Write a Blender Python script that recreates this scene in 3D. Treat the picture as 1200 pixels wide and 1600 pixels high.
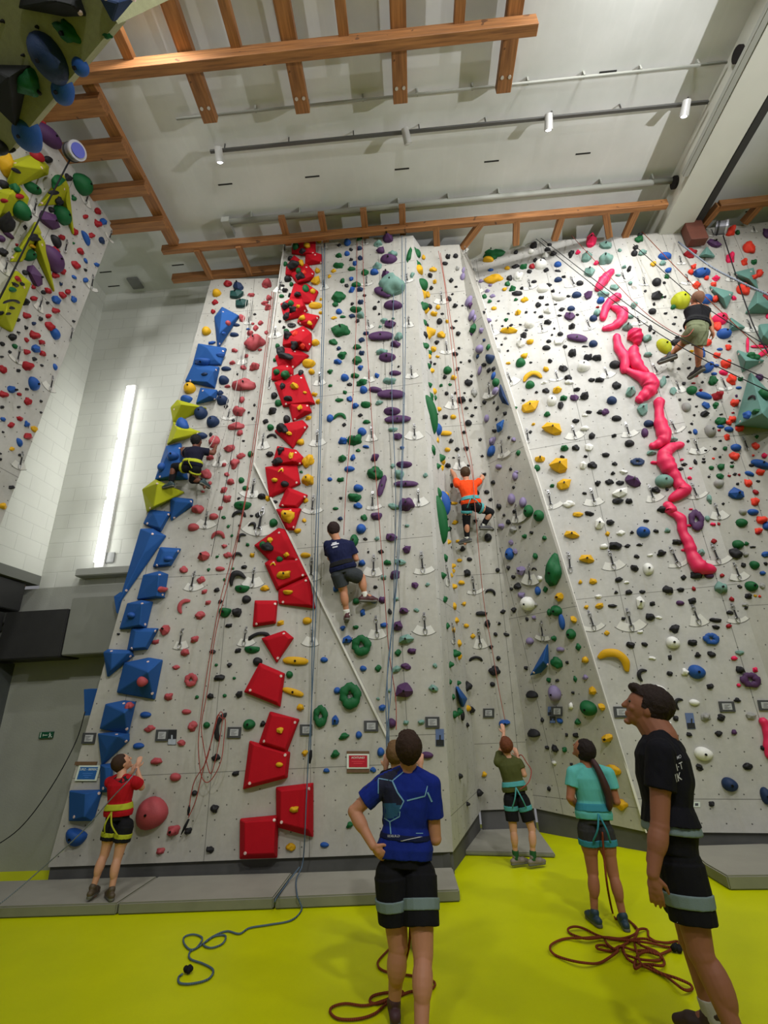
import bpy, bmesh, math, random
import numpy as np
from mathutils import Vector, Matrix, noise
for o in list(bpy.data.objects): bpy.data.objects.remove(o)
SC = bpy.context.scene
COL = SC.collection
RND = random.Random(7)

# ------------------------------------------------------------------ camera
FPX, CAMZ = 745.0, 1.8
RM = np.array([[0.99693698, 0.06531392, 0.04302036],
               [0.06422923, -0.36988973, -0.92685284],
               [-0.0446236, 0.92677704, -0.37295181]])
RM[0] /= np.linalg.norm(RM[0]); RM[1] -= RM[0] * RM[0].dot(RM[1]); RM[1] /= np.linalg.norm(RM[1])
RM[2] = np.cross(RM[0], RM[1])
CAM = np.array([0, 0, CAMZ])
cd = bpy.data.cameras.new('camera'); co = bpy.data.objects.new('camera', cd); COL.objects.link(co)
cd.sensor_fit = 'HORIZONTAL'; cd.sensor_width = 36; cd.lens = 36 * FPX / 1200
cd.clip_start = 0.05; cd.clip_end = 200
m4 = Matrix([[*RM[0], 0], [*RM[1], 0], [*RM[2], CAMZ], [0, 0, 0, 1]])
co.matrix_world = m4
SC.camera = co

# ------------------------------------------------------------------ light
def area(name, loc, target, size, power, col=(1, 1, 1), sizey=None, spread=math.pi):
    l = bpy.data.lights.new(name, 'AREA'); l.energy = power; l.color = col
    l.shape = 'RECTANGLE'; l.size = size; l.size_y = sizey or size; l.spread = spread
    o = bpy.data.objects.new(name, l); COL.objects.link(o); o.location = loc
    o.rotation_euler = (Vector(target) - Vector(loc)).to_track_quat('-Z', 'Y').to_euler()
    return o
def spot(name, loc, target, power, angle=80, blend=.6, col=(1, 1, 1), rad=.06):
    l = bpy.data.lights.new(name, 'SPOT'); l.energy = power; l.color = col
    l.spot_size = math.radians(angle); l.spot_blend = blend; l.shadow_soft_size = rad
    o = bpy.data.objects.new(name, l); COL.objects.link(o); o.location = loc
    o.rotation_euler = (Vector(target) - Vector(loc)).to_track_quat('-Z', 'Y').to_euler()
    return o
W = bpy.data.worlds.new('world'); SC.world = W; W.use_nodes = True
W.node_tree.nodes['Background'].inputs[0].default_value = (0.88, 0.88, 0.92, 1)
W.node_tree.nodes['Background'].inputs[1].default_value = 0.21
# hall floodlights hung behind the photographer, aimed at the upper walls
area('hall_light', (2.6, -2.4, 9.2), (0.4, 6.2, 4.6), .6, 122, (1, .985, .98), .4, math.radians(100))
area('hall_light', (-2.5, -3.5, 9.2), (-2.2, 6.2, 5.2), .9, 84, (1, .985, .98), .4, math.radians(100))
area('hall_light', (8.0, -1.0, 9.2), (4.0, 6.0, 3.5), .7, 62, (1, .985, .98), .4, math.radians(100))
# added fill lamps above the view, put in to brighten the upper walls
area('added_wall_fill', (-2.6, 2.2, 9.7), (-2.2, 6.3, 6.4), .5, 50, (1, .99, .98), .2, math.radians(110))
area('added_wall_fill', (3.4, 1.8, 9.7), (3.0, 6.3, 7.4), .5, 80, (1, .99, .98), .2, math.radians(110))
# light thrown up at the ceiling from low on the far side
spot('ceiling_wash', (8.5, 1.0, 5.2), (-1.0, 4.2, 9.9), 1450, 100, .8, (1, .99, 1), .07)
spot('ceiling_wash', (2.5, -4.5, 5.0), (-2.0, 4.0, 9.9), 480, 80, .8, (1, .99, 1), .10)
SC.view_settings.view_transform = 'Standard'
SC.view_settings.look = 'None'
SC.view_settings.exposure = 0.0
SC.view_settings.gamma = 1.0
SC.view_settings.use_curve_mapping = False

# ------------------------------------------------------------------ from the eye out into the hall
def ray(x, y): return RM @ np.array([x - 600, 800 - y, -FPX]) / FPX
def zp(x, y, z):
    d = ray(x, y); return CAM + d * (z - CAMZ) / d[2]
def yp(x, y, Y):
    d = ray(x, y); return CAM + d * Y / d[1]
def xp(x, y, X):
    d = ray(x, y); return CAM + d * X / d[0]
def planehit(x, y, P, n):
    d = ray(x, y); return CAM + d * ((np.array(P) - CAM).dot(n) / d.dot(n))
def proj(P):
    c = RM.T @ (np.array(P) - CAM); return 600 + FPX * c[0] / -c[2], 800 - FPX * c[1] / -c[2]
def V(a): return Vector((float(a[0]), float(a[1]), float(a[2])))
def nplane(a, b, c):
    n = np.cross(np.array(b) - a, np.array(c) - a); n = n / np.linalg.norm(n)
    if n.dot(CAM - np.array(a)) < 0: n = -n
    return n

# ------------------------------------------------------------------ materials
def lin(c):
    c = c / 255.0
    return c / 12.92 if c <= .04045 else ((c + .055) / 1.055) ** 2.4
def rgb(r, g, b): return (lin(r), lin(g), lin(b), 1)
MATS = {}
def mat(name, col, rough=.6, metal=0, spec=.5, noise_amt=0, noise_scale=8, bump=0, bump_scale=60, emit=0, trans=0, coat=0):
    if name in MATS: return MATS[name]
    m = bpy.data.materials.new(name); m.use_nodes = True
    nt = m.node_tree; b = nt.nodes['Principled BSDF']
    b.inputs['Base Color'].default_value = col; b.inputs['Roughness'].default_value = rough
    b.inputs['Metallic'].default_value = metal; b.inputs['Specular IOR Level'].default_value = spec
    if coat: b.inputs['Coat Weight'].default_value = coat
    if trans: b.inputs['Transmission Weight'].default_value = trans
    if emit:
        b.inputs['Emission Color'].default_value = col; b.inputs['Emission Strength'].default_value = emit
    tc = nt.nodes.new('ShaderNodeTexCoord')
    if noise_amt:
        n = nt.nodes.new('ShaderNodeTexNoise'); n.inputs['Scale'].default_value = noise_scale; n.inputs['Detail'].default_value = 5
        nt.links.new(tc.outputs['Object'], n.inputs['Vector'])
        mx = nt.nodes.new('ShaderNodeMix'); mx.data_type = 'RGBA'
        k = 1 - noise_amt; k2 = 1 + noise_amt * .6
        mx.inputs[6].default_value = (col[0] * k, col[1] * k, col[2] * k, 1)
        mx.inputs[7].default_value = (min(1, col[0] * k2), min(1, col[1] * k2), min(1, col[2] * k2), 1)
        nt.links.new(n.outputs['Fac'], mx.inputs[0]); nt.links.new(mx.outputs[2], b.inputs['Base Color'])
    if bump:
        n2 = nt.nodes.new('ShaderNodeTexNoise'); n2.inputs['Scale'].default_value = bump_scale; n2.inputs['Detail'].default_value = 6
        nt.links.new(tc.outputs['Object'], n2.inputs['Vector'])
        bp = nt.nodes.new('ShaderNodeBump'); bp.inputs['Strength'].default_value = bump; bp.inputs['Distance'].default_value = .01
        nt.links.new(n2.outputs['Fac'], bp.inputs['Height']); nt.links.new(bp.outputs['Normal'], b.inputs['Normal'])
    MATS[name] = m
    return m

class NB:  # small node helper
    def __init__(s, m): s.nt = m.node_tree
    def new(s, t, **k):
        n = s.nt.nodes.new(t)
        for a, v in k.items(): setattr(n, a, v)
        return n
    def math(s, op, a, b=None, c=None):
        n = s.nt.nodes.new('ShaderNodeMath'); n.operation = op
        for i, v in enumerate((a, b, c)):
            if v is None: continue
            if isinstance(v, (int, float)): n.inputs[i].default_value = v
            else: s.nt.links.new(v, n.inputs[i])
        return n.outputs[0]
    def mix(s, f, a, b):
        n = s.nt.nodes.new('ShaderNodeMix'); n.data_type = 'RGBA'
        for i, v in ((0, f), (6, a), (7, b)):
            if isinstance(v, (int, float)): n.inputs[i].default_value = v
            elif isinstance(v, tuple): n.inputs[i].default_value = v
            else: s.nt.links.new(v, n.inputs[i])
        return n.outputs[2]
    def noise(s, vec, scale, detail=4, rough=.5):
        n = s.nt.nodes.new('ShaderNodeTexNoise'); n.inputs['Scale'].default_value = scale
        n.inputs['Detail'].default_value = detail; n.inputs['Roughness'].default_value = rough
        s.nt.links.new(vec, n.inputs['Vector']); return n.outputs['Fac']
    def ramp(s, f, a, b):
        n = s.nt.nodes.new('ShaderNodeMapRange'); n.inputs[1].default_value = a; n.inputs[2].default_value = b
        s.nt.links.new(f, n.inputs[0]); return n.outputs[0]

def panel_material(name, base, seams_x=1.22, seams_y=2.5, offx=0.0, offy=0.35, holes=True):
    """painted plywood climbing panel: mottled, scuffed, bolt holes on a grid, seams between boards"""
    m = bpy.data.materials.new(name); m.use_nodes = True; h = NB(m); nt = m.node_tree
    b = nt.nodes['Principled BSDF']; b.inputs['Roughness'].default_value = .75; b.inputs['Specular IOR Level'].default_value = .25
    tc = h.new('ShaderNodeTexCoord'); v = tc.outputs['Object']
    sx = h.new('ShaderNodeSeparateXYZ'); nt.links.new(v, sx.inputs[0]); X, Y = sx.outputs[0], sx.outputs[1]
    n1 = h.ramp(h.noise(v, 1.3, 6, .6), .35, .7)
    n2 = h.ramp(h.noise(v, 14, 6, .7), .40, .75)
    mp = h.new('ShaderNodeMapping'); mp.inputs['Scale'].default_value = (9, 1.1, 1); nt.links.new(v, mp.inputs[0])
    n3 = h.ramp(h.noise(mp.outputs[0], 2.0, 6, .6), .5, .8)
    c0 = base; dk = tuple(x * .80 for x in base[:3]) + (1,); br = (base[0] * .80, base[1] * .75, base[2] * .64, 1)
    lt = tuple(min(1, x * 1.22) for x in base[:3]) + (1,)
    c = h.mix(n1, dk, c0)
    c = h.mix(h.math('MULTIPLY', n2, .30), c, lt)
    c = h.mix(h.math('MULTIPLY', n3, .38), c, br)
    # seams
    def seam(co, per, off, w):
        f = h.math('FRACT', h.math('DIVIDE', h.math('ADD', co, off + 1000 * per), per))
        return h.math('LESS_THAN', h.math('ABSOLUTE', h.math('SUBTRACT', f, .5)), w / per)
    s = h.math('MAXIMUM', seam(X, seams_x, offx, .0045), seam(Y, seams_y, offy, .0045))
    c = h.mix(h.math('MULTIPLY', s, .7), c, (.10, .10, .09, 1))
    if holes:
        # staggered bolt-hole grid
        def cell(co, per, off): return h.math('SUBTRACT', h.math('FRACT', h.math('DIVIDE', h.math('ADD', co, off + 1000 * per), per)), .5)
        def dots(ox, oy):
            cx = h.math('MULTIPLY', cell(X, .26, ox), .26); cy = h.math('MULTIPLY', cell(Y, .30, oy), .30)
            d = h.math('ADD', h.math('MULTIPLY', cx, cx), h.math('MULTIPLY', cy, cy))
            return h.math('LESS_THAN', d, .0085 ** 2)
        d = h.math('MAXIMUM', dots(.03, .05), dots(.16, .20))
        c = h.mix(h.math('MULTIPLY', d, .85), c, (.04, .04, .035, 1))
    nt.links.new(c, b.inputs['Base Color'])
    bp = h.new('ShaderNodeBump'); bp.inputs['Strength'].default_value = .25; bp.inputs['Distance'].default_value = .004
    nt.links.new(h.noise(v, 120, 5, .7), bp.inputs['Height']); nt.links.new(bp.outputs[0], b.inputs['Normal'])
    return m

def brick_material(name, base, bw=.5, bh=.22, mortar=.012, dark=.72):
    m = bpy.data.materials.new(name); m.use_nodes = True; h = NB(m); nt = m.node_tree
    b = nt.nodes['Principled BSDF']; b.inputs['Roughness'].default_value = .7; b.inputs['Specular IOR Level'].default_value = .3
    tc = h.new('ShaderNodeTexCoord'); v = tc.outputs['Object']
    br = h.new('ShaderNodeTexBrick'); nt.links.new(v, br.inputs['Vector'])
    br.inputs['Scale'].default_value = 1; br.inputs['Brick Width'].default_value = bw; br.inputs['Row Height'].default_value = bh
    br.inputs['Mortar Size'].default_value = mortar; br.inputs['Mortar Smooth'].default_value = .6
    br.inputs['Color1'].default_value = base; br.inputs['Color2'].default_value = tuple(x * .97 for x in base[:3]) + (1,)
    br.inputs['Mortar'].default_value = tuple(x * dark for x in base[:3]) + (1,)
    n1 = h.ramp(h.noise(v, 2.0, 6, .6), .4, .75)
    c = h.mix(h.math('MULTIPLY', n1, .25), br.outputs['Color'], tuple(x * .8 for x in base[:3]) + (1,))
    nt.links.new(c, b.inputs['Base Color'])
    bp = h.new('ShaderNodeBump'); bp.inputs['Strength'].default_value = .35; bp.inputs['Distance'].default_value = .01; bp.invert = True
    nt.links.new(br.outputs['Fac'], bp.inputs['Height']); nt.links.new(bp.outputs[0], b.inputs['Normal'])
    return m

# ------------------------------------------------------------------ building helpers
def link(name, me, m=None, parent=None):
    o = bpy.data.objects.new(name, me); COL.objects.link(o)
    if m is not None:
        me.materials.clear(); me.materials.append(m)
    if parent is not None: o.parent = parent
    return o
def tag(o, label=None, cat=None, group=None, kind=None):
    if label: o['label'] = label
    if cat: o['category'] = cat
    if group: o['group'] = group
    if kind: o['kind'] = kind
    return o
def empty(name, loc=(0, 0, 0), label=None, cat=None, group=None):
    o = bpy.data.objects.new(name, None); COL.objects.link(o); o.location = V(loc); o.empty_display_size = .1
    return tag(o, label, cat, group)
def bm_mesh(name, bm, smooth=False):
    me = bpy.data.meshes.new(name); bm.normal_update(); bm.to_mesh(me); bm.free()
    if smooth:
        for p in me.polygons: p.use_smooth = True
    return me
def part(name, bm, m, parent=None, smooth=False, wld=False):
    """a mesh in world coordinates; when it has a parent Empty the coordinates are made local to it"""
    me = bm_mesh(name, bm, smooth)
    if parent is not None and wld:
        inv = parent.matrix_basis.inverted()
        pp = parent.parent
        while pp is not None:
            inv = inv @ pp.matrix_basis.inverted(); pp = pp.parent
        me.transform(inv)
    return link(name, me, m, parent)
def box(bm, lo, hi, mx=None):
    r = bmesh.ops.create_cube(bm, size=1.0)
    c = [(lo[i] + hi[i]) / 2 for i in range(3)]; s = [hi[i] - lo[i] for i in range(3)]
    M = Matrix.Translation(c) @ Matrix.Diagonal((*s, 1))
    if mx is not None: M = mx @ M
    bmesh.ops.transform(bm, matrix=M, verts=r['verts']); return r['verts']
def frame_between(a, b, upv=(0, 0, 1)):
    a, b = V(a), V(b); z = (b - a).normalized(); up = Vector(upv)
    if abs(z.dot(up)) > .98: up = Vector((0, 1, 0))
    x = up.cross(z).normalized(); y = z.cross(x)
    return Matrix(((x.x, y.x, z.x, a.x), (x.y, y.y, z.y, a.y), (x.z, y.z, z.z, a.z), (0, 0, 0, 1))), (b - a).length
def bar(bm, a, b, w, h=None, upv=(0, 0, 1)):
    """square bar from a to b, w sideways and h along upv"""
    M, L = frame_between(a, b, upv); h = h or w
    return box(bm, (-w / 2, -h / 2, 0), (w / 2, h / 2, L), M)
def tube(bm, pts, r, seg=8, closed=False, cap=True):
    pts = [V(p) for p in pts]; n = len(pts)
    rs = r if isinstance(r, (list, tuple)) else [r] * n
    rings = []; t0 = None; x = None
    for i, p in enumerate(pts):
        if closed: t = (pts[(i + 1) % n] - pts[i - 1])
        else: t = (pts[min(i + 1, n - 1)] - pts[max(i - 1, 0)])
        t = t.normalized() if t.length > 1e-9 else Vector((0, 0, 1))
        if x is None:
            x = t.orthogonal().normalized()
        else:
            x = (x - t * x.dot(t)); x = x.normalized() if x.length > 1e-6 else t.orthogonal().normalized()
        y = t.cross(x)
        rings.append([bm.verts.new(p + (x * math.cos(2 * math.pi * k / seg) + y * math.sin(2 * math.pi * k / seg)) * rs[i]) for k in range(seg)])
    for i in range(n if closed else n - 1):
        A, B = rings[i], rings[(i + 1) % n]
        for k in range(seg):
            try: bm.faces.new((A[k], A[(k + 1) % seg], B[(k + 1) % seg], B[k]))
            except ValueError: pass
    if cap and not closed:
        bm.faces.new(list(reversed(rings[0]))); bm.faces.new(rings[-1])
def spline(pts, sub=8, closed=False):
    P = [np.array(p, float) for p in pts]; n = len(P); out = []
    for i in range(n if closed else n - 1):
        if closed: p0, p1, p2, p3 = P[(i - 1) % n], P[i], P[(i + 1) % n], P[(i + 2) % n]
        else: p0, p1, p2, p3 = P[max(i - 1, 0)], P[i], P[i + 1], P[min(i + 2, n - 1)]
        for k in range(sub):
            t = k / sub
            out.append(.5 * ((2 * p1) + (-p0 + p2) * t + (2 * p0 - 5 * p1 + 4 * p2 - p3) * t * t + (-p0 + 3 * p1 - 3 * p2 + p3) * t ** 3))
    if not closed: out.append(P[-1])
    return out
def slab(bm, pts, n, depth):
    """polygon pts pushed back by depth against n"""
    n = V(n); f = [bm.verts.new(V(p)) for p in pts]; k = [bm.verts.new(V(p) - n * depth) for p in pts]
    bm.faces.new(f); bm.faces.new(list(reversed(k))); N = len(pts)
    for i in range(N): bm.faces.new((f[i], k[i], k[(i + 1) % N], f[(i + 1) % N]))
    bmesh.ops.recalc_face_normals(bm, faces=bm.faces)
def bevel(bm, w, seg=2):
    bmesh.ops.bevel(bm, geom=list(bm.edges), offset=w, segments=seg, profile=.6, affect='EDGES')
# ================================================================== the hall
ZC, YB, XL = 9.95, 7.15, -5.9
ZT = 9.5
WALLS = {}
def wall_frame(n):
    n = V(n); up = Vector((0, 0, 1)); v = (up - n * up.dot(n)).normalized(); u = v.cross(n).normalized()
    return u, v, n
def struct(name, bm, m, frame=None):
    me = bm_mesh(name, bm)
    o = link(name, me, m)
    if frame is not None:
        org, u, v, n = frame
        M = Matrix(((u.x, v.x, n.x, org.x), (u.y, v.y, n.y, org.y), (u.z, v.z, n.z, org.z), (0, 0, 0, 1)))
        me.transform(M.inverted()); o.matrix_world = M
    o['kind'] = 'structure'
    return o
def climbing_wall(key, name, pts, m, depth=.12, tris=None):
    pts = [np.array(p) for p in pts]
    n = nplane(pts[0], pts[1], pts[2]); u, v, nn = wall_frame(n)
    WALLS[key] = dict(n=n, u=np.array(u), v=np.array(v), p=pts[0], tris=tris or [(pts[0], n)])
    bm = bmesh.new(); slab(bm, pts, n, depth)
    o = struct(name, bm, m, (V(pts[0]), u, v, nn)); WALLS[key]['obj'] = o
    return o
def hit(key, x, y):
    w = WALLS[key]; return planehit(x, y, w['p'], w['n'])

M_PANEL = panel_material('painted_panel', rgb(178, 176, 168))
M_PANEL2 = panel_material('painted_panel_b', rgb(180, 178, 170), offx=.5, offy=1.0)
M_PANELW = panel_material('painted_panel_white', rgb(186, 185, 180), offx=.3, offy=.9)
M_BRICK = brick_material('white_brick', rgb(196, 198, 190), bw=.5, bh=.25, mortar=.008, dark=.86)
M_GREY = mat('grey_concrete', rgb(150, 152, 142), .8, noise_amt=.15, noise_scale=3, bump=.2, bump_scale=40)
M_DARK = mat('dark_grey_plinth', rgb(84, 84, 82), .7, noise_amt=.35, noise_scale=5)

# floor
fm = bpy.data.materials.new('yellow_green_floor'); fm.use_nodes = True; h = NB(fm)
b = fm.node_tree.nodes['Principled BSDF']; b.inputs['Roughness'].default_value = .42; b.inputs['Specular IOR Level'].default_value = .12
tc = h.new('ShaderNodeTexCoord')
n1 = h.ramp(h.noise(tc.outputs['Object'], .9, 5, .6), .35, .7); n2 = h.ramp(h.noise(tc.outputs['Object'], 90, 4, .7), .3, .8)
c = h.mix(n1, rgb(196, 204, 0), rgb(210, 216, 2)); c = h.mix(h.math('MULTIPLY', n2, .3), c, rgb(182, 192, 0))
fm.node_tree.links.new(c, b.inputs['Base Color'])
bp = h.new('ShaderNodeBump'); bp.inputs['Strength'].default_value = .15; bp.inputs['Distance'].default_value = .003
fm.node_tree.links.new(h.noise(tc.outputs['Object'], 140, 4, .6), bp.inputs['Height']); fm.node_tree.links.new(bp.outputs[0], b.inputs['Normal'])
bm = bmesh.new(); box(bm, (-12, -8, -.1), (12, YB + 1.6, 0)); struct('floor', bm, fm)
# ceiling
cm = bpy.data.materials.new('painted_concrete_ceiling'); cm.use_nodes = True; h = NB(cm)
b = cm.node_tree.nodes['Principled BSDF']; b.inputs['Roughness'].default_value = .8
tc = h.new('ShaderNodeTexCoord'); mp = h.new('ShaderNodeMapping'); mp.inputs['Scale'].default_value = (5, .5, 1)
cm.node_tree.links.new(tc.outputs['Object'], mp.inputs[0])
n1 = h.ramp(h.noise(tc.outputs['Object'], .7, 6, .6), .35, .7); n2 = h.ramp(h.noise(mp.outputs[0], 1.5, 5, .6), .55, .8)
c = h.mix(n1, rgb(196, 199, 196), rgb(212, 214, 212)); c = h.mix(h.math('MULTIPLY', n2, .25), c, rgb(226, 227, 224))
cm.node_tree.links.new(c, b.inputs['Base Color'])
bm = bmesh.new(); box(bm, (-6.1, -8, ZC), (12, YB + 1.6, ZC + .2)); struct('ceiling', bm, cm)
# back wall (upper brick, frame x = along X, y = up)
def wall_box(name, lo, hi, m, n):
    bm = bmesh.new(); box(bm, lo, hi); u, v, nn = wall_frame(n)
    return struct(name, bm, m, (Vector(lo), u, v, nn))
wall_box('wall_back_upper', (-1.9, YB, 6.4), (12, YB + .3, ZC), M_BRICK, (0, -1, 0))
wall_box('wall_back', (XL, YB, 3.75), (-1.9, YB + .3, ZC), M_BRICK, (0, -1, 0))
wall_box('wall_left', (XL - .3, -8, 3.95), (XL, YB + .3, ZC), M_BRICK, (1, 0, 0))
wall_box('wall_right', (12, -8, 0), (12.3, YB + .3, ZC), M_BRICK, (-1, 0, 0))
wall_box('wall_back_lower', (-10, YB, 0), (-1.9, YB + .3, 3.75), M_GREY, (0, -1, 0))
bm = bmesh.new(); box(bm, (-10, -8, 3.8), (XL, YB, 3.95)); struct('ceiling_soffit', bm, mat('soffit_grey', rgb(96, 98, 92), .8))
wall_box('wall_far_left', (-10.3, -8, 0), (-10, YB + .3, 3.8), mat('far_grey', rgb(92, 94, 90), .8), (1, 0, 0))

# climbing walls, corner points taken where they stand
w1 = [zp(75, 1355, .22), zp(708, 1331, .22)]
tl = zp(330, 436, ZT); n1_ = nplane(w1[0], w1[1], tl)
def w1p(x, y): return planehit(x, y, w1[0], n1_)
climbing_wall('A', 'wall_climbing_slab', [w1[0], w1[1], w1p(640, 432), tl], M_PANEL)
A2, B2, C2 = w1p(625, 1185), w1p(708, 1331), zp(645, 368, ZT)
n2_ = nplane(A2, B2, C2)
def w2p(x, y): return planehit(x, y, A2, n2_)
climbing_wall('B', 'wall_climbing_central', [A2, B2, C2, w2p(445, 379), w2p(398, 725)], M_PANEL2, depth=.05)
# return faces of the central panel against the slab behind it
bb = [A2, w2p(398, 725), w2p(445, 379)]
bk = [p + np.array([0, .9, 0]) for p in bb]
nb = nplane(bb[0], bb[1], bk[1])
bm = bmesh.new()
vs = [bm.verts.new(V(p)) for p in (bb[0], bb[1], bk[1])]; bm.faces.new(vs)
vs = [bm.verts.new(V(p)) for p in (bb[1], bb[2], bk[2], bk[1])]; bm.faces.new(vs)
struct('wall_central_return', bm, M_PANEL2)
# recess
r0, r1, r2 = zp(752, 1266, .30), zp(835, 1263, .30), zp(657, 385, ZT)
n3_ = nplane(r0, r1, r2)
def w3p(x, y): return planehit(x, y, r0, n3_)
# side of the central panel leading into the recess
climbing_wall('S', 'wall_climbing_side', [B2, r0, r2, C2], M_PANELW, depth=.04)
climbing_wall('C', 'wall_climbing_recess', [r0, r1, w3p(716, 382), r2], M_PANEL, depth=.05)
# big panel on the far side and its slanting flank
f0, f1, f2 = zp(1010, 1300, .22), zp(1200, 1304, .22), zp(975, 369, ZT)
n5_ = nplane(f0, f1, f2)
def w5p(x, y): return planehit(x, y, f0, n5_)
ftl, fcr, fbr = w5p(727, 384), w5p(1200, 1060), w5p(1330, 1303)
climbing_wall('E', 'wall_climbing_big', [f0, f1, fbr, w5p(1330, 1460 - 0) * 0 + w5p(1330, 1300), fcr + (fbr - fcr) * 0, f2, ftl] if False else [f0, fbr, w5p(1330, 1250), w5p(1243, 1200), fcr, f2, ftl], M_PANELW, depth=.05)
ctop = w3p(716, 382)
climbing_wall('D', 'wall_climbing_flank', [f0, r1, ctop, ftl], M_PANEL2, depth=.03)
g2 = zp(1200, 349, ZT); n6_ = nplane(f2, fcr, g2)
def w6p(x, y): return planehit(x, y, f2, n6_)
climbing_wall('F', 'wall_climbing_corner', [fcr, f2, w6p(1420, 325), w6p(1420, 1335), w6p(1262, 1300), w6p(1243, 1200)], M_PANEL, depth=.05)
WALLS['F']['n'] = n6_; WALLS['F']['p'] = f2
# overhanging panel along the side wall
l0, l1, l2 = xp(178, 355, -4.6), xp(65, 190, -4.65), zp(0, 822, 4.2)
n7_ = nplane(l0, l1, l2)
def w7p(x, y): return planehit(x, y, l0, n7_)
l3 = w7p(-260, 330); l4 = w7p(-700, 1500)
climbing_wall('L', 'wall_climbing_overhang', [l0, l1, w7p(20, 128), w7p(-420, 420), w7p(-260, 1110), w7p(-30, 870), l2], M_PANELW, depth=.10)
# olive bouldering roof hanging over the photographer's shoulder
o0, o1, o2 = zp(15, 236, 6.6), zp(182, 36, 6.3), zp(-150, -120, 7.0)
n8_ = nplane(o0, o1, o2)
def w8p(x, y): return planehit(x, y, o0, n8_)
M_OLIVE = mat('olive_textured_panel', rgb(152, 153, 116), .85, noise_amt=.22, noise_scale=25, bump=.5, bump_scale=150)
climbing_wall('O', 'wall_boulder_roof', [w8p(-330, 395), o0, o1, w8p(160, 0), w8p(60, -220), w8p(-420, -220)], M_OLIVE, depth=.10)
q0 = w8p(184, 38); q1 = zp(268, -2, 6.9); q2 = zp(180, -60, 6.7)
climbing_wall('Q', 'wall_boulder_roof_lip', [q0, q1, zp(420, -90, 7.6), q2, w8p(158, -20)], M_OLIVE, depth=.06)

# pale edging strips along the free edges of the panels
def edging(name, key, p0, p1, w, m):
    n = WALLS[key]['n']; bm = bmesh.new(); bar(bm, p0 + n * .012, p1 + n * .012, w, .05, upv=tuple(n)); return struct(name, bm, m)
M_EDGE = mat('edge_strip', rgb(214, 212, 204), .5)
edging('trim_31', 'B', w2p(605, 1150), w2p(398, 725), .024, M_EDGE); edging('trim_32', 'B', w2p(398, 725), w2p(445, 379), .010, M_EDGE)
edging('trim_33', 'E', f0, ftl, .028, M_EDGE)
# plinths under the panels
def plinth(name, a, b, ztop, push=.04, th=.1):
    a, b = V(a), V(b); a.z = b.z = 0; d = (b - a).normalized(); n = Vector((d.y, -d.x, 0)) 
    if n.y > 0: n = -n
    bm = bmesh.new(); vs = [a - n * push, b - n * push, b - n * (push + th), a - n * (push + th)]
    lo = [bm.verts.new(p) for p in vs]; hi = [bm.verts.new(p + Vector((0, 0, ztop))) for p in vs]
    bm.faces.new(lo); bm.faces.new(hi)
    for i in range(4): bm.faces.new((lo[i], lo[(i + 1) % 4], hi[(i + 1) % 4], hi[i]))
    bmesh.ops.recalc_face_normals(bm, faces=bm.faces)
    return struct(name, bm, M_DARK)
plinth('baseboard_slab', w1[0], w1[1], .225)
plinth('baseboard_side', B2, r0, .29)
plinth('baseboard_recess', r0, r1, .305)
plinth('baseboard_flank', r1, f0, .29)
plinth('baseboard_big', f0, fbr, .225)
# ================================================================== ceiling fittings
wm = bpy.data.materials.new('pine_timber'); wm.use_nodes = True; h = NB(wm)
b = wm.node_tree.nodes['Principled BSDF']; b.inputs['Roughness'].default_value = .6
tc = h.new('ShaderNodeTexCoord'); gn = h.new('ShaderNodeMapping'); gn.inputs['Scale'].default_value = (22, 22, 1.2); wm.node_tree.links.new(tc.outputs['Object'], gn.inputs[0])
f1 = h.ramp(h.noise(gn.outputs[0], 1.5, 5, .6), .3, .75); c = h.mix(f1, rgb(112, 72, 38), rgb(176, 120, 68))
f2 = h.math('GREATER_THAN', h.noise(tc.outputs['Object'], 9, 1, .3), .76); c = h.mix(h.math('MULTIPLY', f2, .7), c, rgb(60, 34, 20))
wm.node_tree.links.new(c, b.inputs['Base Color'])
M_PIPE = mat('painted_grey_pipe', rgb(150, 152, 144), .5); M_RAIL = mat('dark_rail', rgb(84, 84, 82), .5, metal=.3)
def beam(name, a, b_, w, hgt, m, label, cat, group=None):
    """timber in its own frame so that the grain runs along it"""
    M, L = frame_between(a, b_); bm = bmesh.new(); box(bm, (-w / 2, -hgt / 2, 0), (w / 2, hgt / 2, L)); bmesh.ops.bevel(bm, geom=list(bm.edges), offset=.006, segments=1, affect='EDGES')
    o = link(name, bm_mesh(name, bm), m); o.matrix_world = M; return tag(o, label, cat, group)
G1 = 'timber joists under the ceiling'
beam('timber_beam', (-4.25, 3.36, 9.50), (2.02, 3.36, 9.50), .13, .22, wm, 'long pine beam carrying the four crossing joists under the ceiling', 'beam')
JO = [(-2.41, 'pine joist nearest the olive roof panel, crossing the long beam'), (-1.07, 'second pine joist crossing the long beam, counted from the olive roof'),
      (.32, 'third pine joist crossing the long beam, counted from the olive roof'), (1.76, 'pine joist at the free end of the long beam')]
for x, lb in JO:
    o = beam('timber_joist', (x, .8, 9.70), (x, 4.12, 9.70), .20, .14, wm, lb, 'joist', G1)
    for dx in (-.05, .05):
        bm = bmesh.new(); bmesh.ops.create_cone(bm, cap_ends=True, segments=10, radius1=.022, radius2=.022, depth=.02)
        k = link('bolt', bm_mesh('bolt', bm), M_STEEL_ if False else mat('pale_bolt', rgb(200, 196, 188), .4, metal=.5), o)
        k.matrix_local = Matrix(o.matrix_basis).inverted() @ Matrix.Translation((x + dx, 3.93, 9.625))
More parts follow.
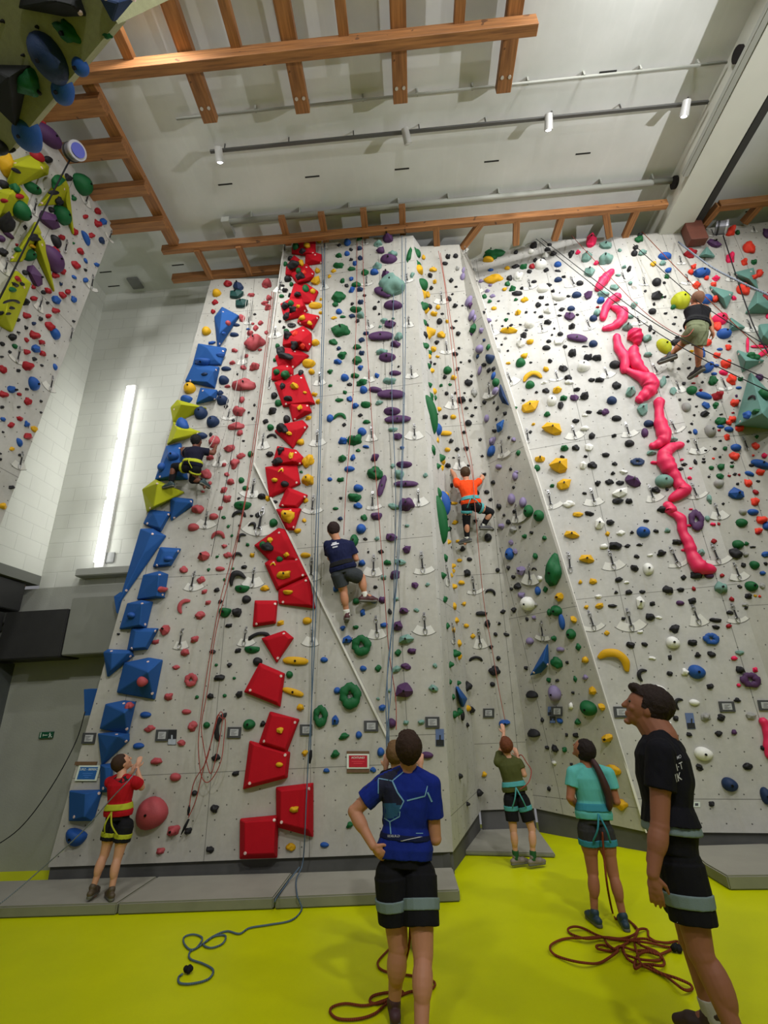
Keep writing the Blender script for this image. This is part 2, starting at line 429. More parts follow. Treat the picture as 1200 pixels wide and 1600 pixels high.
for i, (x, lb) in enumerate(((-3.13, 'short pine stub joist ending on the long beam beside the olive roof'), (-1.74, 'short stub joist ending on the long beam, second from the olive roof'),
              (-.37, 'short stub joist ending on the long beam, third from the olive roof'), (1.07, 'short stub joist ending on the long beam, next to its free end'))):
    beam('timber_stub', (x, .8, 9.62), (x, 3.32, 9.62), .13, .12, wm, lb, 'joist', 'short stub joists')
beam('timber_rail', (-3.82, 1.6, 9.66), (-3.82, 5.93, 9.66), .17, .14, wm, 'long pine rail running towards the back wall beside the overhanging side wall', 'beam')
for i, (y0, y1, t) in enumerate(((3.70, 3.70, 'nearest the olive roof'), (4.24, 4.24, 'second from the olive roof'), (4.83, 4.83, 'third from the olive roof'), (5.42, 5.42, 'closest to the back wall'))):
    beam('timber_rung', (-4.75, y0, 9.50), (-3.70, y1, 9.50), .22 if i < 2 else .17, .14, wm, f'pine cross piece joining the side wall to the long rail, {t}', 'beam', 'cross pieces of the side ladder frame')
beam('timber_header', (-4.05, 5.98, 9.58), (4.86, 5.98, 9.58), .10, .14, wm, 'long pine header running above the climbing walls up to the concrete beam', 'beam')
beam('timber_header', (-4.15, 6.58, 9.56), (-1.85, 6.58, 9.56), .10, .16, wm, 'short pine header resting over the top of the pale slab wall', 'beam')
for i, x in enumerate((-3.42, -2.66)):
    beam('timber_post', (x, 5.98, 9.52), (x + .02, 6.60, 9.52), .10, .10, wm, f'short timber linking the two headers, {"outer" if i == 0 else "inner"} one of the pair', 'beam', 'links between headers')
for i, (x0, x1) in enumerate(((443, 449), (505, 510), (570, 572), (629, 630))):
    a = zp(x0, 352, 9.66); b_ = zp(x1, 379, 9.66)
    beam('timber_stub', (a[0], 5.62, 9.66), (a[0], 6.15, 9.66), .11, .10, wm, f'short timber stub above the tall central wall, {["first", "second", "third", "last"][i]} of four from the slab side', 'beam', 'stubs over the central wall')
for i, (a, b_) in enumerate((((681, 352), (683, 392)), ((754, 345), (722, 388)), ((807, 343), (806, 382)), ((878, 337), (866, 375)), ((946, 331), (952, 370)), ((995, 327), (976, 370)))):
    A_ = zp(*a, 9.56); B_ = zp(*b_, 9.50)
    beam('timber_brace', A_, B_, .11, .10, wm, f'short timber brace between header and wall tops, {["first", "second", "third", "fourth", "fifth", "last"][i]} of six beyond the central wall', 'beam', 'braces above the recess and big wall')
A_, B_ = zp(1122, 322, 9.56), zp(1215, 312, 9.56)
beam('timber_header', A_, B_, .12, .14, wm, 'pine header beyond the concrete beam over the corner wall', 'beam')
beam('timber_brace', zp(1090, 362, 9.5), zp(1124, 320, 9.56), .12, .12, wm, 'slanting timber brace touching the concrete beam beyond it', 'beam', 'braces beyond the concrete beam')
beam('timber_brace', zp(1162, 348, 9.5), zp(1190, 316, 9.56), .12, .12, wm, 'slanting timber brace farther out beyond the concrete beam', 'beam', 'braces beyond the concrete beam')
beam('timber_block', (5.44, 6.36, 9.06), (5.44, 6.36, 9.56), .30, .16, mat('red_brown_timber', rgb(104, 58, 44), .6, noise_amt=.3, noise_scale=9), 'red-brown timber block wedged under the end of the concrete beam', 'block')
# concrete beam
bm = bmesh.new(); box(bm, (4.93, -4, 9.46), (5.45, YB, ZC + .05)); struct('ceiling_beam', bm, mat('beam_paint', rgb(196, 197, 186), .8, noise_amt=.1, noise_scale=2))
bm = bmesh.new(); box(bm, (5.50, -3, 9.50), (5.62, 6.5, 9.62)); tag(link('beam_shadow_strip', bm_mesh('duct', bm), mat('strip_shadow_dark', rgb(46, 46, 44), .6)), 'dark strip standing in for gap and pipe shadow along the concrete beam', 'shadow strip')  # dark box standing in for the gap and pipe shadow beside the beam
bm = bmesh.new(); box(bm, (4.83, 1.0, 9.47), (4.925, 5.45, 9.56)); bmesh.ops.bevel(bm, geom=list(bm.edges), offset=.01, segments=2, affect='EDGES')
tag(link('cable_tray', bm_mesh('tray', bm), M_PIPE), 'grey cable tray along the near lower edge of the concrete beam', 'cable tray')
for i, y in enumerate((4.0, 5.72)):
    bm = bmesh.new(); bmesh.ops.create_cone(bm, cap_ends=True, segments=20, radius1=.10, radius2=.10, depth=.05, matrix=Matrix.Translation((4.91, y, 9.74)) @ Matrix.Rotation(math.pi / 2, 4, 'Y'))
    o = struct('trim_%d' % (i + 1), bm, mat('hole_black', rgb(14, 8, 8), .9)); 
# pipe, cable, light track
def along(name, a, b_, r, m, label, cat, clips=0):
    bm = bmesh.new(); tube(bm, [a, b_], r, 10); o = link(name, bm_mesh(name, bm, True), m); tag(o, label, cat)
    for i in range(clips):
        t = (i + .5) / clips; p = V(a).lerp(V(b_), t); bm = bmesh.new(); box(bm, (p.x - .012, p.y - r - .01, p.z), (p.x + .012, p.y + r + .01, ZC + .01)); link('clip', bm_mesh('clip', bm), m, o)
    return o
along('ceiling_pipe', (-2.78, 5.74, 9.82), (5.0, 5.74, 9.82), .05, M_PIPE, 'thick grey pipe under the ceiling ending in the concrete beam hole', 'pipe', 9)
bm = bmesh.new(); box(bm, (-2.88, 5.68, 9.76), (-2.74, 6.0, 9.88)); tag(link('pipe_elbow', bm_mesh('elbow', bm), M_PIPE), 'grey elbow box at the free end of the thick ceiling pipe', 'pipe fitting')
along('ceiling_conduit', (-2.95, 4.14, 9.86), (4.88, 4.14, 9.86), .018, M_PIPE, 'thin painted conduit clipped under the ceiling behind the joist ends', 'conduit', 10)
tr = empty('light_track', (0, 4.58, 9.8), 'dark light track with four small spotlights across the ceiling', 'light track')
bm = bmesh.new(); box(bm, (-2.62, -.02, -.02), (4.85, .02, .02)); link('track_rail', bm_mesh('rail', bm), M_RAIL, tr)
for i in range(8):
    bm = bmesh.new(); x = -2.4 + i * 1.0; box(bm, (x - .008, -.008, 0), (x + .008, .008, .15)); link('hanger_rod', bm_mesh('rod', bm), M_RAIL, tr)
M_LAMP = mat('lamp_face', (1, 1, 1, 1), .3, emit=30); M_HEAD = mat('spot_head', rgb(190, 190, 188), .4, metal=.2)
for i, (px, py, lit, tgt) in enumerate(((343, 237, 1, (-2.6, 6.4, 7.6)), (635, 212, 0, (.9, 6.2, 8.0)), (857, 190, 1, (2.6, 6.3, 7.8)), (1073, 174, 1, (4.2, 6.3, 7.6)))):
    P = yp(px, py, 4.58); x = P[0]
    hd = bpy.data.objects.new('spot_head', None); COL.objects.link(hd); hd.parent = tr; hd.location = (x, 0, -.10)
    R = (Vector(tgt) - Vector((x, 4.58, 9.68))).to_track_quat('Z', 'Y').to_matrix().to_4x4()
    bm = bmesh.new(); bmesh.ops.create_cone(bm, cap_ends=True, segments=18, radius1=.055, radius2=.062, depth=.20, matrix=R); box(bm, (-.03, -.03, 0), (.03, .03, .09))
    link('housing', bm_mesh('housing', bm, False), M_HEAD, hd)
    bm = bmesh.new(); bmesh.ops.create_uvsphere(bm, u_segments=14, v_segments=8, radius=.05, matrix=R @ Matrix.Translation((0, 0, .085)) @ Matrix.Diagonal((1, 1, .5, 1)))
    link('lens', bm_mesh('lens', bm, True), M_LAMP if lit else mat('lens_off', rgb(210, 210, 210), .2), hd)
    d = (Vector(tgt) - Vector((x, 4.58, 9.68))).normalized(); lp = Vector((x, 4.58, 9.68)) + d * .16
    spot('track_lamp', lp, tgt, 200 if lit else 60, 100, .9, (1, 1, .98), .05)
# slots in the ceiling
for i, (px, py) in enumerate(((488, 276), (628, 264), (768, 252), (911, 240), (950, 112), (1117, 98), (352, 288), (278, 414), (178, 447), (165, 425), (1175, 330))):
    P = zp(px, py, ZC); bm = bmesh.new(); box(bm, (P[0] - .12, P[1] - .012, ZC - .004), (P[0] + .12, P[1] + .012, ZC + .01)); struct('trim_%d' % (10 + i), bm, mat('slot_black', rgb(40, 40, 38), .9))
# dark belay drums by the wall tops
def drum(px, py, z, label, face):
    P = zp(px, py, z); e = empty('belay_drum', P, label, 'auto belay')
    R = Vector((.88, -.30, -.36)).to_track_quat('Z', 'Y').to_matrix().to_4x4()
    for nm, r, d, zz, m_ in (('housing', .11, .16, 0, mat('drum_grey', rgb(120, 120, 126), .35, metal=.5)), ('rim', .12, .03, .08, mat('drum_rim', rgb(190, 190, 196), .3, metal=.6)), ('face', .088, .02, .10, face), ('band', .117, .03, -.04, mat('drum_black', rgb(26, 26, 28), .5))):
        bm = bmesh.new(); bmesh.ops.create_cone(bm, cap_ends=True, segments=26, radius1=r, radius2=r, depth=d, matrix=R @ Matrix.Translation((0, 0, zz))); link(nm, bm_mesh(nm, bm), m_, e)
    return P
drum(115, 237, 8.9, 'grey belay drum with blue face at the top of the overhanging side wall', mat('drum_blue', rgb(70, 76, 150), .4))
drum(1126, 356, 9.2, 'grey belay drum at the top of the corner wall beyond the concrete beam', mat('drum_face', rgb(90, 90, 96), .4))

# ================================================================== back wall fittings
lt = empty('fluorescent_strip', yp(175, 744, YB - .08), 'tall bright fluorescent strip light standing on the white brick back wall', 'strip light')
bt, tp = yp(156, 884, YB - .06), yp(203, 604, YB - .06); xm = (bt[0] + tp[0]) / 2
def loc_box(nm, lo, hi, m_, par): 
    bm = bmesh.new(); box(bm, lo, hi); return part(nm, bm, m_, par, wld=True)
loc_box('backplate', (xm - .075, YB - .05, bt[2] - .02), (xm + .075, YB, tp[2] + .04), mat('white_enamel', rgb(225, 225, 222), .4), lt)
M_TUBE = mat('tube_glow', (1, 1, .97, 1), .4, emit=11)
n = 3; 
for i in range(n):
    z0 = bt[2] + (tp[2] - bt[2]) * i / n + .05; z1 = bt[2] + (tp[2] - bt[2]) * (i + 1) / n - .05
    bm = bmesh.new(); tube(bm, [(xm, YB - .10, z0), (xm, YB - .10, z1)], .05, 14); part('tube', bm, M_TUBE, lt, True, True)
# ventilation boxes low on the back wall
def bx(px0, py0, px1, py1, Y): a = yp(px0, py0, Y); b_ = yp(px1, py1, Y); return (min(a[0], b_[0]), Y, min(a[2], b_[2])), (max(a[0], b_[0]), YB - .001, max(a[2], b_[2]))
def thing_box(nm, r, m_, label, cat, group=None):
    bm = bmesh.new(); box(bm, *r); bmesh.ops.bevel(bm, geom=list(bm.edges), offset=.012, segments=2, affect='EDGES'); return tag(link(nm, bm_mesh(nm, bm), m_), label, cat, group)
thing_box('ventilation_box', ((-5.95, 6.7, 2.62), (-5.0, YB - .002, 3.30)), mat('vent_black', rgb(40, 40, 40), .6, noise_amt=.3, noise_scale=8), 'black ventilation box low on the back wall beside the grey one', 'ventilation box')
thing_box('ventilation_box', ((-4.99, 6.72, 2.64), (-3.3, YB - .002, 3.46)), mat('vent_grey', rgb(118, 120, 112), .7, noise_amt=.12, noise_scale=4), 'grey ventilation box low on the back wall beside the slab wall', 'ventilation box')
thing_box('wall_ledge', ((-5.2, 6.95, 3.86), (-3.3, YB - .002, 3.98)), mat('ledge_grey', rgb(150, 152, 146), .7), 'pale grey ledge below the fluorescent strip light', 'ledge')
thing_box('metal_sheet', ((-5.0, YB - .02, 4.10), (-4.72, YB - .002, 4.28)), mat('zinc', rgb(136, 138, 136), .5, metal=.3, noise_amt=.3, noise_scale=20), 'small zinc plate under the fluorescent strip light', 'plate')
thing_box('ventilation_duct', ((-9.5, 6.2, 3.35), (-5.95, 6.95, 3.78)), mat('duct_black', rgb(26, 26, 26), .6), 'black ventilation duct under the soffit beyond the side wall', 'duct')
thing_box('ventilation_duct', ((-9.5, 6.0, 2.60), (-5.97, 6.72, 3.30)), mat('duct_black', rgb(26, 26, 26), .6), 'black square duct beside the black ventilation box', 'duct')
bm = bmesh.new(); tube(bm, [(-6.55, 6.1, 1.2), (-6.45, 6.1, 2.55)], .16, 20); tag(link('round_duct', bm_mesh('pipe', bm, True), mat('galvanised', rgb(150, 156, 162), .25, metal=.9)), 'shiny round metal duct beside the far doorway area', 'duct')
bm = bmesh.new(); box(bm, (-6.7, 6.3, 0), (-6.0, YB, 2.6)); struct('pillar', bm, mat('pillar_grey', rgb(70, 74, 72), .8, noise_amt=.2))
# sign over the exit
sg = empty('exit_sign', yp(71, 1149, YB - .02), 'small green emergency exit sign with running figure on the grey wall', 'exit sign')
loc_box('panel', *[tuple(t) for t in (lambda a, b_: ((min(a[0], b_[0]), YB - .03, min(a[2], b_[2])), (max(a[0], b_[0]), YB, max(a[2], b_[2]))))(yp(60, 1154, YB - .03), yp(83, 1143, YB - .03))], mat('exit_green', rgb(10, 78, 52), .5), sg)
bm = bmesh.new()
for x0, y0, x1, y1 in ((62, 1144.5, 64.5, 1152.5), (67, 1148, 74, 1149.4), (66.5, 1147, 68, 1150.4), (77, 1145, 78.6, 1147), (76, 1147.4, 80, 1148.6), (77, 1148.6, 79, 1150.4), (75.6, 1150.4, 77.2, 1152.4), (79, 1150.4, 81, 1152.0)):
    a, b_ = yp(x0, y1, YB - .034), yp(x1, y0, YB - .034); box(bm, (a[0], YB - .034, a[2]), (b_[0], YB - .028, b_[2]))
part('pictogram', bm, mat('sign_white', rgb(210, 220, 210), .5), sg, wld=True)
thing_box('ceiling_speaker_plate', (tuple(zp(225, 458, ZC - .12)), tuple(zp(243, 442, ZC - .12) + np.array([0, 0, .12]))) if False else ((-5.25, 6.78, 9.90), (-5.02, 7.05, 9.945)), mat('plate_grey', rgb(112, 114, 112), .6), 'small grey box high in the corner of back wall and ceiling', 'junction box')
# ================================================================== what is bolted to the walls
# wedges (volumes): wall key, colour, outline in the eye's frame, raised points (x, y, height)
VOLS = """
@430,360,8
B R 225,205 300,120 500,105 500,300 390,320 220,300 / 380,200,.12 440,280,.10
B R 395,290 500,295 590,325 590,415 385,445 / 450,360,.12
B R 140,565 150,470 245,335 330,400 400,480 205,575 / 250,450,.14
B R 205,500 400,440 440,500 490,540 465,620 280,680 215,580 / 300,640,.16 460,560,.10 330,500,.12
B R 250,690 400,690 535,780 480,915 350,920 195,875 / 330,760,.14 460,800,.08
B R 80,940 195,880 330,850 400,1010 300,1090 130,1130 / 350,930,.18 150,1010,.08
B R 328,1040 552,1088 472,1240 288,1168 / 440,1130,.14
@400,500,8
B R 365,200 600,100 690,180 695,310 655,390 500,370 350,330 / 620,140,.06 560,260,.24
B R 350,370 500,375 655,460 470,610 290,590 255,480 / 430,430,.16
B R 220,620 400,560 465,620 465,700 320,770 210,760 / 390,620,.16
B R 250,800 585,680 730,1050 350,1085 / 300,830,.10 560,730,.10 670,1020,.10 390,1050,.10
B R 410,1030 660,1060 695,1160 470,1270 / 620,1130,.14 440,1060,.10
@390,640,8
B R 330,280 420,200 665,150 728,215 545,480 / 590,250,.14 400,280,.10
B R 365,475 590,520 668,600 650,690 540,710 300,700 / 560,640,.18 400,540,.10
B R 215,735 400,710 590,710 628,930 265,1100 / 400,780,.18 300,1040,.08
B R 480,980 725,1080 600,1235 380,1215 / 500,1020,.09 680,1090,.09 570,1200,.09 420,1190,.09
@390,780,8
B R 345,140 510,120 645,130 560,380 470,385 / 380,160,.09 610,150,.09 540,360,.09 480,360,.09
A R 80,585 370,378 455,400 640,800 265,770 / 150,590,.10 390,410,.10 560,730,.10
A R 205,815 265,770 620,740 722,965 350,1135 / 240,830,.10 590,780,.10 680,950,.10 360,1090,.10
@400,800,3
A R 112,368 245,305 275,450 112,430 / 130,370,.10 235,320,.10 255,435,.10
A R 0,420 100,420 92,520 -9,537 / 5,430,.09 90,430,.09 85,510,.09 5,520,.09
@300,980,6
A R 665,110 870,40 950,105 800,325 / 870,70,.12 910,110,.12 700,120,.08
A R 645,345 865,440 825,735 505,605 / 650,375,.10 840,450,.10 800,705,.10 535,600,.10
A R 740,800 1000,870 885,1175 640,1090 / 750,825,.12 930,850,.12 870,1140,.12 680,1080,.12
A R 555,1075 912,1176 888,1404 498,1506 / 575,1100,.12 890,1190,.12 870,1390,.12 520,1480,.12
@250,1160,4.615
A R 848,330 1100,300 1100,668 852,600 / 870,350,.16 1070,330,.16 1070,630,.16 870,580,.16
A R 590,555 850,530 840,820 588,828 / 610,575,.16 830,560,.16 820,800,.16 610,808,.16
@230,420,6
A B 640,470 710,378 858,455 668,748 / 700,410,.22 680,600,.20
A B 490,720 740,760 690,905 440,910 / 560,740,.18 640,850,.10
A B 440,912 675,935 632,1118 372,1060 / 470,940,.12 620,960,.18 560,1060,.14
@200,600,6
A B 650,190 690,50 840,70 825,150 / 770,110,.20
A U 475,165 730,235 435,365 413,235 / 500,190,.26
A U 440,370 690,465 380,570 / 460,420,.24 420,520,.2
A B 370,600 500,570 560,890 270,900 / 380,640,.22 480,700,.22 440,850,.22
A U 150,1000 270,910 520,1020 190,1195 / 275,930,.26 240,1150,.2
A B 410,1070 610,1090 600,1150 415,1280 / 440,1100,.14 580,1110,.14
@230,780,6
A B 40,110 225,130 130,305 -20,235 / 60,140,.12 190,150,.12 120,270,.12
@120,800,6
A B 610,175 725,170 832,235 420,830 / 700,200,.16 620,400,.14
A B 795,340 975,352 885,505 728,518 / 810,365,.12 930,370,.12 860,490,.12 760,500,.10
A B 640,600 785,565 855,590 820,800 583,818 / 770,590,.22 750,790,.16
A B 490,865 620,835 712,850 655,1080 420,1095 / 610,860,.22 590,1060,.16
@100,980,6
A B 650,15 885,18 785,205 610,220 / 670,35,.12 840,40,.12 760,190,.12 640,200,.12
A B 390,240 430,212 635,220 650,270 425,460 / 445,240,.14 600,240,.14 440,400,.14
A B 585,340 800,295 920,315 850,665 520,605 / 790,420,.30 800,330,.12
A B 410,725 570,692 670,705 605,990 358,945 / 570,800,.26
A B 340,1000 500,985 610,1000 610,1065 372,1284 360,1200 / 500,1020,.22 400,1150,.14
@60,1160,6
A B 600,210 700,200 700,460 597,455 / 620,230,.14 680,230,.14 640,430,.14
A B 315,455 600,450 520,725 310,725 / 440,480,.18 430,700,.18
@1000,340,6
F T 615,290 690,380 550,370 / 615,340,.16
F T 880,530 1050,490 1090,680 / 1020,570,.18
F T 650,660 860,720 800,855 / 780,750,.18
F T 1090,690 1230,800 1230,900 990,900 / 1100,800,.25
F T 840,955 970,1045 835,1070 / 870,1020,.14
F T 1110,1020 1230,1010 1230,1190 1115,1190 / 1160,1100,.2
@1020,520,6.667
F T 875,200 1140,305 930,410 / 970,290,.26
F T 1010,445 865,960 1290,1000 1250,700 / 1140,840,.75
@680,940,6
D B 1060,405 1066,590 1000,660 905,685 / 1010,560,.16
S B 190,800 275,910 240,985 / 240,900,.10
@640,540,6
D B 890,700 870,790 835,815 825,740 / 850,760,.12
D N 860,370 935,560 880,540 850,470 / 880,480,.16
@0,180,6.667
L U 80,690 130,480 350,405 475,540 465,620 120,750 / 150,520,.22 430,560,.22
L U -60,800 170,740 270,870 230,1000 -60,1100 / 100,820,.22
L U 630,620 690,760 640,920 395,940 / 620,720,.22
L U 640,900 690,740 745,1230 / 690,900,.14
@0,340,6.667
L U 350,55 400,170 210,450 100,450 / 330,150,.18
L U 380,160 440,260 540,755 350,360 / 400,260,.16
L U 150,570 290,690 100,1175 -60,1080 -30,850 / 130,650,.2 60,1000,.2
@0,0,4.615
O K 175,55 200,-60 560,-60 620,110 490,115 / 400,10,.18 520,40,.14
O K -60,475 220,480 130,890 -60,700 / 60,560,.22
O N 750,-20 985,-20 840,150 / 850,20,.2
"""
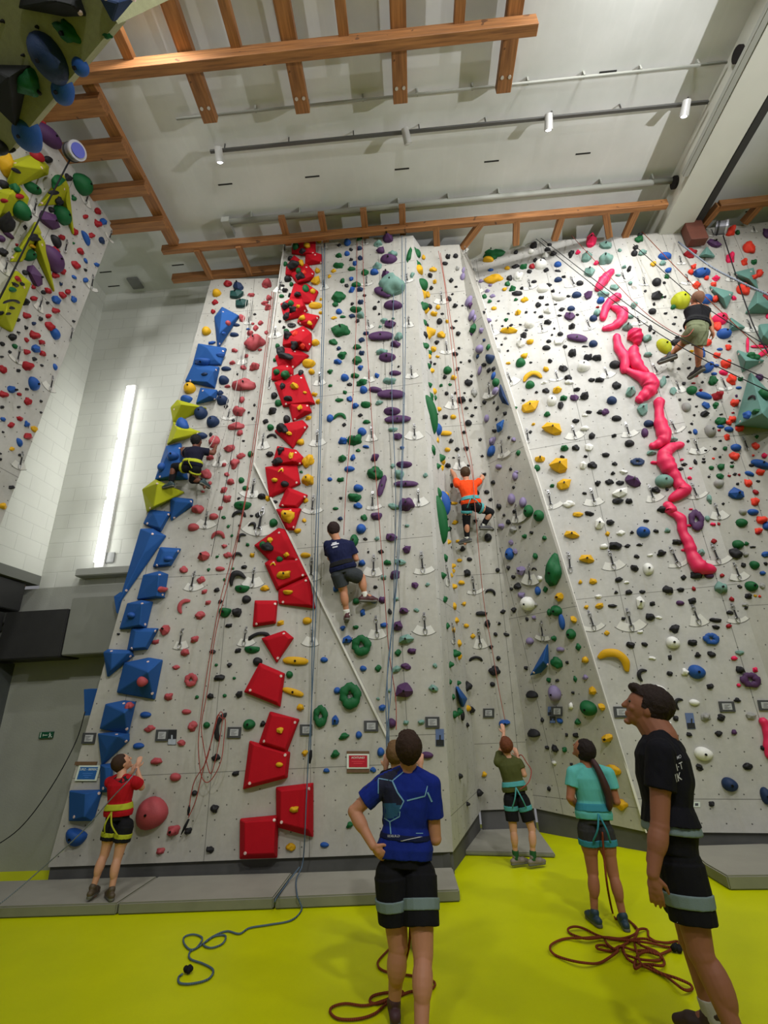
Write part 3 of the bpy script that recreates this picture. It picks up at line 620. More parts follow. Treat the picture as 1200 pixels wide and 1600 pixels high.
# holds: colour x y w h shape:turn   (x, y in the crop of the header)
HOLDS = """
@230,420,6
R 755 148 65 45 b;Y 655 235 80 60 e;N 860 175 140 80 w;C 840 250 150 90 w;C 890 335 140 90 w;R 640 318 45 35;R 618 405 35 35
P 1125 150 80 65;P 980 250 60 30;P 1145 280 50 40;P 1105 325 65 30;P 1133 368 55 45;P 890 468 50 60;K 1010 428 25 15;P 990 518 25 18
P 1065 510 40 30;P 1020 556 40 40;P 968 607 50 45;P 1120 600 30 30;P 1018 700 150 105;Y 560 592 80 70 e;B 608 697 80 35 w
N 840 530 60 25 e;B 948 568 45 20 w;N 818 622 85 35 e;P 820 770 50 35;P 930 820 35 30;P 800 885 50 30;P 905 930 50 35;P 1005 925 90 60
P 1055 762 35 20;N 743 941 90 38 e;N 722 1052 95 75 e;K 850 990 20 20;P 755 1105 50 25;N 688 1167 45 40;P 918 1098 180 95;Y 405 1128 105 95 e
P 758 512 45 40 e;B 715 605 35 30 e;B 690 812 85 35 j;B 520 875 145 80 j;N 540 990 60 35 w
@200,600,6
P 1070 148 70 75 w;P 1047 262 100 85;P 1022 400 125 60;P 1052 465 50 50;P 808 548 85 80;P 957 608 115 75 w;P 772 690 60 50;P 1063 675 65 45
P 1005 745 80 85;P 900 760 40 35;P 740 850 85 80;P 930 850 40 35;P 965 920 60 55;P 898 995 55 55;P 935 1078 70 70;P 770 935 35 35
P 700 1010 30 20;P 866 1165 40 35;N 890 160 110 85 e;K 922 212 30 30;N 690 280 115 110 e;N 800 360 115 100 e;N 690 490 110 60 e
B 515 400 100 60 j;B 548 155 110 60 j;K 1185 200 20 20;K 1133 270 20 20;K 1170 325 20 30;K 1085 535 25 20;K 990 342 25 25;K 775 475 25 35
G 1065 905 55 55 e;G 1150 660 50 55 e;G 1105 980 60 45 e;G 1075 1148 165 75 j;K 1040 1073 25 20;B 425 680 110 80 e;B 320 780 50 80 e
@230,780,6
P 475 98 100 85 b;P 625 165 85 60 e;P 685 88 35 35;P 755 10 70 40;P 435 265 105 70 e;P 670 345 125 80 h;P 725 440 50 35;P 535 538 130 120 w
P 760 525 65 45;P 685 655 90 45 e;P 348 662 60 60;P 510 758 60 55;P 535 868 50 40;P 570 970 50 40;P 345 1000 90 140 h:60;P 495 1090 80 60
K 688 962 40 35;G 720 172 35 25;G 760 257 25 25;G 795 345 25 25;G 943 428 30 30;G 655 540 30 25;G 577 660 30 30;G 800 652 30 25
G 725 755 25 25;K 978 158 30 22;K 867 248 25 20;K 865 148 130 70 h;K 1037 150 35 45;K 990 252 75 65 h:-30;K 885 360 65 85 h:50
K 845 535 90 65 h:25;K 908 638 50 40;K 845 745 150 130 h:30;K 655 855 50 40;K 932 940 85 75 e;K 843 1062 80 80 b;K 770 1185 60 40
G 890 845 140 70 j;G 730 1065 115 90 j;Y 988 525 40 45;Y 1108 838 70 55;G 1180 225 60 70 e;Y 1150 390 45 40;G 1083 432 50 50 e
K 1130 455 90 60;Y 1185 615 50 30
@120,800,6
P 800 725 75 60;P 835 1105 100 120 w;B 860 440 90 50 e;B 515 970 60 60 e
@100,980,6
P 865 137 60 45;P 1138 237 70 65;P 1050 377 60 35;P 988 650 70 75;P 1150 793 90 50 e;P 740 503 95 80 e;P 612 745 70 45;P 808 950 80 50
P 1105 1085 80 80 w;B 767 822 105 60 e;B 700 1113 105 60 e;K 512 65 25 20
@0,800,3
P 900 787 62 60 d;P 903 1005 38 38;P 912 597 35 30;P 735 1168 48 30
@300,980,6
K 192 230 55 40;K 432 220 55 45;G 563 213 145 70 j;K 617 322 90 80 e;G 228 354 32 28 e;K 353 353 45 42;K 255 475 95 60
G 397 478 33 28 e;K 175 648 55 50;G 307 642 38 35 e;K 445 627 80 75 w;G 48 655 35 35 e;Y 975 320 215 85 p:-3;Y 950 610 185 70 p:-15
G 915 445 65 70 e;Y 1018 752 60 60;G 140 918 60 60 e;K 270 930 90 260 h:80;G 537 912 115 100 e;K 670 908 55 45;K 630 85 200 70 h:10;Y 825 963 95 75 w;Y 1060 1175 55 55
@60,1160,6
P 1108 175 90 60;B 355 890 195 165 j:-15;P 1145 1017 75 60;P 1070 660 290 310 e
@250,1160,4.615
K 407 110 50 42;K 550 223 48 38;P 113 250 80 62 e;K 250 365 42 40 e;K 398 477 52 65;P 97 635 85 75;K 203 638 50 48;K 362 772 52 46
Y 862 160 50 35 e;Y 972 482 60 50;Y 946 752 58 55
@430,360,8
G 262 207 65 75 e;Y 397 195 90 80 w;K 345 260 60 60;Y 553 135 75 65 w;K 195 358 75 50 e;K 225 445 100 70;G 130 425 50 55 e;Y 323 418 80 80 w
Y 532 515 85 75 w;G 295 510 50 50 e;O 360 530 45 40;K 318 580 85 60;Y 517 645 120 110 w;K 160 617 90 65 e;G 205 678 50 50 e;K 97 695 35 30
K 127 755 65 50 b;K 187 815 50 40;G 82 827 65 40 e;G 382 735 80 70 e;Y 468 770 80 65 w;K 283 800 75 65 b;K 127 950 75 70 b;G 203 920 60 55 e
K 222 993 70 65 b;Y 288 953 35 35;K 143 1085 55 90 b;K 60 1140 30 35;Y 505 955 180 60 j;Y 345 1105 80 60 w;Y 435 1158 50 50;Y 570 865 35 30;Y 573 1033 45 35
K 210 1190 110 50 d;B 903 168 85 60 j;G 1053 105 60 50;K 803 187 40 25;K 948 245 45 28;N 1055 230 70 45 e;B 900 298 68 50 e;G 797 322 75 45
K 950 370 45 28;N 1062 352 55 45;B 1000 415 50 60;G 800 447 120 60;G 958 490 130 55 w;Y 733 510 50 35;Y 677 577 35 40;G 1123 540 75 55
G 843 635 50 55;B 953 612 60 60 w;K 897 695 45 35;G 1018 683 95 55;B 957 748 60 70;N 1060 745 70 55;G 790 848 145 90 b;G 755 933 80 70 w
K 1118 820 40 28;N 1077 900 65 52;K 965 920 38 35;G 1018 998 135 70 b;B 800 1023 75 60 e;G 845 1083 75 32 e;Y 738 1095 60 30;N 965 1073 65 40
T 1068 1068 85 70 b;K 1030 1138 45 45
@400,500,8
G 1070 140 185 120 b;G 383 150 70 60 e;K 400 200 55 60;O 492 172 40 40;K 485 305 80 75;O 583 315 55 55;Y 748 290 95 75 e;G 272 330 55 60 e
K 320 400 75 65;K 370 455 180 80 b;G 237 503 45 45 e;Y 660 560 165 85 j;Y 695 655 105 90 w;G 265 655 65 65 e;G 370 680 95 100 b;K 562 667 50 40
Y 478 835 140 100 w;Y 612 908 70 40 w;K 330 830 55 70;K 405 985 100 60;K 230 950 78 80 e;G 285 1045 85 80 e;K 205 1142 92 80 b
Y 737 935 65 50;Y 780 1025 60 55;Y 550 1097 50 45;G 972 282 90 60;N 1033 360 48 35;G 1080 447 100 70 w;B 1022 528 75 60;G 932 648 55 48
B 1113 730 100 85 e;G 928 825 48 38;G 1113 907 45 42;G 1043 1005 80 42;B 1172 990 55 55;N 1172 808 40 30;K 300 18 35 30;K 350 95 35 30
@390,640,8
K 287 25 90 65 b;K 205 150 55 50;K 467 125 85 100 e;G 265 228 82 78 e;K 280 340 125 60 h;K 405 240 100 80;K 450 265 60 50;Y 497 298 60 45
Y 735 108 70 50;Y 645 415 105 90 w;K 257 563 95 85 w;K 393 512 70 70;K 355 650 95 80;Y 523 575 55 75;Y 740 645 115 130 b;Y 735 885 135 130 b
Y 395 772 60 40 h;Y 320 882 90 75 w;K 443 930 100 80 e;K 155 1088 90 70;Y 230 1110 50 80;K 320 1155 65 42 e;Y 705 1138 50 50;K 40 118 30 35
B 1007 112 85 88 e;G 1128 98 150 80 b;B 1155 400 85 75 e;G 1150 640 110 90 b;B 1005 873 60 48 e;G 1143 877 80 60;K 1140 1108 35 35;G 648 782 35 30;K 1185 190 40 40
@390,780,8
Y 483 215 145 145 b;Y 685 272 40 45;Y 603 397 105 75 w;G 300 300 105 105 e;Y 700 702 130 68 e;K 230 600 130 100 b;G 168 573 75 80 e;Y 258 520 55 45
Y 462 695 55 50;G 378 750 80 75 e;Y 293 820 65 45 h;Y 440 945 160 105 b;Y 198 1117 90 80 b;Y 478 1165 125 60 j;Y 38 700 50 45;G 1075 118 75 38 e
N 1135 247 60 45;B 1082 1120 75 85 e;K 25 210 40 30;K 320 35 60 40
@560,360,6
V 275 88 130 95 w;V 212 198 90 62 w;V 283 285 158 62 j;T 185 132 70 42;T 322 237 80 60;T 175 345 85 50;B 150 398 78 50 e;G 60 403 58 45
V 265 430 125 90 w;T 305 535 205 155 b;V 228 598 160 80 p:-25;V 328 710 170 76 e;K 155 730 35 38;V 297 888 125 85 w;V 213 1008 208 88 p:3
T 380 1005 70 70;V 345 1073 85 60;T 213 1143 90 48;V 275 1190 150 50 j;G 478 232 38 130 b;T 507 420 32 55;G 462 38 65 45;B 20 172 40 30;B 18 262 38 30
N 18 560 45 40;N 25 676 48 40;G 12 748 42 50;T 20 795 60 55;K 60 613 32 22;N 75 968 50 32;N 33 1030 45 38;N 35 1153 48 42;T 205 905 30 22
K 195 787 22 18;K 190 672 22 18;G 325 828 25 18
G 543 222 20 65;G 552 330 20 50;Y 558 378 40 55;G 583 520 50 80 e;Y 597 610 28 60;G 585 715 35 65;Y 605 757 35 55;G 597 868 22 60;Y 632 965 45 80
K 633 900 40 35;K 605 985 28 55;G 605 1090 30 55;G 645 1158 30 50;Y 648 1190 40 40
Y 612 258 48 55 w;Y 703 370 60 38;K 672 425 40 40;Y 715 482 35 40;K 685 543 35 35;Y 648 605 45 50;K 665 720 55 50 e;Y 747 723 42 45 e
Y 712 785 60 45;K 788 783 28 18;K 760 855 55 55 e;Y 832 855 30 28;Y 780 983 65 55 b;K 735 1050 42 35;Y 698 1117 55 58;K 910 1160 75 50 w
K 842 247 42 48;K 912 243 45 40 e;K 812 313 62 42 w;A 930 360 35 40;K 868 472 35 32;K 915 530 28 18;K 882 598 22 15;K 850 645 40 42
K 907 710 48 38;K 975 706 22 14;K 915 850 28 18;K 882 915 38 25;K 935 970 50 55 w;K 943 1105 25 22
L 985 380 22 65 e;L 980 440 32 75 e;L 1038 672 45 110 e:-15;V 1053 700 30 50;L 1065 800 38 100 e:-10;L 1092 825 22 55;G 1080 925 55 110 w;V 1060 975 22 50
L 1155 940 32 55;L 1140 1110 50 85 e:-15;N 1180 1030 20 28;N 1073 150 52 28;A 1100 240 38 28;A 1083 377 38 35
@640,540,6
Y 215 35 55 50 e;G 165 80 30 45;Y 165 110 38 45;K 175 165 28 40;G 155 200 25 60;Y 182 240 32 45;G 165 375 38 55;Y 213 432 52 52 e;G 180 490 30 85
G 218 495 28 50;G 180 660 60 300 e;Y 217 637 25 50;B 238 790 50 100 e;Y 245 890 45 45;G 200 985 35 75;G 268 1055 35 70;Y 290 1090 32 60;G 243 1135 40 75 w;Y 283 1145 25 45;G 195 1052 14 25
Y 265 105 35 25;K 235 172 28 22;G 355 235 80 72 e;K 330 297 38 38;Y 410 302 50 50;G 295 375 32 28;G 378 367 28 24;K 347 450 38 38 e;K 450 220 35 38
K 430 447 28 24;Y 272 598 58 42 e;K 330 670 48 45;Y 410 670 55 42 e;Y 340 827 98 50 p;K 390 897 45 38;Y 355 977 55 42 e;K 447 973 38 32
K 530 965 42 40;K 413 1052 25 15;K 360 1125 48 42;K 553 1125 28 22;K 562 143 42 38 w;K 483 157 22 20;K 580 287 25 22;K 550 352 62 58 b
A 603 445 45 70;K 515 445 22 16;K 483 512 75 60 b;K 570 512 28 32;K 533 587 32 24;K 620 580 28 26;K 587 657 32 22;K 552 728 62 58 e;K 510 815 45 28
K 660 883 28 24;K 680 1037 28 22;K 430 83 70 50 w
L 660 35 60 80 e:-30;N 640 105 22 40;G 740 15 28 45;N 757 130 72 85 j;K 700 182 48 45 w;L 660 235 30 85 e;K 745 232 28 38;K 790 218 28 36;B 787 285 32 75 e:-15
G 813 348 58 80 e;L 808 432 50 85 e:-20;K 705 533 32 40;K 792 537 18 28;K 825 588 22 38;K 897 637 30 35;L 725 685 38 75 e;K 815 692 18 28
K 797 800 36 32;L 778 895 48 80;K 932 862 22 28;L 977 883 36 40;B 770 990 60 110 e:-15;G 1022 1005 42 65 w;L 838 1138 55 50 e;K 950 1158 22 30;L 1000 1190 40 30
A 833 52 40 55 e;Y 925 167 40 22;G 1043 168 88 68 e;Y 1078 103 70 40 w;K 1135 160 25 16;G 1128 372 88 70 e;K 1065 515 28 22;G 993 583 40 30;Y 1160 738 30 26
K 1132 812 26 24;K 1190 440 30 22;G 1195 1150 60 60 e;K 925 50 22 16
@640,740,6
G 255 185 35 100 e;B 305 285 60 200 e;G 270 440 65 400 e;Y 330 205 48 55 e;K 395 110 42 60 w;Y 415 280 62 30 p;K 635 180 36 40;K 723 173 50 38 e
K 757 245 32 26;Y 428 457 48 32;K 617 443 36 30;K 735 600 70 78 e;Y 450 633 32 28;K 497 710 50 48;K 773 522 30 28;Y 468 813 50 32 e;K 562 803 50 38 e
K 537 935 58 75 b;Y 487 1022 55 38;K 825 905 42 42 e;K 760 1112 95 60 h:-20;K 485 265 36 36;K 700 8 36 30
G 315 790 38 85 w;Y 390 870 34 50;Y 395 910 26 40;Y 378 955 30 40;G 295 950 40 85 w;Y 398 1060 32 55;G 318 1175 45 45;G 322 525 34 60;K 360 515 26 40;K 377 695 20 30;Y 345 640 24 50
L 992 25 48 85 e;K 787 82 30 38;K 975 130 22 24;L 960 240 62 105 e;L 1065 270 62 98 e;G 1118 352 85 118 e;G 1190 400 50 80 e;K 838 312 36 58;K 985 352 26 36
K 887 390 22 26;K 928 455 38 48;L 865 495 42 55;A 975 528 62 55;K 1035 500 22 28;G 1080 588 36 40;K 1147 553 28 30;L 955 645 34 48;B 942 755 75 118 e:-10
L 993 730 34 50;G 1185 780 46 75;K 928 882 32 40;L 1052 910 88 118 w;K 1170 898 50 36 h;K 973 970 32 36;K 1020 1065 60 60 b;K 955 1082 26 30;L 1058 1140 48 50;W 1118 1180 70 50 e
@680,940,6
K 432 115 95 52 p;K 492 207 46 68;K 633 95 42 32;K 740 75 45 48;A 945 28 28 30;W 865 30 108 90 e;G 1145 85 95 100 e;K 1080 105 40 50;K 862 165 26 28;L 930 150 34 44
Y 293 225 48 38 e;K 600 207 30 26;K 565 307 50 52 w;Y 355 323 38 34;K 665 308 46 30;K 522 422 40 34;L 887 370 62 65 e;K 380 540 125 60 h;K 592 530 42 42 e;L 1170 452 62 40 e
K 558 648 92 74 b;K 855 622 32 42;G 1150 575 80 98 b;K 537 775 50 46 e;G 1068 735 36 50;K 1147 738 32 26;L 1125 860 112 152 e;K 908 868 112 70 j:180;K 1008 1115 26 38
B 645 1135 140 80 w;N 1180 1100 60 80 j;K 330 1015 40 70;Y 300 1000 56 60 e;K 292 1155 30 44;G 168 1060 40 90 w;G 208 1035 40 90 w;G 100 232 38 68 w;G 172 475 40 60
K 240 1065 32 90 p:90;Y 165 45 30 60;Y 185 175 40 55;Y 160 265 38 50;Y 210 395 36 58;Y 210 510 28 56;G 128 595 34 55;G 130 755 18 50;G 205 765 26 50;G 157 897 20 50;K 285 790 30 95;B 1195 205 36 120
T 15 830 50 60 w;Y 270 18 40 36;G 1117 343 38 42
@780,1080,6
L 528 30 110 130 e;G 842 158 150 145 e;Y 965 143 85 85 w;W 677 145 45 80 w;B 573 275 70 70 w;G 740 290 52 52;Y 1015 438 145 95 w;K 325 390 115 75 j:180;K 632 410 26 34;K 722 412 46 50
K 452 528 32 34;K 525 538 50 66;G 613 547 42 46;W 518 667 52 50 w;K 680 685 26 30;Y 1070 733 120 85 b;Y 1150 1060 95 75 b;K 468 915 28 36;Y 875 15 75 60 w;K 695 14 28 24;K 308 30 105 60 j:180;K 408 272 30 40
@740,360,6
Y 138 135 58 42;G 168 225 188 76 b;Y 140 275 100 50 j:180;N 5 150 26 28;B 162 375 55 30 w;Y 315 358 62 36 w;Y 192 460 140 60 b;L 70 480 42 26;K 28 477 20 16;L 158 517 32 24;L 128 570 44 26
G 103 622 38 36;L 180 617 42 26;G 152 670 38 28;K 235 665 26 14;Y 192 735 56 38 w;K 107 742 24 12;K 92 777 30 28;L 133 850 60 38;A 215 845 20 20;K 270 898 24 14;K 353 890 32 18
Y 325 945 190 62 w:-5;K 208 1017 24 18;A 300 1012 28 22;A 232 1132 38 50;K 265 1072 22 20;K 322 1130 22 18;G 320 505 42 38;Y 290 555 54 34 w;G 365 552 58 40 b;G 397 653 36 24;Y 480 653 58 36
Y 415 775 52 44;K 340 452 46 42;K 397 210 46 42 w;K 388 348 52 28 w;G 472 345 62 42;R 550 342 46 42;K 523 390 42 28;K 563 147 60 50 b;W 540 205 58 38 e;K 712 137 44 24 e
K 695 182 48 30;K 748 225 56 36;K 580 288 60 42 w;K 652 283 46 32;W 670 240 58 36;W 640 335 100 66 b;W 605 100 70 40;K 682 375 40 30;B 790 325 68 45 e;K 792 382 48 18;W 428 442 66 66 e
K 565 485 62 30 w;K 845 438 38 20;K 705 515 52 24;N 792 467 76 42 e;W 655 555 108 52 e;K 452 545 30 26;K 743 572 34 24;K 410 597 110 50 w;W 805 625 125 70 e;K 638 633 50 30;K 888 620 34 18
K 603 703 46 40;K 688 698 36 18;K 770 695 30 14;W 700 755 120 66 w;K 825 745 48 26;N 915 737 72 42 e;V 900 808 150 84 w;K 803 800 36 16;K 633 812 55 30 w;K 972 793 28 18
K 692 865 64 44 b;W 525 880 95 80 e;K 440 885 28 14;K 492 770 26 26;K 577 768 22 14;K 328 782 24 14;K 495 937 28 18;K 467 990 58 60 b;N 922 905 52 48 e;K 757 922 20 16;K 735 982 22 18
K 813 975 54 36 e;W 445 1060 95 95 w:40;Y 530 1050 85 60 w;W 800 1045 112 76 w:20;V 968 1022 180 72 p:-12;K 705 1042 46 30 e;K 855 1093 36 28;K 683 1105 76 42 e;K 930 1155 68 66 d;N 1122 1068 80 58 e
K 1043 1090 55 16;K 915 222 50 60;M 978 212 44 36;V 1075 612 90 90 w;T 1055 262 115 100 w;T 1085 395 140 100 w;N 1002 505 66 38 e;N 965 610 92 52 e;N 1190 662 70 50 e;T 1155 780 50 60
N 1123 830 72 52 e;M 1150 312 44 38;Y 478 1180 75 40;K 1080 1190 70 30;R 1162 722 30 18;G 305 840 38 26
@900,350,8
M 185 225 150 190 w;T 370 280 180 100 w;T 360 455 165 130 b;M 248 495 55 50 s;T 480 795 170 85 w;T 340 885 140 70;B 307 963 100 72 e;T 525 645 90 36 w;T 600 543 50 36;T 680 745 60 36
K 665 565 46 76;W 735 770 66 100;K 800 145 60 40;G 785 200 90 56;K 745 300 56 44;K 725 375 80 65 e;T 825 370 110 55;B 1105 415 165 75 e;T 1078 500 76 50;Y 965 505 62 45
K 1003 738 112 88 e;K 1000 915 175 105 w;K 865 840 30 26;K 1100 738 36 34;G 1130 660 56 62;B 1150 585 90 50 e:35;T 725 1015 76 80;T 675 1168 105 48;K 975 1005 34 36;K 950 1100 96 66 e;K 1125 1120 40 22
T 258 1110 70 80;T 295 150 110 40 w;T 545 335 50 30;K 1105 915 36 26
@1000,340,6
K 518 178 58 36;M 590 178 42 40;M 580 232 58 36;V 690 250 190 70 w:-30;R 465 345 98 58 b;O 838 138 88 72 b;G 910 147 56 50 w;O 1020 292 92 92 b;M 845 385 76 82 b;O 977 423 55 52;G 1063 422 42 42
O 500 465 44 42;O 472 515 62 56 w;B 575 528 155 72 e:8;O 620 572 58 46 w;M 708 575 55 36;O 688 630 46 44;O 525 640 58 50;O 1115 532 62 64;O 1068 560 32 30;O 965 682 100 92 b;M 875 758 38 44
O 703 772 58 56;B 617 775 105 78 e;U 375 795 165 140 e:-35;G 308 847 50 36;M 745 968 145 80 j;O 722 1022 62 66 b;B 782 1097 132 84 e;B 345 470 0 0;O 610 1175 92 50;U 230 1180 95 60 e;K 95 1040 36 66 e;K 130 1082 28 22
M 1015 1165 22 60 p:80;K 348 1132 40 32;V 1180 150 50 70;K 380 1062 26 18;K 315 1000 30 18;K 240 900 34 20;K 330 937 28 18;G 205 750 22 20;G 940 622 44 36;R 1190 755 34 40;M 1195 925 30 40
@1020,520,6.667
U 115 150 130 150 e:20;K 270 110 180 70 e;O 545 108 90 64 b;B 697 175 60 26 e;O 783 160 60 56;O 665 240 66 58;B 520 200 40 120 e;O 757 328 95 88 b;B 573 367 95 140 e:-40;B 660 347 54 32 e
B 637 430 62 30 e;M 733 420 88 52 e:-20;O 815 495 82 82 b;G 620 510 90 92 b;G 400 605 110 80 e:20;B 530 660 160 60 e:-20;R 668 663 105 80 b;B 553 765 85 85 w:45;G 650 755 56 62;O 845 735 70 74
A 345 780 92 92 e;K 533 852 102 72 w;G 703 925 98 66 b;O 822 905 60 62;O 790 940 50 45;B 705 980 72 32 e;B 790 1010 88 52 e:-10;O 895 998 70 66;A 593 1030 110 122 e;B 440 1033 44 58 e;O 772 1090 56 60
B 868 1180 86 46 e;O 1065 1180 60 46;G 910 485 50 42;B 893 575 62 28 e;V 870 660 26 28;V 1105 470 76 66 e;K 895 707 40 16;O 440 445 48 44;M 985 130 36 140 p:78;M 1110 150 175 34 p:0;M 1150 220 150 50 p:35
T 210 610 80 110 w;T 103 510 50 90 e;R 30 622 42 34;G 205 1118 130 60 e;K 195 290 40 30;K 270 377 30 24;K 372 370 32 24;K 322 530 36 28;K 380 695 38 20;K 280 698 28 22;K 155 460 34 20;K 515 518 28 26
R 420 527 40 20;R 497 600 30 22;K 385 275 28 22;Y 402 195 48 24;K 800 92 30 20;K 452 770 26 18;K 430 860 24 20;K 708 852 38 16;R 832 835 32 20;R 690 1017 32 24;K 387 1038 32 24;K 405 950 26 22;K 703 1128 34 20;G 1145 660 60 70 w;K 1040 680 80 30 h;G 1080 825 50 30;B 1000 860 46 44;G 1080 1083 38 32;K 368 1130 28 24
G 1010 248 50 30;G 1065 265 50 26
@1040,680,7.5
O 1048 132 68 72 b;B 820 152 112 80 e;G 693 158 64 66 w;O 797 252 90 84 b;M 1150 245 72 70 w;K 637 257 34 24;K 573 160 50 44 w;G 533 387 58 48 e;G 640 375 92 86 w;G 632 480 115 80 w;A 618 572 120 90 e:35
B 1110 345 230 90 e:-25;B 980 455 110 50 e:-25;O 1105 437 84 74 b;O 960 565 68 86 b;R 1052 668 100 66 w:-35;O 1042 780 82 92 b;B 820 700 255 150 w;A 900 905 84 68 e;B 1020 905 125 72 e;G 885 1030 132 96 e
O 1115 998 100 84 b;O 1085 1120 80 64 b;B 1180 1065 80 100 e:-35;V 355 1000 185 230 d;T 487 975 84 92 w;M 190 290 50 28;K 215 345 60 30;K 170 398 60 30;M 295 390 36 24;M 283 503 46 36;T 75 55 150 60 e;T 40 550 120 130 e
K 15 638 34 34;M 298 868 44 26;M 555 1045 60 36;M 270 1060 60 30;K 20 1120 60 36;K 350 315 36 60;K 445 315 46 30;T 508 745 60 100;K 470 180 34 24;K 265 70 30 24;K 672 805 28 24;K 808 460 44 26;R 860 465 28 26
O 1025 240 30 24;K 775 320 44 24;G 773 368 40 32;K 1003 355 60 36 e;K 1083 540 40 22;K 843 573 36 30;R 745 478 36 28;G 1063 18 38 34;K 640 68 40 22;O 718 30 60 60;R 622 1040 30 28;K 445 280 34 26;K 508 488 28 24;O 557 275 26 22
@1040,830,7.5
K 130 137 92 62 b;T 413 255 92 105 w;R 567 117 60 46;G 843 158 132 100 e;G 945 150 50 44;K 1015 187 66 26;K 808 265 120 105 b;A 935 275 80 72 w;B 1160 270 130 80 w:35;G 1035 400 105 96 e;K 910 397 50 44
K 360 515 140 85 b;V 510 522 110 66 e;R 660 522 74 50 w;B 1132 493 90 66 w;G 1000 648 140 115 e;A 1132 640 54 54;T 645 665 135 125 b;R 330 678 68 66 w;K 207 545 52 50;K 35 690 75 85 w;K 178 688 66 42;K 312 818 92 68 b
V 170 843 98 60 e;R 773 800 90 66 w;K 970 763 80 62 b;K 755 955 70 44;K 590 1043 135 55 b;R 737 1113 84 60 w;K 587 1125 80 46;K 100 1138 122 88 b;K 865 650 44 36;K 940 900 40 36;Y 1050 757 34 34;O 1100 765 34 28;K 1170 382 40 40;M 218 225 60 32;A 935 865 60 40;G 28 8 50 26;R 1080 15 60 50
@800,400,3
K 18 50 30 14;G 55 50 30 16;L 97 47 24 18;W 135 45 60 40 e;W 33 100 40 40;K 220 110 36 22 e;W 145 155 56 34 e;K 318 130 34 20 e
B 390 295 0 0;K 24 180 48 20 w;K 120 230 24 18;Y 60 207 30 16;Y 25 267 26 20
K 160 432 36 22 e;Y 57 470 40 26 w;G 40 503 46 40 e;K 45 430 0 0;K 240 528 64 34 w;W 335 520 62 50 e;K 398 480 40 26;K 358 477 38 30;K 283 457 34 36;K 178 494 20 16;K 483 512 52 34 e;Y 160 532 40 28 w
G 85 605 44 34 e;Y 95 570 88 44 h:15;W 268 594 40 20;W 150 594 30 12;K 372 583 26 16;K 408 583 40 24;K 265 572 30 22;K 160 633 28 20;Y 210 632 50 36 w;K 303 627 30 18;K 488 610 36 30;W 187 680 46 50 e
K 228 700 40 44 w;G 240 668 32 26;V 292 665 60 36 w;K 340 660 48 42 w;N 468 680 46 36 e;Y 85 710 95 64 w:30;G 165 745 28 24;W 343 748 26 12;K 360 733 26 14;K 412 733 26 16;V 438 732 30 26;K 490 763 46 26 e
K 298 775 28 18;Y 190 815 115 60 w:-25;W 340 810 48 26 w;K 373 846 36 36 w;T 610 722 60 64 w;T 555 640 60 68 w;N 640 788 48 32 e;V 622 830 34 44 e;K 478 843 24 16;K 550 880 46 32 e;T 752 863 62 28 w
W 360 898 44 44 w;G 245 903 50 38 w;K 300 900 30 24;K 440 933 50 28 w;K 235 945 20 18;K 345 940 16 12;T 652 925 60 30 w;Y 132 953 66 40 w:15;N 588 967 66 36 d;Y 222 988 100 80 w:-30;G 115 993 28 24 e;W 333 983 42 50 w
K 378 982 38 28;K 482 975 22 16;M 672 970 40 18;W 523 1013 36 18;K 473 1020 20 16;V 568 1058 110 60 w:-25;K 402 1065 26 24;K 458 1060 34 22;K 505 1065 32 20;T 715 1058 88 60 e;Y 243 1073 80 64 w:30;G 188 1078 20 16;K 675 1098 36 26
W 505 1112 90 46 w;K 495 1150 60 36 w;W 268 1163 46 26;K 340 1113 20 12;K 708 1185 60 30;K 548 1150 30 24;T 635 465 46 26 w;T 540 338 64 42 w;T 550 287 44 18 w;T 633 388 36 28;T 397 268 30 36;T 708 590 26 44
K 280 332 30 24;B 382 412 0 0;K 382 412 38 30 e
@800,800,3
K 362 8 40 20;W 408 57 52 66 w;K 460 50 42 36 w;Y 308 12 56 30 w;Y 278 108 94 48 w:-15;B 615 95 64 50 e;K 628 42 26 14;W 508 100 34 20;K 562 97 18 14;K 675 90 24 16;T 728 88 28 20;Y 447 103 18 18
K 480 160 56 40 b;W 430 163 46 30 w;K 540 160 24 14;K 597 155 28 12;Y 350 222 86 46 w:-15;K 575 263 54 40 w;W 638 268 52 56 e;K 585 209 22 16;W 648 203 26 14;K 700 195 44 28 b;K 770 142 42 28 b
K 499 318 44 28 w;W 537 330 22 12;Y 380 327 54 36 w;Y 320 330 18 18;K 547 377 42 26 w;K 610 375 24 16;W 600 425 52 80 w;K 730 365 46 34 b;K 790 365 30 20;W 405 397 30 18;K 470 440 48 22 w;Y 410 440 54 36 w;K 658 430 26 20
K 488 378 18 14;Y 348 445 22 18;K 647 492 40 32 b;W 690 495 26 12;K 522 500 18 16;Y 445 567 22 18;W 602 562 28 16;K 557 623 38 32 b;K 622 620 42 28 w;K 847 612 42 32 b;W 753 612 66 56 e:-20
B 932 595 76 56 d;Y 480 692 150 90 h:-28;W 655 685 32 16;K 740 682 18 24;K 870 672 28 24;K 933 667 32 26;T 1065 660 34 20;M 1040 686 36 26 w;K 608 762 46 60 h:60;K 740 757 26 24;W 810 752 36 30;B 866 750 78 66 e
K 1068 740 36 32;M 1140 740 24 24;V 1115 788 96 72 d;M 1062 812 26 24 w;K 928 818 32 24;W 680 840 90 60 e;K 778 897 42 56 h:60;W 855 893 48 30 e;K 1055 883 32 20;K 768 967 24 28;A 908 962 46 34 b;K 980 963 34 26;A 1118 955 54 40 w
W 734 992 30 18;K 830 1043 24 20;K 967 1037 34 26;V 1040 1033 32 30 w;W 898 1133 84 64 e;K 1178 1105 26 26;K 1105 1190 40 28;K 877 1192 28 20
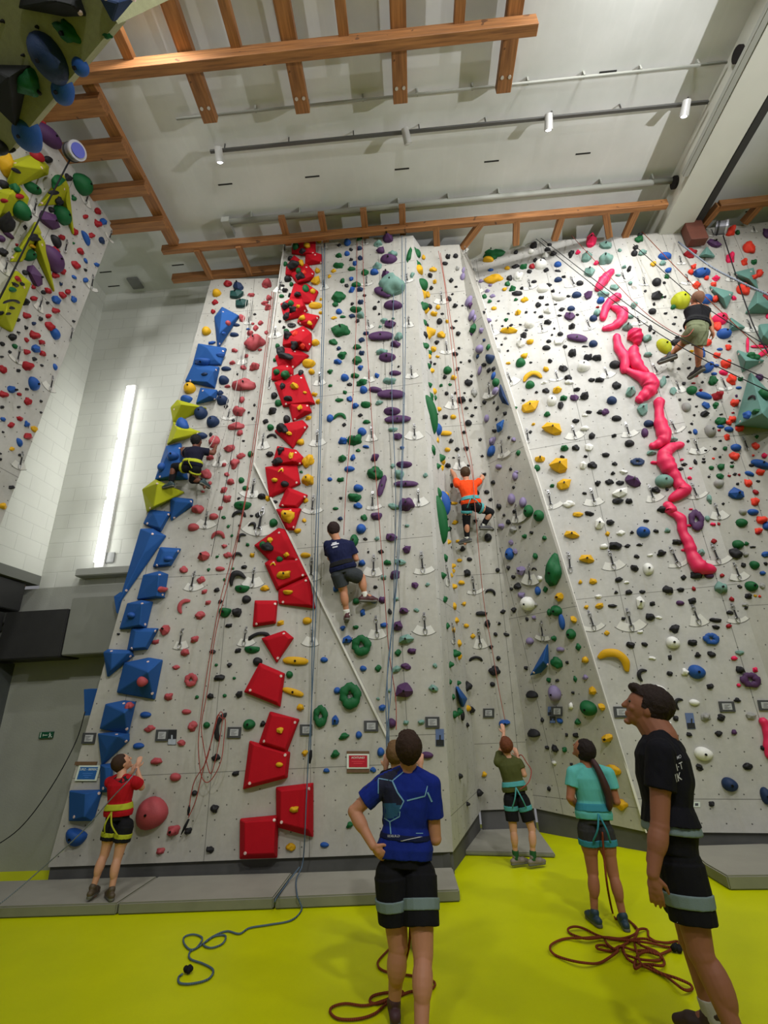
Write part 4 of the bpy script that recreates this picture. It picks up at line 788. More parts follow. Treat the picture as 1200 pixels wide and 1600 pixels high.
G 75 10 34 30 e;G 128 18 46 56 e;K 8 80 28 24;G 60 113 18 20;K 93 97 16 16;G 153 122 18 20;G 110 208 30 40 w;G 200 285 68 140 b;L 45 275 46 60 w;K 105 268 26 16;W 130 312 20 26;K 28 350 32 30;G 158 362 18 22
B 122 370 26 42 e;L 48 390 28 32;W 78 430 62 66 e;K 112 432 14 12;K 10 457 22 24;Y 225 397 44 50 w;G 210 463 52 52 e;G 178 472 22 30;B 235 515 26 76 e;Y 290 505 36 46 w;K 102 493 18 20;K 70 502 12 18
G 278 572 44 50 e;G 198 592 20 24;L 85 605 34 34 e;G 312 632 20 26;G 297 782 14 22;L 228 645 38 24 e;G 213 705 42 50 b;K 260 705 14 16;Y 346 693 36 36 w;K 67 730 16 20;L 345 775 20 20;G 173 788 18 22;K 212 790 18 14
Y 380 838 38 46 w;K 287 847 14 14;W 278 910 24 40 w;K 1 190 30 60
@800,1200,3
Y 475 12 54 40 w;K 880 5 26 14;Y 513 170 40 38 w;N 1020 77 72 66 e;K 1105 3 30 12;N 1190 130 54 80 e;K 935 168 26 24;K 175 98 14 14
@400,800,3
G 460 135 40 60 e;Y 240 205 0 0;B 493 80 46 46 e;N 395 33 20 16;G 508 27 26 26;V 565 20 48 34 b;V 635 120 62 50 w;V 707 176 48 42 w;T 675 235 64 36 w;B 497 240 38 36 w;G 617 238 32 24;V 652 295 42 42 b;V 745 342 48 38 w
K 513 127 18 12;T 568 125 18 16;T 708 65 20 14;K 527 187 10 12;K 587 186 22 16;T 600 307 24 24;T 657 408 24 20;K 560 352 18 16;V 593 412 28 36;G 470 418 34 30 e;B 547 412 36 32;V 692 465 58 44 w;B 500 472 22 32
T 753 460 22 16;K 628 467 16 26;B 600 530 40 32 w;V 665 535 54 60 w;G 468 540 24 18;B 407 543 24 22;B 430 600 56 44 w;G 498 625 94 92 d;T 703 597 84 54 w;V 733 652 38 30;G 665 660 26 26;T 660 737 50 36 w;V 705 724 40 28
B 503 734 32 28 e;G 572 733 26 26;B 320 693 34 26 e;T 840 720 18 20;V 697 838 98 84 w;T 832 828 64 42 w;B 381 837 34 32 e;G 445 860 104 118 d;G 305 955 70 98 d;B 373 978 40 56 w;B 592 917 38 42 w;V 637 990 40 48 e
G 413 1053 48 28;B 482 1045 30 36 e;G 372 1137 40 34;B 585 1125 34 44 e;V 803 1140 56 34 e;T 703 987 24 20;T 775 985 28 22;T 573 875 14 12;T 627 838 16 16;Y 208 914 28 32;K 33 994 26 24;Y 205 240 0 0;Y 227 40 16 18;Y 240 510 44 34 e
Y 115 521 32 24;Y 43 360 40 26;K 30 582 70 34 h:5;G 5 645 26 26 e;K 12 700 34 44 e;T 805 340 18 14;G 878 212 22 44 w;G 866 297 22 44 w;G 878 408 22 26;G 890 537 18 34 w;G 926 662 22 40;G 905 716 18 30
@400,1200,3
B 330 12 36 28 w;G 440 268 34 26;B 322 360 40 26 e;B 550 8 24 24;Y 1070 30 24 22;K 1040 115 26 50 w;K 952 38 12 28;K 988 168 10 22;B 495 185 26 30
@0,180,6.667
R 430 85 50 70;V 490 220 210 190 e:-35;R 332 358 44 50;R 385 442 90 50 e:-25;K 498 462 80 66 e;K 125 362 80 40;Y 70 530 130 250 b;K 165 575 110 40 e:-20;K 30 722 85 90 e;K 705 655 75 65 b;G 840 720 130 215 e:25
G 330 760 150 115 e:-20;G 617 715 60 70;K 555 803 115 40 e;K 610 885 62 56;R 200 845 78 46 e;R 48 893 80 44 e;G 160 780 60 36;G 205 985 150 170 e:-35;K 530 985 56 56 e;G 633 1040 120 200 e:28;V 490 1100 210 190 w:-30;G 763 867 40 54
R 1015 1000 50 60;R 887 1057 46 46;R 1007 1130 42 70;B 1067 1105 84 90 w;K 15 1090 66 90;K 258 1170 28 40
@0,340,6.667
V 85 182 100 56 e:-30;V 10 220 60 70 e;K 355 212 125 60 b;K 575 250 70 140 e:15;R 640 205 56 52;R 572 350 68 72;V 530 430 150 280 e:20;V 350 620 130 240 w:20;K 20 360 70 80;K 258 573 58 52 e;G 285 385 140 130 e;G 195 340 60 40;Y 340 295 70 40
R 172 282 24 30;R 772 145 54 56;B 888 215 46 155 e:15;R 948 185 44 50;N 1055 240 40 64;G 765 268 24 22;R 835 352 50 62;B 885 445 38 68 w;B 1005 490 46 40;R 780 495 62 72;K 888 545 28 30;G 635 445 24 24;R 640 558 50 64;R 570 605 58 52
B 768 622 60 52 w;B 887 655 66 56 w;N 630 693 26 36;R 345 728 40 40;R 490 762 56 66;K 450 778 40 40;R 643 808 52 62;R 700 773 60 66 w;K 765 722 28 26;B 573 855 80 115 w;R 345 842 76 66 w;B 762 850 42 52;K 492 888 28 34;K 262 880 70 70;R 572 970 62 54
R 268 1022 58 62;R 500 1025 50 50;K 420 1053 38 36;R 508 1132 70 82;B 555 1170 60 70;N 348 1103 34 42;K 268 1148 34 38;K 185 1065 34 40;K 765 1080 26 30;G 125 750 66 56 e;K 155 697 60 40;R 182 643 36 30;K 228 690 36 32;K 115 878 175 56 h;K 118 940 40 32;K 20 998 50 36;K 85 1000 40 30
@0,500,8
R 418 190 92 96;R 610 75 80 90;B 675 165 90 160 e:20;K 143 208 92 80 b;K 25 300 52 56 e;G 178 325 75 85 w;R 325 250 40 56;R 512 280 66 66;B 435 360 110 135 w;R 325 400 56 66;R 522 418 62 76;K 682 448 28 34;K 422 487 40 52;K 120 398 34 32;K 18 460 36 28
R 335 572 105 125 b;B 685 588 42 82 e;K 518 568 34 30;R 30 615 66 80 b;K 228 633 46 44;B 413 798 110 175 e;B 135 870 125 130 w;R 35 930 80 80;R 235 925 78 58 w;K 330 865 42 36;R 342 1015 74 76;K 510 1015 28 30;K 25 1090 46 42;K 232 1088 40 34;K 508 1155 24 26
K 415 45 34 46;K 322 98 32 42;K 225 155 32 28
@0,640,8.42
B 35 125 85 80 w;R 255 118 72 60;R 140 205 70 60;B 345 195 62 78;K 35 295 30 32;R 355 355 125 105 w;B 250 432 62 125 e:15;Y 155 515 58 42;K 258 597 36 36;K 5 655 26 30;K 148 1022 70 50;Y 35 1270 78 80;K 535 38 26 28;K 5 580 20 26;Y 440 255 60 80
@0,0,4.615
N 370 420 200 340 e:18;G 495 232 125 110 b:-30;K 22 152 22 24;K 272 195 18 20;K 172 398 18 20;K 240 640 0 0;G 180 560 110 150 b;B 215 960 200 200 e:40
B 590 480 100 130 e;B 470 650 160 160 e:35;G 775 255 60 40;G 922 158 72 80 b;B 1090 90 150 60 e:15;Y 20 1080 60 90;K 10 1060 90 90 e
@400,400,3
G 405 467 40 28;T 588 453 50 28;N 497 457 24 20;G 475 430 36 22;B 383 498 34 24;G 473 493 38 28;B 490 525 24 20;V 615 482 80 34 j;K 668 519 10 10;G 348 543 24 18;B 417 573 38 32 e;G 463 563 36 24;B 567 562 20 20;V 653 551 54 22 e
G 495 595 48 28;T 630 588 56 30;K 440 603 20 14;K 347 608 18 14;V 560 629 66 26 e:-8;B 505 630 36 34 e;V 635 656 116 46 p;K 416 638 16 14;G 389 677 32 16;B 441 672 24 22;G 516 701 52 26 j;B 467 705 30 24;T 578 690 34 20
V 637 733 80 32 j;V 665 771 110 38 p:3;K 490 747 18 14;G 519 780 34 18;G 394 756 58 32 h;B 348 762 32 34 e;B 498 826 40 36 e;T 642 815 40 18;V 665 848 52 40 w;G 468 863 64 48 b;B 408 869 38 30;K 415 791 16 12;G 480 912 18 14;B 516 895 28 14
V 557 945 32 36;G 405 952 50 42 w;B 455 948 22 28;B 685 900 18 14;B 438 999 50 26 e;V 694 981 76 28 j;T 640 986 18 18;B 347 1047 24 16;G 400 1048 28 22;G 562 1020 60 54 b;T 672 1025 40 40;V 593 1080 36 90 p:78;V 703 1072 102 32 p
B 480 1090 46 36 e;T 795 1028 18 18;G 462 1133 58 36;B 480 1172 34 26;V 706 1166 66 58 b;T 645 1175 48 24;K 398 1137 14 12;G 372 1185 24 12;T 600 305 30 20
"""
# quickdraws: hanger x y, carabiner end x y
DRAWS = """
@230,420,6
955 455 948 520;885 815 880 895;955 960 945 975
@200,600,6
955 240 935 335;865 650 845 775
@230,780,6
565 130 542 280;445 690 412 860;1005 655 985 830;1085 95 1040 350
@100,980,6
1110 30 1083 205
@300,980,6
510 10 485 175;1125 10 1130 180
@430,360,8
122 190 122 270;622 150 622 225;1130 110 1130 180;608 625 612 740;1145 580 1140 695;75 640 55 780;1160 1125 1175 1230
@400,500,8
245 95 238 230;795 665 795 815;180 715 165 865
@390,640,8
178 315 160 495;850 270 845 455;800 1085 785 1300;60 880 30 1105
@390,780,8
775 755 775 1015;60 870 30 1105
@560,360,6
75 85 72 135;452 405 460 490;95 845 100 935;470 812 475 910;775 580 780 690;1122 505 1135 585;1000 150 1010 205;823 1045 832 1155;75 440 72 520
@640,540,6
15 195 22 310;45 745 50 880;350 -5 355 75;400 470 408 590;460 1030 470 1165;742 355 757 490;862 900 875 1045;918 260 962 370;1098 785 1115 915
@640,740,6
80 160 88 310;110 745 128 935;590 975 608 1135;338 870 362 1050;995 300 1012 460;1120 860 1138 1040
@680,940,6
405 270 425 435;155 215 172 400;995 190 1020 365
@740,360,6
415 110 428 160;40 505 55 588;515 465 533 552;632 865 648 955;912 440 948 525;1060 835 1092 930;170 890 185 985;800 75 800 135
@800,400,3
285 100 290 150;350 298 365 345;585 280 600 325;205 540 215 585;435 525 450 572;660 508 685 555;283 800 300 860;533 785 552 850;70 815 75 880;770 590 785 640;745 772 770 830;370 1095 390 1170;643 1080 665 1150;843 1068 870 1140;170 1105 185 1185;515 80 530 120
@800,800,3
265 195 275 285;455 185 480 270;743 170 785 260;937 155 972 245;540 460 565 560;360 470 388 555;845 440 880 530;1030 435 1062 520
@1000,340,6
30 565 45 640;370 365 385 440;830 520 855 600;1005 965 1045 1070;430 540 455 630;1060 85 1075 140;670 115 690 180
@1020,520,6.667
715 470 762 600;940 1095 985 1230;240 510 275 630
@1040,680,7.5
340 60 385 225;575 810 630 995
@1040,830,7.5
800 385 870 580
@400,400,3
727 520 730 575;742 790 742 855;547 1110 547 1190;760 1100 762 1175;270 1125 265 1195;705 85 710 120;715 285 718 330;530 535 530 590;540 805 545 870
@400,800,3
552 208 552 300;775 195 780 285;562 495 570 590;788 480 795 575
@440,1080,4
0 0 0 0
@0,180,6.667
375 880 340 1025;915 815 885 925
@0,340,6.667
75 430 40 575;695 240 665 370;435 830 395 965;1160 140 1130 230;965 605 940 745
@0,500,8
245 345 200 535;900 110 865 265;655 710 615 885
@0,640,8.42
290 570 240 780
"""
# organic pink hand rails: points and radii
TUFAS = """
@800,400,3
470,70,10 445,95,16 425,120,18 400,155,12
497,190,16 460,212,14 440,245,15 425,295,12
470,240,8 515,262,20 512,300,18 475,330,14 430,342,10
490,375,13 500,430,17 530,480,20 525,540,14
572,365,28 585,385,22 588,410,12
572,432,16 570,475,24 595,520,20 635,548,10
520,528,12 580,555,16 640,585,30 650,620,26 625,650,22 595,675,16
690,680,20 690,740,16 698,790,24 715,850,24 690,880,18 655,892,13
795,885,13 745,900,20 715,935,26 728,980,30 755,1020,22 785,1070,20 805,1100,24 745,1140,14
725,1165,16 745,1190,20 722,1195,8
@800,800,3
735,-5,12 790,30,18 800,90,16 830,150,20 845,200,20 880,255,28 940,270,16
@1000,1100,6
1150,150,24 1195,260,26 1200,420,24 1215,500,20
"""
# ================================================================== wedges, holds, quickdraws
from mathutils.bvhtree import BVHTree
WN = dict(A='pale slab wall', B='tall central wall', S='narrow side wall', C='recessed wall',
          D='dark flank wall', E='pink-rail wall', F='teal-wedge corner wall', L='overhanging side wall', O='olive roof panel', Q='olive roof lip')
CN = dict(P='pink', R='red', K='black', Y='yellow', G='green', B='blue', N='navy blue', V='purple', T='pale teal', C='dark teal', O='orange', M='magenta', U='lime', A='grey', L='lavender', W='white')
HC = dict(P=(168, 70, 76), C=(20, 66, 62), R=(150, 18, 30), K=(26, 26, 30), Y=(206, 158, 14), G=(8, 88, 44), B=(28, 78, 152), N=(24, 46, 82), V=(74, 42, 84), T=(108, 144, 134),
          O=(222, 56, 34), M=(226, 26, 84), U=(168, 172, 20), A=(146, 146, 142), L=(128, 116, 152), W=(226, 226, 220))
def hold_mat(c): return mat('hold_' + CN[c].replace(' ', '_'), rgb(*HC[c]), .62, spec=.35, noise_amt=.14, noise_scale=3, bump=.25, bump_scale=25)
def vol_mat(c):
    cc = dict(R=(176, 4, 26), B=(34, 82, 146), U=(164, 168, 24), T=(100, 142, 132), N=(30, 52, 88), K=(30, 32, 32))[c]
    return mat('wedge_' + CN[c].replace(' ', '_'), rgb(*cc), .8, spec=.25, noise_amt=.12, noise_scale=6, bump=.3, bump_scale=200)
ORD = ['zeroth', 'topmost', 'second', 'third', 'fourth', 'fifth', 'sixth', 'seventh', 'eighth', 'ninth', 'tenth', 'eleventh', 'twelfth', 'thirteenth', 'fourteenth', 'fifteenth',
       'sixteenth', 'seventeenth', 'eighteenth', 'nineteenth', 'twentieth'] + ['twenty-' + w for w in 'first second third fourth fifth sixth seventh eighth ninth'.split()] + ['thirtieth'] + ['thirty-' + w for w in 'first second third fourth fifth sixth seventh eighth ninth'.split()]
CORE = {k: w['obj'] for k, w in WALLS.items()}
wall_bvh = {}
for k, o in CORE.items():
    M = o.matrix_world if False else Matrix(o.matrix_basis)
    vs = [M @ v.co for v in o.data.vertices]; wall_bvh[k] = BVHTree.FromPolygons(vs, [tuple(p.vertices) for p in o.data.polygons])
vol_bvh = []
def look(x, y):
    """first wall or wedge met from the eye: key, point, normal"""
    d = V(ray(x, y)).normalized(); o = V(CAM); best = None
    for k, b in wall_bvh.items():
        loc, n, i, dist = b.ray_cast(o, d)
        if loc is not None and (best is None or dist < best[3]):
            best = (k, loc, V(WALLS[k]['n']), dist, False)
    for k, b in vol_bvh:
        loc, n, i, dist = b.ray_cast(o, d)
        if loc is not None and (best is None or dist < best[3] + .001):
            if n.dot(d) > 0: n = -n
            best = (k, loc, n, dist, True)
    return best
def blocks(txt):
    ox = oy = 0; s = 1
    for ln in txt.strip().splitlines():
        ln = ln.strip()
        if not ln: continue
        if ln[0] == '@': ox, oy, s = [float(t) for t in ln[1:].split(',')]; continue
        yield ox, oy, s, ln

# ---- wedges
vrec = []
for ox, oy, s, ln in blocks(VOLS):
    a, b_ = ln.split('/'); t = a.split(); k, c = t[0], t[1]
    P2 = [tuple(float(q) for q in p.split(',')) for p in t[2:]]; R2 = [tuple(float(q) for q in p.split(',')) for p in b_.split()]
    P2 = [(ox + x / s, oy + y / s) for x, y in P2]; R2 = [(ox + x / s, oy + y / s, hh) for x, y, hh in R2]
    gx = sum(p[0] for p in P2) / len(P2); gy = sum(p[1] for p in P2) / len(P2); P2 = [(gx + (x - gx) * 1.07, gy + (y - gy) * 1.07) for x, y in P2]
    w = WALLS[k]; n = w['n']; base = [planehit(x, y, w['p'], n) for x, y in P2]
    top = [planehit(x, y, w['p'] + n * hh, n) for x, y, hh in R2]
    bm = bmesh.new()
    for p in base: bm.verts.new(V(p) + V(n) * .004)
    for p in base: bm.verts.new(V(p) + V(n) * .045 + (V(sum(base) / len(base)) - V(p)) * .02)
    for p in top: bm.verts.new(V(p))
    bmesh.ops.convex_hull(bm, input=bm.verts)
    bmesh.ops.delete(bm, geom=[v for v in bm.verts if not v.link_faces], context='VERTS')
    bmesh.ops.recalc_face_normals(bm, faces=bm.faces)
    bmesh.ops.dissolve_limit(bm, angle_limit=.05, verts=bm.verts, edges=bm.edges)
    bmesh.ops.bevel(bm, geom=list(bm.edges), offset=.008, segments=1, affect='EDGES')
    bmesh.ops.triangulate(bm, faces=bm.faces)
    cen = sum(base) / len(base); M = Matrix.Translation(V(cen))
    vs = [v.co.copy() for v in bm.verts]; bm.verts.index_update()
    fs = [tuple(v.index for v in f.verts) for f in bm.faces]
    vol_bvh.append((k, BVHTree.FromPolygons(vs, fs)))
    bmesh.ops.transform(bm, matrix=M.inverted(), verts=bm.verts)
    o = link('climbing_volume', bm_mesh('volume', bm), vol_mat(c)); o.matrix_world = M
    A_ = abs(sum(P2[i][0] * P2[i - 1][1] - P2[i - 1][0] * P2[i][1] for i in range(len(P2)))) / 2
    # bolt washers showing as small pale discs
    if A_ > 300:
        for j in range(2):
            x = sum(p[0] for p in P2) / len(P2); y = sum(p[1] for p in P2) / len(P2)
            ex = P2[(j * 2 + 1) % len(P2)]; x = x * .25 + ex[0] * .75; y = y * .25 + ex[1] * .75
            d = V(ray(x, y)).normalized(); hitp = vol_bvh[-1][1].ray_cast(V(CAM), d)
            if hitp[0] is None: continue
            nn = hitp[1]; nn = -nn if nn.dot(d) > 0 else nn
            b2 = bmesh.new(); r = bmesh.ops.create_cone(b2, cap_ends=True, segments=10, radius1=.018, radius2=.016, depth=.012)
            bmesh.ops.transform(b2, matrix=Matrix.Translation(hitp[0] - V(cen)) @ nn.to_track_quat('Z', 'Y').to_matrix().to_4x4(), verts=b2.verts)
            link('bolt_washer', bm_mesh('washer', b2), mat('pale_washer', rgb(215, 190, 185), .5), o)
    vrec.append((k, c, sum(p[1] for p in P2) / len(P2), A_, o, len(P2)))
for k in set(r[0] for r in vrec):
    for c in set(r[1] for r in vrec if r[0] == k):
        rs = sorted([r for r in vrec if r[0] == k and r[1] == c], key=lambda r: r[2])
        for i, r in enumerate(rs):
            size = 'large' if r[3] > 1400 else ('mid-sized' if r[3] > 500 else 'small')
            sh = 'three-cornered' if r[5] == 3 else 'angular'
            if len(rs) == 1: lb = f'{size} {sh} {CN[c]} wedge volume on the {WN[k]}'
            else: lb = f'{size} {sh} {CN[c]} wedge volume on the {WN[k]}, {ORD[i + 1]} such wedge from top'
            if len(rs) > 1 and i == len(rs) - 1: lb = f'{size} {sh} {CN[c]} wedge on the {WN[k]}, lowest of its {CN[c]} wedges'
            tag(r[4], lb, 'climbing volume', f'{CN[c]} wedge volumes on the {WN[k]}')
# dark wedges on the hidden edge of the slab wall, seen past it
for j, (a, b_, c_) in enumerate((((178, 932), (188, 925), (182, 958)), ((131, 1077), (142, 1076), (132, 1118)))):
    w = WALLS['A']; pts = [planehit(x + 6, y, w['p'], w['n']) for x, y in (a, b_, c_)]
    bm = bmesh.new()
    for p, (x, y) in zip(pts, (a, b_, c_)):
        bm.verts.new(V(p) + Vector((.12, .12, 0))); bm.verts.new(V(p) + Vector((.12, .5, 0))); bm.verts.new(V(planehit(x, y, w['p'] + np.array([0, .15, 0]), w['n'])))
    bmesh.ops.convex_hull(bm, input=bm.verts)
    bmesh.ops.delete(bm, geom=[v for v in bm.verts if not v.link_faces], context='VERTS')
    tag(link('climbing_volume', bm_mesh('volume', bm), vol_mat('B')), ('upper' if j == 0 else 'lower') + ' dark blue wedge peeking out past the outer edge of the pale slab wall', 'climbing volume', 'wedges past the slab edge')

# ---- hold shapes, one unit wide and high, standing on z = 0
def blob(seed, kind):
    bm = bmesh.new(); r = random.Random(seed)
    if kind == 'w': bmesh.ops.create_icosphere(bm, subdivisions=1, radius=.5)
    else: bmesh.ops.create_icosphere(bm, subdivisions=3, radius=.5)
    off = Vector((r.uniform(0, 50), r.uniform(0, 50), r.uniform(0, 50)))
    for v in bm.verts:
        p = v.co.copy()
        if kind == 'w': p *= r.uniform(.72, 1.18)
        elif kind == 'b':
            k = 1 + .55 * (noise.noise(p * 2.3 + off)) + .18 * noise.noise(p * 6 + off); p *= k * 1.02
        elif kind == 'e': p *= 1 + .10 * noise.noise(p * 1.6 + off); p.y *= 1 - .18 * p.x * r.choice((1, 1))
        elif kind == 'j':
            if p.y > .12: p.y = .12 + (p.y - .12) * .25
            p.y = (p.y + .15) * 1.35 - .02
            p.z *= 1.15 if p.y > 0 else .9
            p *= 1 + .06 * noise.noise(p * 3 + off)
        if kind == 's':
            a = math.atan2(p.y, p.x); k = 1 + .28 * math.cos(5 * a + seed) * min(1, math.hypot(p.x, p.y) * 3); p.x *= k; p.y *= k
        v.co = p
    bmesh.ops.bisect_plane(bm, geom=bm.verts[:] + bm.edges[:] + bm.faces[:], plane_co=(0, 0, -.02), plane_no=(0, 0, -1), clear_outer=True)
    ed = [e for e in bm.edges if e.is_boundary]
    if ed: bmesh.ops.edgeloop_fill(bm, edges=ed)
    for v in bm.verts: v.co.z = max(0, v.co.z + .02) * 1.9
    return bm_mesh('hold_' + kind, bm, kind != 'w')
def tubehold(kind, seed):
    bm = bmesh.new(); r = random.Random(seed)
    if kind == 'p':
        pts = [(-.40, -.04, .2), (-.2, .04, .3), (0, .06, .34), (.2, .03, .3), (.40, -.05, .2)]; rad = [.30, .42, .44, .42, .30]
        pts2 = spline(pts, 5); rr = [np.interp(i / (len(pts2) - 1) * 4, range(5), rad) for i in range(len(pts2))]
        pts2 = [(-.48, -.06, .15)] + [tuple(p) for p in pts2] + [(.48, -.07, .15)]; rr = [.12] + rr + [.12]
        tube(bm, pts2, rr, 12)
    if kind == 'h':
        pts = [(-.46, -.30, .12), (-.30, .10, .3), (0, .32, .4), (.28, .16, .34), (.46, -.28, .14)]; rad = [.06, .17, .22, .17, .07]
        pts2 = spline(pts, 5); rr = [float(np.interp(i / (len(pts2) - 1) * 4, range(5), rad)) for i in range(len(pts2))]
        tube(bm, pts2, rr, 10)
    if kind == 'd':
        N = 20; pts = []; rr = []
        for i in range(N):
            a = 2 * math.pi * i / N; k = 1 + .12 * r.uniform(-1, 1); pts.append((.32 * math.cos(a) * k, .32 * math.sin(a) * k, .28)); rr.append(.19 * (1 + .25 * r.uniform(-1, 1)))
        tube(bm, pts, rr, 9, closed=True)
    bmesh.ops.recalc_face_normals(bm, faces=bm.faces)
    return bm_mesh('hold_' + kind, bm, True)
LIB = dict(b=[blob(i * 7 + 1, 'b') for i in range(6)], e=[blob(i * 3 + 2, 'e') for i in range(3)], w=[blob(i * 5 + 3, 'w') for i in range(6)],
           j=[blob(i + 11, 'j') for i in range(2)], s=[blob(4, 's')], p=[tubehold('p', 1)], h=[tubehold('h', 2)], d=[tubehold('d', 3), tubehold('d', 9)])
bm = bmesh.new(); bmesh.ops.create_cone(bm, cap_ends=True, segments=8, radius1=.5, radius2=.5, depth=1); BOLT = bm_mesh('bolt', bm)
M_BOLT = mat('dark_bolt', rgb(20, 20, 20), .4, metal=.6)
SHN = dict(b='knobbly', e='smooth rounded', w='faceted', j='half-moon', h='curved horn', d='ring-shaped', p='long sausage', s='star-shaped')
recs = []
for ox, oy, s, ln in blocks(HOLDS):
    for t in ln.split(';'):
        t = t.split()
        if len(t) < 5: continue
        c = t[0]; x, y, w, hh = [float(q) for q in t[1:5]]; sh = t[5] if len(t) > 5 else 'b'; deg = 0
        if ':' in sh: sh, deg = sh.split(':'); deg = float(deg)
        if w < 1: continue
        recs.append((c, ox + x / s, oy + y / s, w / s, hh / s, sh, deg))
recs.sort(key=lambda r: -r[3] * r[4])
uniq = []
for r in recs:   # the same hold read off two overlapping crops is kept once
    if any(abs(r[1] - q[1]) < .32 * (r[3] + q[3]) / 2 + 1.2 and abs(r[2] - q[2]) < .32 * (r[4] + q[4]) / 2 + 1.2 and (r[0] == q[0] or min(r[3] * r[4], q[3] * q[4]) > .6 * max(r[3] * r[4], q[3] * q[4])) for q in uniq): continue
    uniq.append(r)
placed = []
for r in uniq:
    c, x, y, w, hh, sh, deg = r
    if not (-20 < x < 1220 and -20 < y < 1620): continue
    L = look(x, y)
    if L is None or L[0] == 'x': continue
    k, p, n, dist, onvol = L
    if n.length < .5: continue
    P0, nn = np.array(p), np.array(n)
    du = planehit(x + w / 2, y, P0, nn) - planehit(x - w / 2, y, P0, nn); dv = planehit(x, y - hh / 2, P0, nn) - planehit(x, y + hh / 2, P0, nn)
    perp = dist / FPX * 1.02
    lw, lh = float(np.linalg.norm(du)), float(np.linalg.norm(dv))
    lw = min(lw, w * perp * 2.2); lh = min(lh, hh * perp * 1.9)
    u = V(du).normalized(); v = V(dv); u = (u - n * u.dot(n)).normalized(); v = n.cross(u); v = -v if v.dot(V(dv)) < 0 else v
    u = v.cross(n)
    dep = max(.022, min(.30, .62 * min(lw, lh)))
    if sh in ('e',) and w > 40: dep = .5 * min(lw, lh)
    a = math.radians(deg)
    if sh in ('b', 'w') and deg == 0: a = RND.choice((0, 0, math.pi)) + RND.uniform(-.25, .25)
    uu = u * math.cos(a) + v * math.sin(a); vv = v * math.cos(a) - u * math.sin(a)
    if sh in 'phe' and abs(deg) > 45 and sh != 'e': lw, lh = lh, lw
    M = Matrix(((uu.x * lw, vv.x * lh, n.x * dep, p.x), (uu.y * lw, vv.y * lh, n.y * dep, p.y), (uu.z * lw, vv.z * lh, n.z * dep, p.z), (0, 0, 0, 1)))
    placed.append((k, c, sh, x, y, w, hh, M, RND.choice(LIB[sh]), (lw, lh, dep)))
NBIG = 300
big, small = placed[:NBIG], placed[NBIG:]
def fam(r):
    a = r[5] * r[6]; size = 'large' if a > 560 else ('mid-sized' if a > 240 else 'small')
    return (r[0], r[1], r[2], size)
fams = {}
for r in big: fams.setdefault(fam(r), []).append(r)
for f, rs in fams.items():
    rs.sort(key=lambda r: r[4]); k, c, sh, size = f
    for i, r in enumerate(rs):
        o = bpy.data.objects.new('climbing_hold', r[8]); COL.objects.link(o)
        if not r[8].materials: r[8].materials.append(None)
        o.material_slots[0].link = 'OBJECT'; o.material_slots[0].material = hold_mat(c)
        loc, rot, sc = r[7].decompose(); o.matrix_world = r[7]
        lb = f'{size} {CN[c]} {SHN[sh]} hold on the {WN[k]}'
        if len(rs) > 1: lb += f', {ORD[i + 1]} such from top' if i else ', topmost such one'
        tag(o, lb, 'climbing hold', f'climbing holds on the {WN[k]}')
        if r[5] * r[6] > 240 and sh not in 'dh':
            b = bpy.data.objects.new('bolt', BOLT); COL.objects.link(b)
            if not BOLT.materials: BOLT.materials.append(M_BOLT)
            lw, lh, dep = r[9]; b.parent = o
            zt = max((v.co.z for v in r[8].vertices if math.hypot(v.co.x, v.co.y) < .16), default=.8)
            b.matrix_local = Matrix.Translation((0, 0, zt - .02)) @ Matrix.Diagonal((.028 / lw, .028 / lh, .03 / dep, 1))
# the many tiny holds as one mesh
verts = []; faces = []; mi = []; mats_used = []
for r in small:
    me = r[8]; b0 = len(verts); M = r[7]
    hm = hold_mat(r[1])
    if hm not in mats_used: mats_used.append(hm)
    j = mats_used.index(hm)
    verts += [M @ v.co for v in me.vertices]
    for p in me.polygons: faces.append([b0 + q for q in p.vertices]); mi.append(j)
me = bpy.data.meshes.new('small_holds'); me.from_pydata(verts, [], faces)
for m_ in mats_used: me.materials.append(m_)
for p, j in zip(me.polygons, mi): p.material_index = j; p.use_smooth = True
o = link('small_foothold_scatter', me); tag(o, 'scatter of small coloured footholds all over the climbing walls', 'footholds', kind='stuff')
print('HOLDS', len(placed), 'small area', small[0][5] * small[0][6] if small else 0)

# ---- pink organic rails
tre = []
for ox, oy, s, ln in blocks(TUFAS):
    P3 = [tuple(float(q) for q in p.split(',')) for p in ln.split()]
    px = [(ox + x / s, oy + y / s, r / s) for x, y, r in P3]
    L = look(px[len(px) // 2][0], px[len(px) // 2][1]); k = 'E'; w = WALLS[k]; dist = L[3]
    pts = []
    for x, y, r in px:
        rr = r * dist / FPX * 1.05; p = planehit(x, y, w['p'] + w['n'] * rr * .45, w['n']); pts.append((*p, rr))
    sp = spline(pts, 6)
    c0 = V(sp[len(sp) // 2][:3]); bm = bmesh.new()
    rad = [p[3] * (1 + .07 * math.sin(i * 1.3)) for i, p in enumerate(sp)]
    pl_ = [V(p[:3]) - c0 for p in sp]
    e0 = pl_[0] + (pl_[0] - pl_[1]).normalized() * rad[0] * .6; e1 = pl_[-1] + (pl_[-1] - pl_[-2]).normalized() * rad[-1] * .6
    tube(bm, [e0] + pl_ + [e1], [rad[0] * .55] + rad + [rad[-1] * .55], 14)
    bmesh.ops.recalc_face_normals(bm, faces=bm.faces)
    o = link('pink_rail_hold', bm_mesh('pink_rail', bm, True), mat('rail_magenta', rgb(222, 30, 84), .5, noise_amt=.15, noise_scale=5, bump=.2, bump_scale=15)); o.location = c0
    tre.append((px[0][1], o, len(px)))
tre.sort(key=lambda t: t[0])
